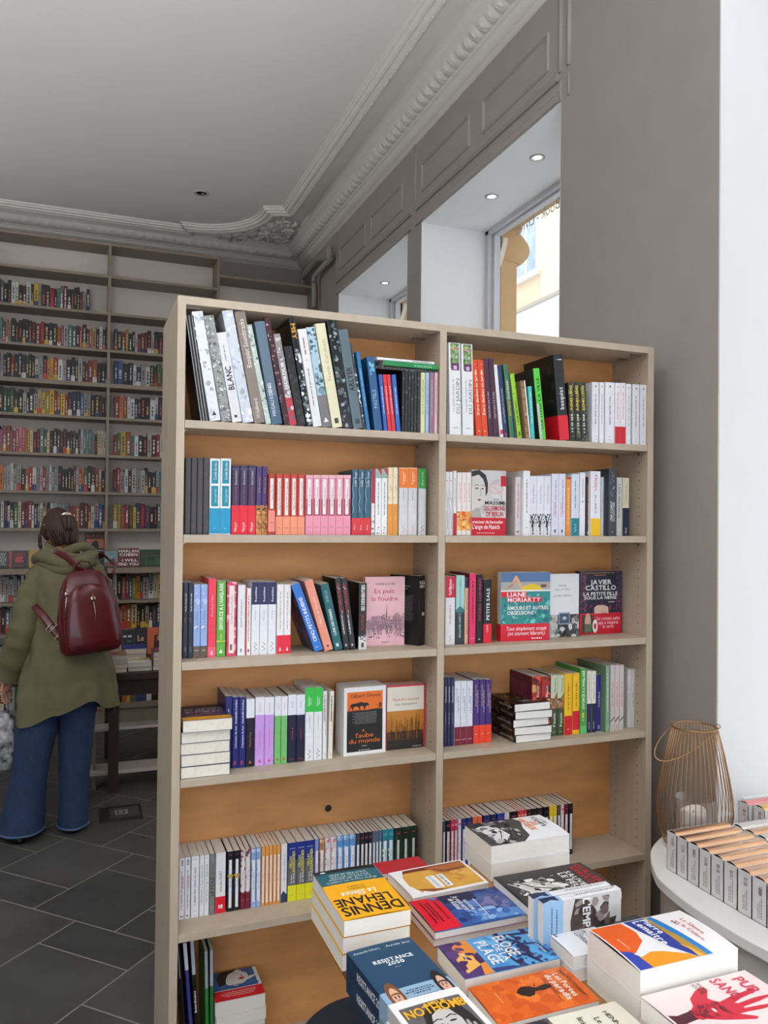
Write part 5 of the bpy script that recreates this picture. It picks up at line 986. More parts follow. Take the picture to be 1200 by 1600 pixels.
# two pocket books standing spine up
ROT = Matrix(((0,1,0,0),(0,0,-1,0),(-1,0,0,0),(0,0,0,1)))   # local x -> -Z, y -> +X, z -> -Y
for k, (y, x) in enumerate(((1.3335,.846),(1.3555,.838))):
    L = [('b',0,1,(206,204,202)),('b',0,.25,(148,186,222)),('p',[(.02,.40),(.06,.55),(.25,.66),(.5,.72),(.45,.94),(.7,.9),(.95,.6),(.98,.36),(.4,.34)],(66,52,50)),('z',4,24,[(110,92,88),(150,138,132),(40,32,32)],.05,.38,.9,.85,.1),('t',"L'EMPRISE",.04,.50,.95,.60,W_,{'bold':True}),('L',.16,.175,(60,80,110),.15,.6),('L',.10,.112,(60,80,110),.1,.7)]
    M = Matrix.Translation((x, y, TZ+.0003+.112)) @ ROT
    book(('pocket book standing on edge with pale blue band, front one of two on the table','pocket book standing on edge with pale blue band, rear one of two on the table')[k], .112, .182, .0195, M, (232,232,236), front=L, spine=[('b',0,.24,(148,186,222)),('p',[(0,.0),(1,.0),(.6,.12),(1,.2),(0,.2)],(30,44,80)),tx('GRANGE ECLUSE HAUT',.42,.95,(90,90,96),.3,.6)], pages=PGW)
# slate and white novel partly covered
L = [('b',0,1,(234,234,240)),('b',.48,1,(52,58,62)),('z',6,10,[(150,180,200),(200,214,226)],.5,.55,.8,.85,.05),('w',[(.55,.58),(.75,.72),(.62,.86),(.8,.9)],.02,(170,196,214)),('r',.42,.42,.62,.56,W_),('t','Par l auteur de',.20,.30,.80,.36,(70,60,70),{'sh':.15}),('t',"L'Embuscade",.24,.22,.86,.29,(70,60,70),{'sh':.15}),('r',.06,.04,.09,.4,(90,60,80)),('L',.03,.05,(40,40,60),.05,.25)]
pile(2,.903,'white novel with slate blue upper half behind the orange cover pile','novel at the %s of the slate and white pile',.862,1.075,1.236,1.3255,-90,(234,234,240),L,pages=PGW,seed=4,jit=.001,puff=.002)
# turquoise blue novel with painted branches
L = [('b',0,1,(86,160,216)),('b',0,.30,(226,140,60)),('p',[(0,0),(1,0),(1,.20),(.6,.26),(.2,.10),(0,.16)],(76,50,110)),('p',[(.3,.05),(.9,.06),(.7,.3),(.4,.25)],(236,176,90)),('z',3,12,[(70,40,90),(90,60,120)],0,0,1,.30,.09),('z',13,12,[(110,180,226),(70,140,206)],0,.3,1,1,.12),
  ('w',[(0,.62),(.2,.66),(.35,.75),(.6,.78),(.8,.74),(1,.8)],.07,(34,40,90)),('w',[(.35,.75),(.45,.62),(.7,.55),(.9,.58)],.05,(34,40,90)),('w',[(.1,.64),(.15,.9),(.3,1)],.06,(34,40,90)),('w',[(.45,.77),(.5,.92),(.8,.95)],.05,(34,40,90)),('w',[(.6,.78),(.62,.64),(.5,.58)],.035,(60,40,80)),('z',9,46,[(34,40,90),(40,60,130),(60,40,80)],0,.58,1,1,.05),('p',[(.9,.3),(1,.32),(1,.6),(.94,.5)],(50,60,120)),
  ('t','ELOGE',.10,.56,.72,.68,W_,{'bold':True,'mx':1.6}),('w',[(.14,.71),(.18,.73)],.03,W_),('t','DE LA',.34,.48,.80,.55,W_,{'bold':True}),('t','PLAGE',.16,.34,.84,.46,W_,{'bold':True,'mx':1.6}),('t','Gregory Le Floch',.20,.90,.80,.93,W_),('L',.14,.15,W_,.42,.6)]
pile(1,.886,'turquoise blue novel with dark painted branches in the table middle','x',.655,.855,1.268,1.386,-90,(86,160,216),L,pages=PGW,puff=.002)
# orange novel with small dark figure
L = [('b',0,1,(218,98,26)),('z',5,50,[(226,110,36),(206,84,20),(232,122,44)],0,0,1,1,.10),('p',[(.34,.40),(.42,.36),(.50,.38),(.58,.44),(.56,.50),(.48,.53),(.50,.62),(.47,.70),(.40,.72),(.36,.66),(.40,.56),(.33,.52),(.30,.45)],(40,22,16)),('w',[(.36,.56),(.30,.58)],.015,(40,22,16)),
  ('t','JABBOUR DOUAIHY',.08,.90,.84,.94,(60,26,14)),('t','Les Portes',.16,.815,.80,.875,(250,236,220),{'bold':True}),('t','du paradis',.14,.735,.84,.80,(250,236,220),{'bold':True}),('L',.70,.71,(90,40,20),.2,.7),('L',.68,.688,(90,40,20),.24,.8),('L',.17,.18,(246,200,160),.3,.6)]
pile(1,.884,'orange novel with a small dark figure at the table front','x',.649,.846,1.136,1.246,-90,(218,98,26),L,pages=PGW,puff=.002)
# cream novel with dark flowers at the very front
L = [('b',0,1,(232,226,212)),('b',0,.34,(48,44,56)),('z',4,80,[(90,80,90),(140,110,90),(60,56,80),(30,28,36),(170,150,130)],0,0,1,.34,.05),('t','HENNING',.16,.80,.70,.85,(60,56,56)),('t','Le temps',.24,.68,.74,.74,(50,46,46)),('t','les oiseaux',.16,.55,.84,.61,(50,46,46))]
pile(1,.886,'cream novel with a dark flower strip at the very front','x',.662,.866,1.000,1.122,-90,(232,226,212),L,pages=PGW,puff=.002)
pile(1,.884,'plain cream novel at the front edge of the table','x',.640,.850,.870,.985,-90,(226,220,206),[('b',0,1,(228,222,210))],pages=PGW,puff=.002)
# thick novel with orange, white and blue drawn cover
L = [('b',0,1,(238,236,238)),('p',[(0,0),(1,0),(1,.02),(0,.02)],(236,232,230)),
  ('p',[(.02,.015),(.60,.015),(.72,.10),(.50,.30),(.30,.345),(.02,.33)],(226,92,22)),('p',[(.02,.33),(.30,.40),(.56,.42),(.66,.32),(.98,.42),(.98,.56),(.80,.66),(.02,.46)],(232,232,236)),
  ('p',[(.60,.015),(.98,.015),(.98,.14),(.78,.14),(.66,.10)],(44,66,170)),('p',[(.98,.14),(.76,.12),(.72,.26),(.76,.36),(.98,.66)],(232,150,20)),('p',[(.72,.26),(.66,.22),(.70,.10),(.78,.14)],(230,230,236)),
  ('p',[(.02,.36),(.02,.60),(.70,.60),(.98,.615),(.98,.595),(.72,.46),(.30,.38)],(32,54,150)),('p',[(.02,.575),(.02,.62),(.30,.62),(.62,.66),(.98,.70),(.98,.62),(.74,.58),(.55,.575)],(180,140,44)),('p',[(.02,.61),(.02,.66),(.98,.745),(.98,.69),(.55,.645),(.3,.61)],(24,122,196)),('p',[(.70,.56),(.84,.60),(.98,.60),(.98,.66),(.80,.62)],(236,170,60)),('w',[(.30,.375),(.72,.455),(.98,.588)],.012,W_),
  ('t','Pierre',.06,.515,.44,.585,(246,246,250),{'bold':True,'mx':1.5}),('t','Lemaitre',.06,.43,.66,.505,(246,246,250),{'bold':True,'mx':1.5}),
  ('t','Le Silence',.22,.86,.62,.905,(206,60,80)),('t','et la Colere',.24,.79,.74,.835,(206,60,80)),('L',.765,.78,(70,60,60),.22,.36),('t','ROMAN',.36,.10,.62,.125,(250,220,190))]
pile(2,.957,'thick novel with orange, white and blue cover topping the right pile','thick novel with white page edges, %s of the right pile',.884,1.096,1.078,1.224,-90,(238,236,238),L,pages=PGW,seed=12,jit=.004,puff=.004)
# pale pink novel with red hand
hand = [(.40,.02),(.44,.08),(.42,.20),(.36,.26),(.24,.30),(.14,.40),(.10,.47),(.13,.50),(.20,.48),(.30,.42),(.36,.44),(.40,.47),(.36,.60),(.33,.80),(.36,.82),(.39,.80),(.43,.64),(.47,.56),(.49,.58),(.47,.74),(.48,.86),(.51,.86),(.54,.74),(.56,.58),(.58,.58),(.60,.72),(.62,.80),(.65,.79),(.66,.70),(.64,.56),(.64,.50),(.70,.56),(.74,.60),(.77,.57),(.72,.46),(.66,.34),(.60,.26),(.56,.18),(.58,.08),(.60,.02)]
L = [('b',0,1,(236,216,216)),('p',hand,(206,28,56)),('p',[(.40,.02),(.44,.08),(.42,.18),(.56,.18),(.58,.08),(.60,.02)],(80,20,36)),('z',3,26,[(120,16,40),(160,20,46)],.38,.18,.60,.46,.03),('e',.50,.36,.035,.022,(240,210,210)),('w',[(.36,.3),(.5,.24),(.6,.3)],.01,(90,14,34)),('w',[(.42,.44),(.54,.42),(.62,.46)],.01,(90,14,34)),('w',[(.46,.5),(.45,.7)],.008,(110,16,40)),('w',[(.55,.5),(.555,.7)],.008,(110,16,40)),('e',.48,.74,.012,.008,(240,220,220)),
  ('t','FRANCK',.10,.66,.34,.69,(60,40,44)),('t','BOUYSSE',.10,.615,.36,.65,(60,40,44)),('t','PUR',.34,.70,.70,.78,(206,40,80),{'bold':True}),('t','SANG',.12,.55,.46,.625,(206,40,80),{'bold':True})]
L = [q if q[0] != 't' else q for q in L]
L = [('b',0,1,(236,216,216)),('p',[(u, v*1.05) for u, v in hand],(206,28,56)),('p',[(.40,.02),(.44,.08),(.42,.20),(.56,.20),(.58,.08),(.60,.02)],(80,20,36)),('z',3,26,[(120,16,40),(160,20,46)],.38,.2,.60,.48,.03),('e',.50,.38,.035,.022,(240,210,210)),('w',[(.36,.32),(.5,.26),(.6,.32)],.01,(90,14,34)),('w',[(.42,.46),(.54,.44),(.62,.48)],.01,(90,14,34)),
  ('t','FRANCK',.03,.49,.20,.525,(60,40,44)),('t','BOUYSSE',.03,.445,.22,.48,(60,40,44)),('t','PUR',.10,.80,.42,.90,(206,40,80),{'bold':True}),('t','SANG',.03,.62,.42,.72,(206,40,80),{'bold':True})]
pile(2,.922,'pale pink novel with a large red hand at the table corner','novel at the %s of the red hand pile',.876,1.100,.920,1.068,-90,(236,216,216),L,pages=PGW,seed=14,jit=.002,puff=.002)
# stool with navy seat
t = thing('round_stool', 'round stool with dark navy padded seat left of the table', 'stool', (.66, 1.745, 0))
NAVY = mat((20,28,48), 0.7, 0.08, 60, bump=0.05)
m = MB(); m.lathe([(0.0005,.440),(.165,.440),(.174,.447),(.177,.462),(.174,.482),(.162,.494),(.12,.499),(.0005,.500)], NAVY, 48); m.build('seat', t)
for k in range(4):
    a = pi/4+k*pi/2; m = MB(); m.tube([(.10*cos(a),.10*sin(a),.44),(.15*cos(a),.15*sin(a),0.0)],[.016,.011],DARKM,10); m.build('leg', t)
m = MB(); m.tube([(.128*cos(2*pi*k/24),.128*sin(2*pi*k/24),.2) for k in range(25)],.006,DARKM,6); m.build('foot_ring', t)
# ================================================================ white window counter
LZ = 0.70
WC = mat((242,242,240), 0.35, 0.01, 5)
def outline(d):
    P0 = [(1.60,.2),(1.565,1.0),(1.53,1.36),(1.515,1.50),(1.514,1.62),(1.523,1.716),(1.542,1.806),(1.575,1.869),(1.613,1.925),(1.663,1.981),(1.741,2.035),(1.80,2.055)]
    P = []
    for i in range(len(P0)-1):
        p0, p1, p2, p3 = P0[max(i-1,0)], P0[i], P0[i+1], P0[min(i+2,len(P0)-1)]
        for j in range(6):
            t_ = j/6; P.append(tuple(.5*((2*p1[q])+(p2[q]-p0[q])*t_+(2*p0[q]-5*p1[q]+4*p2[q]-p3[q])*t_**2+(-p0[q]+3*p1[q]-3*p2[q]+p3[q])*t_**3) for q in (0,1)))
    P.append(P0[-1]); Q = []
    for i, p in enumerate(P):
        a = P[max(i-1,0)]; b = P[min(i+1,len(P)-1)]; tx_, ty_ = b[0]-a[0], b[1]-a[1]; L = hypot(tx_, ty_); Q.append((p[0]+ty_/L*d, p[1]-tx_/L*d))
    return Q
t = thing('window_counter', 'white window counter with rounded corner beside the bookcase', 'counter', (2.0, 1.3, 0))
off = lambda P: [(x-2.0, y-1.3) for x, y in P]
m = MB(); m.prism(off([(2.44,.2)]+outline(0)+[(2.44,2.055)])[::1], 'z', LZ-.03, LZ, WC); m.build('counter_top', t, bevel=.004)
m = MB(); m.prism(off([(2.42,.2)]+outline(.03)+[(2.42,2.03)]), 'z', .12, LZ-.03, mat((196,192,188),.5,.02)); m.build('cabinet', t)
m = MB(); m.prism(off([(2.40,.2)]+outline(.08)+[(2.40,2.0)]), 'z', 0, .12, mat((20,20,20),.6,.02)); m.build('plinth', t)
# boxed books with metallic rounded spines
COP = mat((208,166,140), 0.22, 0.12, 14, metal=0.95, stretch=(.3,1,1), var2=(244,196,150)); SILV = mat((214,208,206), 0.25, 0.05, 10, metal=0.85); ROSE = mat((226,150,150), 0.3, 0.05, 10, metal=0.7); GOLD = mat((236,190,110), 0.25, 0.05, 10, metal=0.9)
BOXM = mat((222,218,220), 0.5, 0.03, 50)
def boxed(x, y, ln, w, h, label, sp, seed, grp='boxed books on the window counter'):
    t = thing('boxed_book', label, 'book', (x, y, LZ+.0004), group=grp)
    m = MB(); e = .0015
    m.box((0,0,0),(ln,w,e),BOXM); m.box((0,0,0),(e,w,h),BOXM); m.box((ln-e,0,0),(ln,w,h),BOXM); m.box((0,0,0),(ln,e,h-.004),BOXM); m.box((0,w-e,0),(ln,w,h-.001),BOXM)
    R = random.Random(seed); inkm = ink((60,58,60)); z0 = h*(.62+R.random()*.06); yy = w*.30
    yb = w*.45
    for i in range(14):
        if R.random() < .75: m.add([(-.0002,w-yb-.011,z0+i*.0016),(-.0002,w-yb+.0,z0+i*.0016),(-.0002,w-yb+.0,z0+i*.0016+.0009),(-.0002,w-yb-.011,z0+i*.0016+.0009)],[(0,1,2,3)],inkm)
    for c in range(3):
        yq = w-(.45-.12*c)*w*1.0-.008; zz = h*.12
        while zz < h*(.58-.08*c):
            d = .002+.004*R.random(); m.add([(-.0002,yq-.0022,zz),(-.0002,yq,zz),(-.0002,yq,zz+d),(-.0002,yq-.0022,zz+d)],[(0,1,2,3)],inkm if c != 1 else ink((120,118,120))); zz += d+.0018
    m.build('slipcase', t)
    b = MB(); n = 12; V = []; F = []
    for i in range(n+1):
        a = pi*i/n; yy = w/2-(w/2-e*1.3)*cos(a); zz = h-.0065+.011*sin(a)
        V += [(e*1.5,yy,zz),(ln-e*1.5,yy,zz)]
    for i in range(n): F.append((2*i,2*i+1,2*i+3,2*i+2))
    b.add(V,F,sp,True); b.box((e*1.5,e*1.3,e),(ln-e*1.5,w-e*1.3,h-.0065),mat((60,44,40),.7,.05))
    i0, i1 = 4, 7; P = []
    b.add([(ln*.62,w/2-(w/2-e)*cos(pi*.42),h-.0065+.0114*sin(pi*.42)),(ln*.74,w/2-(w/2-e)*cos(pi*.42),h-.0065+.0114*sin(pi*.42)),(ln*.74,w/2-(w/2-e)*cos(pi*.68),h-.0065+.0114*sin(pi*.68)),(ln*.62,w/2-(w/2-e)*cos(pi*.68),h-.0065+.0114*sin(pi*.68))],[(0,1,2,3)],ink((150,150,150)))
    b.build('book_block', t)
ys = [1.849,1.808,1.765,1.721,1.677,1.632,1.585,1.538,1.491,1.445,1.399]
for k in range(10):
    boxed(1.607, ys[k+1]+.0006, .208, ys[k]-ys[k+1]-.0012, .110, 'white slipcased book with copper rounded spine, %s from the lantern in the front row' % (ORD+['ninth','tenth'])[k], COP, k)
for k in range(8):
    w = ys[k+1]-ys[k+2]-.0012; boxed(1.822, ys[k+2]+.012, .208, w, .112, 'slipcased book with %s rounded spine, %s from the back in the second row' % (('silvery','copper')[k%2], ORD[k]), (SILV,COP)[k%2], k+30)
boxed(1.995,1.925,.2,.040,.112,'slipcased book with rose rounded spine nearest the wall socket',ROSE,51)
boxed(2.01,1.875,.2,.044,.112,'slipcased book with gold rounded spine beside the rose one',GOLD,52)
# lantern of brass rods
BR = mat((176,136,92), 0.28, 0.05, 20, metal=0.9)
lx, ly = 1.797, 1.945
t = thing('wire_lantern', 'brass wire lantern with glass cup and white candle on the counter', 'lantern', (lx, ly, LZ+.0004))
prof = [(.088,.012),(.104,.05),(.1125,.11),(.110,.16),(.100,.22),(.086,.29),(.066,.37)]
def pr_at(z):
    for (r0,z0),(r1,z1) in zip(prof, prof[1:]):
        if z <= z1: return r0+(r1-r0)*(z-z0)/(z1-z0)
    return prof[-1][0]
for k in range(44):
    a = 2*pi*k/44; m = MB(); m.tube([(r*cos(a),r*sin(a),z) for r, z in prof],.0013,BR,5); m.build('rod', t)
def ring(r, z, th, nm):
    m = MB(); m.tube([(r*cos(2*pi*k/40),r*sin(2*pi*k/40),z) for k in range(41)],th,BR,6,caps=False); m.build(nm, t)
ring(.066,.370,.0024,'top_ring'); ring(.088,.012,.0024,'bottom_ring')
m = MB(); m.lathe([(.0005,0),(.092,0),(.094,.004),(.094,.010),(.0005,.012)],mat((224,222,218),.4,.02),40); m.build('base_plate', t)
a0 = radians(-35); ax = Vector((cos(a0),sin(a0),0)); pp = Vector((-1,-.12,0)).normalized(); ph = radians(33); dn = pp*cos(ph)+Vector((0,0,-sin(ph)))
m = MB(); m.tube([Vector((0,0,.372))+ax*.068*cos(pi*k/24)+dn*.165*sin(pi*k/24)**.85 for k in range(25)],.0022,BR,6); m.build('handle', t)
for s in (1,-1):
    m = MB(); c0 = Vector((0,0,.376))+ax*.067*s; m.tube([c0+Vector((0,0,.007*sin(2*pi*k/12)))+ax*.007*cos(2*pi*k/12) for k in range(13)],.0015,BR,5); m.build('handle_eyelet', t)
GC = bpy.data.materials.new('cup_glass'); GC.use_nodes = True; nt = GC.node_tree; [nt.nodes.remove(x) for x in list(nt.nodes)]
og = nt.nodes.new('ShaderNodeOutputMaterial'); tr = nt.nodes.new('ShaderNodeBsdfTransparent'); gs = nt.nodes.new('ShaderNodeBsdfGlossy'); mxs = nt.nodes.new('ShaderNodeMixShader'); lw = nt.nodes.new('ShaderNodeLayerWeight'); lw.inputs[0].default_value = .25
gs.inputs['Roughness'].default_value = .03; nt.links.new(lw.outputs['Facing'], mxs.inputs[0]); nt.links.new(tr.outputs[0], mxs.inputs[1]); nt.links.new(gs.outputs[0], mxs.inputs[2]); nt.links.new(mxs.outputs[0], og.inputs[0])
m = MB(); m.lathe([(.0005,.014),(.052,.014),(.056,.02),(.056,.150),(.0585,.152),(.0585,.149),(.054,.022),(.0005,.018)],GC,36); m.build('glass_cup', t)
cd = thing('candle', 'white pillar candle with sunken top inside the brass lantern', 'candle', (lx-.006, ly, LZ+.0192))
m = MB(); R = random.Random(2); n = 32; rg = []
for (r, z, w) in ((.038,0,0),(.040,.004,0),(.040,.085,.2),(.039,.096,1),(.034,.092,1),(.026,.080,0),(.0005,.078,0)):
    rg.append([(r*cos(2*pi*k/n), r*sin(2*pi*k/n), z+w*.006*sin(2*pi*k/n*2+1)) for k in range(n)])
m.loft(rg, mat((238,232,226),.55,.01,sub=.2)); m.build('wax', cd)
m = MB(); m.tube([(0,0,.078),(.002,0,.088),(.003,.001,.094)],.0012,mat((30,26,24),.8,0),6); m.build('wick', cd)
# ================================================================ wall bookcase at the back
YW = 6.90; YWB = 7.16
XD = [(-1.60,-1.578),(-0.694,-0.672),(0.200,0.222),(1.091,1.113),(1.978,2.0)]
XD[-1] = (1.972, 1.994)
t = thing('wall_bookcase', 'long taupe bookcase along the back wall packed with books', 'bookcase', (0.2, YW, 0))
BK = mat((228,218,210), 0.7, 0.02, 4)
def wb(nm, a, b, mt, par=t): m = MB(); m.box((a[0]-.2,a[1]-YW,a[2]),(b[0]-.2,b[1]-YW,b[2]),mt); return m.build(nm, par)
SZ = [3.716, 3.408, 3.100, 2.819, 2.538, 2.226, 1.919, 1.618, 1.300, 1.021, 0.773, 0.46, 0.150]
ORA = mat((170,112,66), .5, .05)
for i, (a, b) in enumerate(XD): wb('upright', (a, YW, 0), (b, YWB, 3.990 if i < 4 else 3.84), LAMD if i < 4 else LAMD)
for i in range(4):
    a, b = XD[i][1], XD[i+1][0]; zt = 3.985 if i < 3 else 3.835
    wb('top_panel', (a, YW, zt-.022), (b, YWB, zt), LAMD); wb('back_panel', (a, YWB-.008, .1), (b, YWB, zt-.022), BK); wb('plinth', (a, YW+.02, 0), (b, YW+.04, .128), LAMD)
    for k, z in enumerate(SZ):
        if i == 3 and k == 0: continue
        th = .022; y0 = YW+.001
        if k == 8: th = .045; y0 = YW-.10
        if k == 3: th = .034
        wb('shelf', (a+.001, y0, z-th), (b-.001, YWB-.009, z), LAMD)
PAL = dict(k=(28,28,30),w=(206,204,202),r=(160,40,42),y=(212,180,50),o=(200,110,60),b=(50,80,140),t=(40,120,126),g=(60,96,60),p=(196,110,130),m=(96,30,40),n=(34,42,74),c=(206,190,150),s=(110,114,118),a=(130,160,160),v=(90,60,110),d=(66,48,40),G=(30,160,60))
stock = MB(); R = random.Random(77)
def srow(x0, x1, z, s, hm=.198, hv=.022, px=True, Y=None, dep=.13, lean=0):
    Yc = YWB-.012-dep
    X0 = onY(x0, 700, Yc).x if px else x0; X1 = onY(x1, 700, Yc).x if px else x1
    ws = [R.uniform(.7, 1.35) for _ in s]; tot = sum(ws); x = X0
    for ch, w in zip(s, ws):
        dx = (X1-X0)*w/tot
        if ch == ' ': x += dx; continue
        c = PAL[ch]; h = hm+R.uniform(-hv, hv); f = R.uniform(.62, 1.05); c = tuple(min(235, int(q*f)//8*8) for q in c); cm = mat(c, .45, 0)
        y = Yc+R.uniform(-.004,.006); stock.box((x+.0008, y, z+.0003), (x+dx-.0008, y+dep-.008, z+h), cm)
        lum = sum(c)/3; ic = R.choice([(210,206,200),(200,170,110),(190,80,60),(220,220,220)]) if lum < 110 else R.choice([(50,46,46),(120,40,40),(60,70,90)])
        v0 = z+h*R.uniform(.12,.35); v1 = z+h*R.uniform(.6,.92); im = ink(ic); yy = y-.0004
        wv = dx*R.uniform(.22,.4); xc = x+dx*.5; q = v0
        if R.random() < .25: stock.add([(x+.0008,y-.0002,z+.001),(x+dx-.0008,y-.0002,z+.001),(x+dx-.0008,y-.0002,z+h*.3),(x+.0008,y-.0002,z+h*.3)],[(0,1,2,3)],ink(R.choice([(210,206,200),(190,50,50),(200,160,60),(40,60,110)])))
        while q < v1:
            d = R.uniform(.008,.03); stock.add([(xc-wv/2,yy,q),(xc+wv/2,yy,q),(xc+wv/2,yy,min(q+d,v1)),(xc-wv/2,yy,min(q+d,v1))],[(0,1,2,3)],im); q += d+R.uniform(.003,.012)
        x += dx
DR = [(1,-28,137,'wkwkskkwwkmwkywddrdaarkkkkkwn'),(2,-28,168,'kwtatockkkkkkmrrkkkopwatmrkkockwkk'),(3,-28,168,'kswkwkkrknkgkkwwkoyrwwkkkwkrrokkk'),(4,-28,172,'ksnwkgggkkwkkwcyyyroyrknnbwwkkkkkG'),(5,-28,170,'kkkbnmppoppoppoycmmagckkddddddknwaaaakccww'),(6,-28,171,'wtcwoowwwwwkorwwwrwwawkkkkkrwoogkdowkw'),(7,-28,171,'wroormwnwkgcmmrwkwcckwwwaaroommrwwbkk'),
      (2,176,300,'kgrykkwmmmkwkkmkwokrwkm'),(3,177,300,'bbkkwnwwkkggggwkrns'),(4,178,300,'roowwnnkkwwksmkykwr'),(5,178,300,'rgyotwkkwmrwwboookws'),(6,178,300,'rrwwmwwwknkwtwkmnkkrs'),(7,178,300,'yyorgybrvkksaaaakrwk'),
      (9,-28,62,'kwrbwwwwwkwswkb'),(9,66,172,'wkroyykwbtwpskw'),(9,180,300,'wkprtyyvwwwykttwkr'),(10,-28,60,'krkkwrkswwkrso'),(10,66,172,'kwkkrtokskwkk'),(10,180,300,'wroockkwkskbrkkkwk'),(12,-28,120,'kwkgkkwgwkkrwkswk'),(12,180,300,'wkoysktsksrrksw'),(11,-28,60,'kwgkwkmkkwks')]
for k, a, b, s in DR: srow(a, b, SZ[k], s)
for k, s in ((3,'wkrknkgkkwwkoyrwwkk'),(4,'kkwcyyyroyrknnbwwk'),(5,'oppoycmmagckkdddd'),(6,'wkorwwwrwwawkkkk'),(2,'krwkmnwkgowkrkk')): srow(1.12, 1.95, SZ[k], s, px=False); srow(-1.56, -.70, SZ[k], s[::-1], px=False)
so = stock.build('book'); tag(so, 'rows of small upright books filling the shelves of the back wall bookcase', 'book', kind='stuff')
# face-out books on the deep display shelf
ZL = SZ[8]
def fo(x0, x1, ztop, desc, base, art, Y=6.86, T=.02, z=ZL, tilt=8, label_s='on the deep back wall shelf'):
    A = onY(x0, 880, Y).x; B = onY(x1, 880, Y).x
    M = Matrix.Translation((A, Y, z+.0005+T*sin(radians(tilt)))) @ Matrix.Rotation(radians(-tilt), 4, 'X') @ FACE
    book(desc+' '+label_s, B-A, (ztop-z)/cos(radians(tilt)), T, M, base, front=art)
fo(-30,14,1.43,'black face-out book with pale lines of type',(34,34,36),[('L',.82-.11*i,.88-.11*i,(190,190,190),.06,.94) for i in range(7)],Y=6.87)
fo(15,44,1.435,'black face-out book with red flower drawing',(30,28,30),[('r',0,0,.12,1,(180,50,60)),('t','AFRIKE',.25,.72,.85,.84,(180,50,50),{'bold':True}),('z',3,12,[(190,70,80)],.3,.3,.75,.65,.12),('L',.12,.16,(180,60,60),.2,.9)],Y=6.85)
fo(45,100,1.435,'mustard yellow face-out book partly behind the person',(176,140,50),[('z',3,10,[(110,80,30)],.1,.1,.9,.9,.12)],Y=6.87)
fo(133,163,1.575,'dark novel with red capitals and black bull, upper rear',(44,24,26),[('r',.06,.04,.94,.62,(206,120,90)),('t','BOUCH',.05,.72,.95,.92,(196,70,60),{'bold':True}),('p',[(.3,.05),(.32,.3),(.45,.5),(.62,.5),(.68,.3),(.7,.05)],(24,18,18))],Y=7.05,tilt=4,z=ZL+.145)
fo(128,162,1.43,'black face-out book with white edge under the bull novel',(26,26,30),[('b',.96,1,(200,200,200))],Y=7.02)
fo(163,183,1.425,'small teal face-out book with horse picture',(110,150,156),[('b',0,.3,(120,80,70)),('p',[(.4,.2),(.5,.5),(.8,.55),(.85,.3)],(110,60,40)),('L',.8,.86,(70,90,90),.3,.9)],Y=6.88)
fo(184,217,1.45,'maroon face-out thriller with large white capitals',(96,22,36),[('t','HARLAN',.04,.78,.96,.93,(236,232,230),{'bold':True}),('t','COBEN',.08,.58,.92,.73,(236,232,230),{'bold':True}),('t','I WILL',.2,.28,.92,.43,(236,232,230),{'bold':True}),('t','FIND YOU',.03,.06,.97,.21,(236,232,230),{'bold':True})],Y=6.86)
fo(218,262,1.44,'dark green face-out book with faint gold lettering',(30,56,36),[('t','Le royaume',.2,.6,.8,.7,(110,120,60)),('z',2,14,[(60,90,50)],.2,.1,.8,.5,.08),('r',.86,0,1,1,(26,26,28))],Y=6.88)
# ---------------- dark wooden table with piles, seen between the person and the bookcase
t = thing('side_table', 'dark wooden table with book piles before the back wall', 'table', (.75, 5.55, 0))
DW = mat((52,26,22), .45, .15, 10, stretch=(5,1,1))
m = MB(); m.box((-.60,-.42,.70),(.60,.48,.745),DW); m.build('tabletop', t, bevel=.004)
m = MB(); m.box((-.56,-.38,.60),(.56,.44,.70),DW); m.build('apron', t)
for x in (-.53,.53):
    for y in (-.35,.40): m = MB(); m.box((x-.03,y-.03,0),(x+.03,y+.03,.60),DW); m.build('leg', t)
def tpile(x0, x1, y0, y1, n, T, desc, base, front, c2=(214,204,190)):
    for i in range(n):
        M = Matrix.Translation((x0+R.uniform(-.004,.004), y0+R.uniform(-.004,.004), .7456+i*(T+.0004)))
        book(desc if i == n-1 else 'paperback %s from the bottom of the pile under the %s' % (ORD[i], desc.split(' on')[0]), x1-x0, y1-y0, T, M, base, front=front if i == n-1 else (), pages=mat(c2,.85,.05,80))
ox = lambda x: onY(x, 1040, 5.2).x
tpile(ox(150),ox(198),5.16,5.36,4,.026,'orange and grey paperback on the dark table',(150,110,90),[('p',[(.1,.1),(.6,.2),(.7,.8),(.2,.9)],(220,120,70)),('e',.6,.5,.2,.2,(70,60,70))])
tpile(ox(200),ox(237),5.18,5.37,2,.026,'open white-paged magazine on the dark table',(210,206,200),[('b',0,.5,(230,228,226)),('z',2,10,[(190,160,80)],0,.5,1,1,.2)])
tpile(ox(239),ox(276),5.17,5.36,4,.028,'magenta and green novel on the dark table',(90,60,70),[('p',[(.1,.5),(.9,.4),(.9,.9),(.2,.95)],(170,40,120)),('z',6,12,[(150,120,50),(80,40,70)],0,0,1,.5,.12)])
tpile(ox(198),ox(233),5.42,5.62,3,.034,'royal blue edged novel on the dark table',(50,60,140),[('b',0,1,(40,50,130))])
fo(192,211,.92,'black face-out novel with grey city',(36,36,40),[('z',3,20,[(90,90,94),(60,60,64)],0,0,1,.6,.1),('L',.7,.78,(200,200,200),.1,.9)],Y=5.78,z=.7456,label_s='standing on the dark table')
fo(212,231,.93,'navy face-out novel with gold ornament',(26,30,48),[('t','Le',.25,.5,.75,.72,(200,180,120),{'bold':True}),('z',2,16,[(180,160,100)],.15,.12,.85,.5,.06)],Y=5.80,z=.7456,label_s='standing on the dark table')
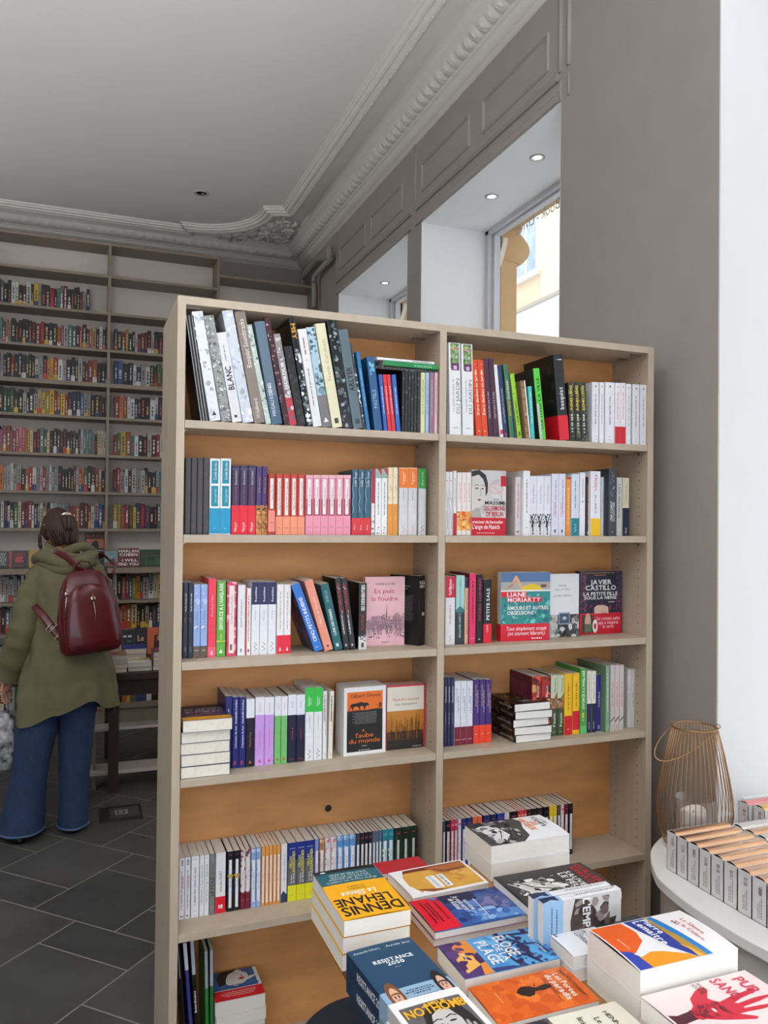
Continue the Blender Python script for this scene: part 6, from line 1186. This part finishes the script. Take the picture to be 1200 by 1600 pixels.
fo(232,262,.93,'orange red face-out novel with dark tower',(196,96,60),[('p',[(.3,0),(.35,.7),(.55,.75),(.7,.5),(.7,0)],(50,30,30)),('z',6,8,[(230,140,80)],.5,.5,1,1,.15)],Y=5.78,z=.7456,label_s='standing on the dark table')
# ---------------- pale two-tier low bench
t = thing('low_display_bench', 'pale two-tier low bench standing on the slate floor', 'bench', (.70, 5.30, 0))
PB = mat((196,182,178), .5, .03)
m = MB(); m.box((-.62,-.06,.095),(.62,.12,.118),PB); m.build('board', t, bevel=.002)
m = MB(); m.box((-.62,-.02,.360),(.62,.10,.378),PB); m.build('board', t, bevel=.002)
for x in (-.60,.59): m = MB(); m.box((x,-.01,0),(x+.02,.09,.36),LAMD); m.build('end_panel', t)
# ================================================================ the customer seen from behind
SKIN = mat((206,150,124), 0.55, 0.04, 20); HAIR = mat((58,34,24), 0.55, 0.35, 60, bump=.4, stretch=(3,3,.4)); COAT = mat((106,100,72), 0.8, 0.07, 7, bump=.9, stretch=(1.6,1.6,.5))
DEN = mat((36,56,90), 0.85, 0.16, 60, bump=.06, stretch=(1,1,.5)); SHOE = mat((22,20,20), .4, 0); LEA = mat((88,8,20), 0.36, 0.12, 10, coat=.35, bump=.05); MET = mat((190,180,165), .25, 0, metal=1.0)
pr_ = thing('person', 'person in olive parka and blue flared jeans browsing with back turned', 'person', (-.10, 4.66, 0))
OX, OY = -.10, 4.66
def rel(p): return Vector((p[0]-OX, p[1]-OY, p[2]))
# --- body: one skinned surface
V = []; E = []; RD = []
def node(p, r, par=None):
    V.append(rel(p)); RD.append(r if isinstance(r, tuple) else (r, r)); i = len(V)-1
    if par is not None: E.append((par, i))
    return i
pel = node((-.06,4.64,.86),(.15,.11)); sp1 = node((-.055,4.66,1.05),(.125,.095),pel); sp2 = node((-.06,4.70,1.24),(.15,.105),sp1); ch = node((-.07,4.73,1.36),(.13,.09),sp2)
nk = node((-.09,4.77,1.49),(.052,.055),ch); hd0 = node((-.105,4.80,1.57),(.065,.07),nk)
def arm(pts):
    p = ch
    for q, r in pts: p = node(q, r, p)
    return p
def hand(w, d, side, curl=.5):
    # palm then five fingers
    d = Vector(d).normalized(); a = Vector(side).normalized(); n = d.cross(a).normalized(); w0 = Vector(V[w])+Vector((OX,OY,0))
    pm = node(w0+d*.045,(.030,.016),w); kn = node(w0+d*.085,(.034,.013),pm)
    k0 = w0+d*.085
    for j, (o, L) in enumerate(((-.030,.066),(-.010,.076),(.011,.071),(.030,.056))):
        b0 = node(k0+a*o+d*.012,.0088,kn); p = Vector(V[b0])+Vector((OX,OY,0)); q = b0; dd = d
        for s in range(3):
            dd = (dd+n*curl*.55).normalized(); p = p+dd*L*(.42,.32,.26)[s]; q = node(p,(.0085,.0078,.0066)[s],q)
    b0 = node(w0+d*.035-a*.030,.0105,pm); p = Vector(V[b0])+Vector((OX,OY,0)); dd = (d*.6-a*.75+n*.2).normalized(); q = b0
    for s in range(2): p = p+dd*.030; dd = (dd+d*.5+n*.3).normalized(); q = node(p,(.0095,.0078)[s],q)
wl_ = arm([((-.19,4.72,1.405),.055),((-.235,4.66,1.28),.050),((-.275,4.62,1.11),.043),((-.315,4.66,.97),.038),((-.345,4.72,.85),.028)])
hand(wl_, (-.15,.25,-1), (.5,1,.1))
wr_ = arm([((.06,4.73,1.40),.055),((.125,4.72,1.28),.050),((.16,4.74,1.12),.043),((.10,4.88,1.10),.036),((.03,4.98,1.13),.028)])
hand(wr_, (-.8,.7,.1), (.3,.3,-1))
def leg(pts):
    p = pel
    for q, r in pts: p = node(q, r, p)
    return p
leg([((-.145,4.63,.80),.088),((-.195,4.62,.60),.075),((-.225,4.60,.42),.055),((-.255,4.63,.22),.050),((-.275,4.66,.08),.036),((-.285,4.62,.035),.032),((-.30,4.75,.028),.028)])
leg([((.02,4.64,.80),.088),((.01,4.65,.60),.075),((.0,4.64,.42),.055),((-.005,4.66,.22),.050),((-.01,4.69,.08),.036),((-.01,4.66,.035),.032),((.0,4.80,.028),.028)])
me = bpy.data.meshes.new('sk'); me.from_pydata(V, E, [])
ob = bpy.data.objects.new('sk', me); COL.objects.link(ob)
md = ob.modifiers.new('s', 'SKIN'); md.use_smooth_shade = True
sd = me.skin_vertices[0].data
for i, r in enumerate(RD): sd[i].radius = r; sd[i].use_root = (i == 0)
ms = ob.modifiers.new('u', 'SUBSURF'); ms.levels = 1; ms.render_levels = 1
dg = bpy.context.evaluated_depsgraph_get(); ev = ob.evaluated_get(dg); bm_ = bpy.data.meshes.new_from_object(ev)
B = MB(); B.add([v.co.copy() for v in bm_.vertices], [tuple(p.vertices) for p in bm_.polygons], SKIN, True)
bpy.data.objects.remove(ob)
# head: egg, jaw, nose, ears; looking away and down to the left
HM = Matrix.Translation(rel((-.105,4.815,1.625))) @ Matrix.Rotation(radians(28), 4, 'Z') @ Matrix.Rotation(radians(-24), 4, 'X')
def head_pt(th, ph):
    x = sin(ph)*cos(th); y = sin(ph)*sin(th); z = cos(ph)   # +y is the face
    rx, ry, rz = .076, .094, .115
    X, Y, Z = x*rx, y*ry, z*rz
    if z < 0: X *= 1-.28*(-z); Y *= 1-.12*(-z)
    if y > 0:
        b = y**2; Y -= .012*b*math.exp(-((z-.12)/.14)**2)*math.exp(-(abs(x)-.38)**2/.03)      # eye sockets
        Y += .020*math.exp(-(x/.13)**2)*math.exp(-((z+.12)/.17)**2)*b                                # nose
        Y += .006*math.exp(-(x/.25)**2)*math.exp(-((z+.42)/.07)**2)*b; Y += .009*math.exp(-(x/.3)**2)*math.exp(-((z+.80)/.15)**2)
    return Vector((X, Y, Z))
rg = [[head_pt(2*pi*k/40, pi*(j+.02)/28) for k in range(40)] for j in range(28)]
B.loft(rg, SKIN, True, cap0=True, cap1=True, M=HM)
for s in (1, -1):
    pts = [Vector((s*(.074+.010*sin(a)), -.008+.016*cos(a), .004+.032*sin(a+.0))) for a in [2*pi*k/14 for k in range(15)]]
    B.tube(pts, .0062, SKIN, 6, M=HM); B.tube([Vector((s*.073,-.006,-.02)),Vector((s*.078,-.008,.0)),Vector((s*.076,-.008,.022))],[.006,.010,.006],SKIN,6,M=HM)
    B.lathe([(.0005,.0),(.006,.001),(.009,-.003)],mat((240,238,235),.3,0),12,(s*.030,.077,.012),M=HM)
    B.lathe([(.0005,.0045),(.0035,.003)],mat((70,50,40),.3,0),10,(s*.030,.080,.012),M=HM)
B.tube([Vector((-.022,.083,-.050)),Vector((0,.091,-.048)),Vector((.022,.083,-.050))],[.003,.006,.003],mat((176,96,88),.5,0),6,M=HM)
B.build('body', pr_)
# hair: grooved cap swept back into a clip
H = MB(); R = random.Random(6); rg = []
for j in range(24):
    ph = pi*(j+.3)/30; row = []
    for k in range(64):
        th = 2*pi*k/64; p = head_pt(th, min(ph, pi*.97)); face = max(0, sin(th)); d = p.normalized()
        g = .0025*sin(th*23+3*sin(ph*3))+.002*sin(th*41+ph*5); off = .016+g+.006*max(0,-sin(th))
        if face > .25 and ph > pi*.28: off = -.012
        if ph > pi*.62 and -sin(th) < .2: off = -.010
        row.append(p+d*off)
    rg.append(row)
H.loft(rg, HAIR, True, cap0=True, M=HM)
for i in range(46):  # strands
    a = pi+.3+R.random()*(pi-.6); x0 = .086*cos(a); y0 = .105*sin(a); z0 = R.uniform(-.03,.06)
    H.tube([Vector((x0,y0,z0)),Vector((x0*1.07,y0*1.02,z0-.03)),Vector((x0*.95+R.uniform(-.01,.01),y0*.92,z0-.075)),Vector((x0*.75,y0*.84,z0-.10))],[.005,.006,.004,.001],HAIR,5,M=HM)
for i in range(14):
    s = -1; H.tube([Vector((s*.078,.03+R.uniform(-.02,.02),.03)),Vector((s*.088,.05+R.uniform(-.01,.02),-.01)),Vector((s*.086,.07+R.uniform(-.02,.02),-.05)),Vector((s*.080,.075+R.uniform(-.02,.03),-.09))],[.004,.004,.003,.001],HAIR,5,M=HM)
for i in range(5):
    a = i*1.1; H.tube([Vector((.0+.02*cos(a+t*.8),-.108-.012*sin(a+t),.055-.10*t)) for t in [q/8 for q in range(9)]],[.008,.014,.017,.018,.017,.015,.012,.008,.004],HAIR,7,M=HM)
H.build('hair', pr_)
m = MB(); m.tube([Vector((-.030,-.115,.050)),Vector((-.018,-.123,.054)),Vector((0,-.127,.055)),Vector((.018,-.123,.054)),Vector((.030,-.115,.050))],[(.003,.004),(.004,.009),(.004,.011),(.004,.009),(.003,.004)],mat((230,214,190),.2,0,metal=.8),10,M=HM); m.build('hair_clip', pr_)
# --- parka
def ring(cx, cy, z, a, b, n=72, fold=0, seed=0, tw=0, hemf=None):
    out = []
    for k in range(n):
        th = 2*pi*k/n; c, s = cos(th), sin(th); e = .82
        x = a*abs(c)**e*(1 if c > 0 else -1); y = b*abs(s)**e*(1 if s > 0 else -1)
        f = fold*(.6*sin(5*th+seed)+.5*sin(8*th+1.7*seed+z*9)+.35*sin(13*th-2*seed+z*5))+(.012*sin(7*th+z*26)+.008*sin(11*th-z*34) if fold else 0); q = 1+f
        zz = z+(hemf(c, s) if hemf else 0)
        x, y = x*q, y*q; out.append(rel((cx+x*cos(tw)-y*sin(tw), cy+x*sin(tw)+y*cos(tw), zz)))
    return out
TW = radians(8)
K = [(.66,-.047,4.66,.258,.185,.075),(.78,-.045,4.66,.250,.178,.060),(.92,-.040,4.66,.222,.165,.040),(1.05,-.040,4.67,.198,.150,.030),(1.16,-.042,4.68,.184,.142,.028),(1.27,-.046,4.70,.184,.138,.025),(1.36,-.055,4.72,.196,.130,.02),(1.42,-.062,4.735,.172,.115,.02),(1.46,-.070,4.75,.135,.098,.02),(1.50,-.082,4.77,.095,.085,.02),(1.53,-.090,4.785,.080,.078,.02)]
def lerpK(z):
    for i in range(len(K)-1):
        if z <= K[i+1][0]:
            t = (z-K[i][0])/(K[i+1][0]-K[i][0]); return [K[i][j]+(K[i+1][j]-K[i][j])*t for j in range(6)]
    return list(K[-1])
def hem(c, s):   # lower on the left, lifted at the right of the back
    if s < 0: return (-.055 if c < -.8 else -.055+.06*(c+.8)/.5 if c < -.3 else .005+.065*max(0,1-abs(c-.3)/.45))
    return -.04
C = MB(); rg = []
NZ = 46
for i in range(NZ+1):
    z = .66+(1.53-.66)*i/NZ; q = lerpK(z); w = max(0, 1-(z-.66)/.25)
    wr = .010*sin(z*46+q[1]*30)+.007*sin(z*83)
    rg.append(ring(q[1], q[2], z, q[3]*(1+wr*.8), q[4]*(1+wr), fold=q[5], seed=1.3+z*2.2, tw=TW, hemf=(lambda c, s, w=w: hem(c, s)*w)))
C.loft(rg, COAT, True)
rg2 = [ring(lerpK(.66)[1], 4.66, .66, .25, .177, fold=.075, seed=1.3+.66*2.2, tw=TW, hemf=hem), ring(-.042, 4.66, .90, .185, .125, tw=TW)]
C.loft(rg2, mat((60,58,44),.9,.03), True)
C.build('parka', pr_)
def sleeve(pts, seed):
    P = [rel(p) for p, r in pts]; n = len(P); S = []; RR = []
    for i in range(n-1):
        for j in range(7):
            t = j/7; p0, p1, p2, p3 = P[max(i-1,0)], P[i], P[i+1], P[min(i+2,n-1)]
            S.append(.5*((2*p1)+(p2-p0)*t+(2*p0-5*p1+4*p2-p3)*t*t+(-p0+3*p1-3*p2+p3)*t**3)); RR.append(pts[i][1]+(pts[i+1][1]-pts[i][1])*t)
    S.append(P[-1]); RR.append(pts[-1][1])
    for i in range(len(RR)): RR[i] *= 1+.075*sin(i*1.5+seed)+.05*sin(i*2.7)
    m = MB(); m.tube(S, RR, COAT, 28, caps=False); 
    m.tube([S[-1], S[-1]-(S[-1]-S[-3]).normalized()*.03], [RR[-1]*.98, RR[-1]*.8], mat((60,58,44),.9,.03), 28, caps=True)
    return m.build('sleeve', pr_)
sleeve([((-.10,4.735,1.425),.062),((-.165,4.725,1.40),.080),((-.225,4.68,1.28),.080),((-.265,4.63,1.12),.076),((-.30,4.64,1.0),.074),((-.345,4.70,.845),.066)], 0)
sleeve([((.0,4.735,1.425),.062),((.055,4.73,1.395),.080),((.115,4.72,1.28),.080),((.155,4.74,1.13),.076),((.12,4.85,1.08),.068),((.045,4.96,1.12),.058)], 2)
# hood lying on the back of the shoulders
m = MB(); 
for i, (zz, rr, yy, th) in enumerate(((1.500,.112,4.735,.034),(1.475,.125,4.715,.040),(1.445,.118,4.705,.038),(1.535,.095,4.755,.028))):
    pts = []; 
    for k in range(25):
        a = pi*(.98+1.04*k/24); pts.append(rel((-.075+rr*1.25*cos(a)+.02*i*.5, yy+.05+rr*1.05*sin(a), zz+.018*cos(a*3+i)-.02*sin(a)*-1*.5)))
    m.tube(pts, [th*(.55+.45*sin(pi*k/24)) for k in range(25)], COAT, 12)
m.build('hood', pr_)
# --- jeans
def trouser(pts, seed):
    m = MB(); rg = []; 
    N = 40
    for i in range(N+1):
        u = i/N*(len(pts)-1); j = min(int(u), len(pts)-2); t = u-j; t = t*t*(3-2*t) if 0 else t
        (p, a, b), (q, c, d) = pts[j], pts[j+1]; x, y, z = [p[k]+(q[k]-p[k])*t for k in range(3)]; A = a+(c-a)*t; Bq = b+(d-b)*t
        rg.append([rel((x+A*(1+.03*sin(4*th+z*14+seed)+.02*sin(z*60+2*th))*cos(th), y+Bq*(1+.03*sin(5*th+z*11+seed))*sin(th), z)) for th in [2*pi*k/36 for k in range(36)]])
    m.loft(rg, DEN, True); e = rg[-1]; 
    m.tube(e+[e[0]], .0055, mat((74,98,136),.85,.05), 6, caps=False)
    return m
J = MB()
for mm in (trouser([((-.135,4.64,.92),.115,.12),((-.155,4.635,.80),.112,.115),((-.190,4.62,.62),.108,.105),((-.215,4.61,.42),.092,.088),((-.245,4.62,.22),.098,.098),((-.262,4.62,.045),.112,.125)], 0), trouser([((.02,4.65,.92),.115,.12),((.015,4.65,.80),.108,.115),((.005,4.65,.62),.100,.105),((-.002,4.65,.42),.083,.085),((-.004,4.66,.22),.078,.088),((-.008,4.66,.03),.078,.105)], 2)):
    k = len(J.v); J.v += mm.v; J.f += [tuple(k+i for i in f) for f in mm.f]
    for mi in mm.mi: J.mi.append(J.mid(mm.ms[mi]))
    J.sm += mm.sm
J.build('jeans', pr_)
for (x, y, a, w) in ((-.285,4.60,25,1.0),(-.005,4.66,0,.95)):
    m = MB(); Ms = Matrix.Translation(rel((x,y,0))) @ Matrix.Rotation(radians(a), 4, 'Z')
    rg = []
    for (z, s) in ((0,.98),(.018,1.03),(.024,.98),(.03,.94),(.05,.90),(.065,.72),(.078,.45)):
        row = []
        for k in range(32):
            th = 2*pi*k/32; L = .135 if sin(th) > 0 else .105
            row.append(Vector((.048*w*s*cos(th)*(1 if sin(th)<.2 else 1.04), .03+L*s*sin(th), z)))
        rg.append(row)
    m.loft(rg, SHOE, True, cap0=True, cap1=True, M=Ms)
    for k in range(12):
        th = pi+pi*k/11.; m.lathe([(.0005,.004),(.003,.003),(.004,0)],mat((150,140,110),.3,0,metal=.8),8,(.046*cos(th),.03+.105*sin(th),.026),M=Ms)
    m.build('shoe', pr_)
# --- red leather backpack
bp = thing('backpack', 'dark red leather backpack worn over the olive parka', 'backpack', (.075, 4.47, .985))
BM = Matrix.Rotation(radians(10), 4, 'Z') @ Matrix.Rotation(radians(-5), 4, 'Y') @ Matrix.Rotation(radians(-7), 4, 'X')
def bring(z, a, b, cy=0, e=.62, n=56, dent=0):
    o = []
    for k in range(n):
        th = 2*pi*k/n; c, s = cos(th), sin(th)
        x = a*abs(c)**e*(1 if c > 0 else -1); y = b*abs(s)**e*(1 if s > 0 else -1)
        o.append(Vector((x+.003*sin(z*40+th*3), cy+y+.004*sin(z*30+th*5)+dent*math.exp(-(c/.3)**2)*(1 if s < 0 else 0), z)))
    return o
m = MB(); prof = [(.0,.10,.045),(.006,.135,.066),(.03,.152,.080),(.10,.158,.084),(.20,.152,.078),(.28,.142,.070),(.35,.125,.062),(.40,.105,.052),(.430,.080,.036),(.442,.045,.018)]
m.loft([bring(z,a,b,dent=.006) for z,a,b in prof], LEA, True, cap0=True, cap1=True, M=BM); m.build('main_compartment', bp)
m = MB(); prof = [(.02,.085,.012),(.026,.118,.026),(.06,.130,.034),(.16,.130,.034),(.26,.118,.030),(.33,.092,.024),(.358,.055,.014),(.365,.02,.006)]
m.loft([bring(z,a,b,cy=-.072,e=.7,dent=0) for z,a,b in prof], LEA, True, cap0=True, cap1=True, M=BM); fpk = m.build('front_pocket', bp)
def zipper(pts, nm='zip', r=.0022, par=bp):
    m = MB(); m.tube(pts, r, MET, 6, M=BM); return m.build(nm, par)
zipper([(.012,-.1085,.29),(.016,-.1100,.22),(.014,-.110,.13)])
m = MB(); m.lathe([(.0005,.002),(.010,.003),(.013,0)],MET,16,M=BM @ Matrix.Translation((.012,-.112,.285)) @ Matrix.Rotation(radians(90),4,'X')); m.box((.008,-.116,.285),(.016,-.110,.315),MET,M=BM); m.build('zip_pull', bp)
zipper([(-.112,-.096,.32),(-.122,-.088,.26),(-.128,-.082,.19)],r=.003)
m = MB(); m.lathe([(.0005,.002),(.009,.003),(.012,0)],MET,16,M=BM @ Matrix.Translation((-.112,-.104,.325)) @ Matrix.Rotation(radians(90),4,'X')); m.tube([(-.112,-.104,.33),(-.108,-.102,.352)],.004,MET,6,M=BM); m.build('zip_pull', bp)
m = MB(); m.tube([(.14*cos(a)*.98,-.03+.0*a,.10+.0*a) for a in (0,)]*2,.001,LEA,4) if False else None
for sx in (-1,1):
    m = MB(); m.tube([(sx*.098,-.062,.05),(sx*.143,-.055,.08),(sx*.150,-.052,.2),(sx*.133,-.045,.32),(sx*.10,-.035,.395)],.0035,LEA,6,M=BM); m.build('piping', bp)
m = MB(); m.tube([(-.045,.03,.425),(-.04,.03,.475),(-.005,.03,.497),(.035,.03,.485),(.058,.03,.43)],[(.010,.004)]*5,LEA,8,M=BM); m.build('carry_handle', bp)
def strap(pts, nm):
    m = MB(); P = [Vector(p)-Vector((.075,4.47,.985)) for p in pts]; m.tube(P, [(.004,.019)]*len(P), LEA, 10); return m.build(nm, bp)
strap([(.035,4.555,1.40),(-.015,4.570,1.455),(-.07,4.60,1.500),(-.120,4.640,1.515),(-.165,4.70,1.500),(-.175,4.76,1.46)],'shoulder_strap')
strap([(.175,4.575,1.39),(.19,4.62,1.44),(.13,4.68,1.50),(.09,4.75,1.48)],'shoulder_strap')
st = strap([(-.045,4.500,1.030),(-.085,4.488,1.075),(-.125,4.498,1.125),(-.165,4.530,1.18),(-.215,4.575,1.235)],'lower_strap')
for p in ((-.085,4.480,1.078),(-.128,4.490,1.128)):
    m = MB(); c = Vector(p)-Vector((.075,4.47,.985)); u = Vector((-.72,.25,.66)).normalized(); v = Vector((.68,.1,.72)).normalized()
    q = [c+u*.012+v*.027, c-u*.012+v*.027, c-u*.012-v*.027, c+u*.012-v*.027]; m.tube(q+[q[0]], .0028, MET, 6); m.build('buckle', bp)
# --- patterned tote hanging from the left hand
tb_ = thing('tote_bag', 'black and white patterned cloth bag hanging from the left hand', 'bag', (-.395, 4.72, .34))
ZB1 = mat((30,30,32), .8, .9, 26, var2=(214,214,218))
m = MB(); m.loft([[Vector((a*abs(cos(th))**.8*(1 if cos(th)>0 else -1)*(1+.08*sin(5*th+z*20)), b*sin(th)*(1+.1*sin(3*th+z*30)), z)) for th in [2*pi*k/32 for k in range(32)]] for z,a,b in ((0,.03,.03),(.01,.085,.055),(.08,.105,.07),(.18,.100,.065),(.27,.085,.05),(.31,.065,.03))], ZB1, True, cap0=True); m.build('bag_body', tb_)
m = MB(); m.tube([(-.05,0,.30),(-.02,0,.38),(.03,.01,.425),(.045,.0,.37),(.05,0,.30)],.006,ZB1,8); m.build('handle', tb_)
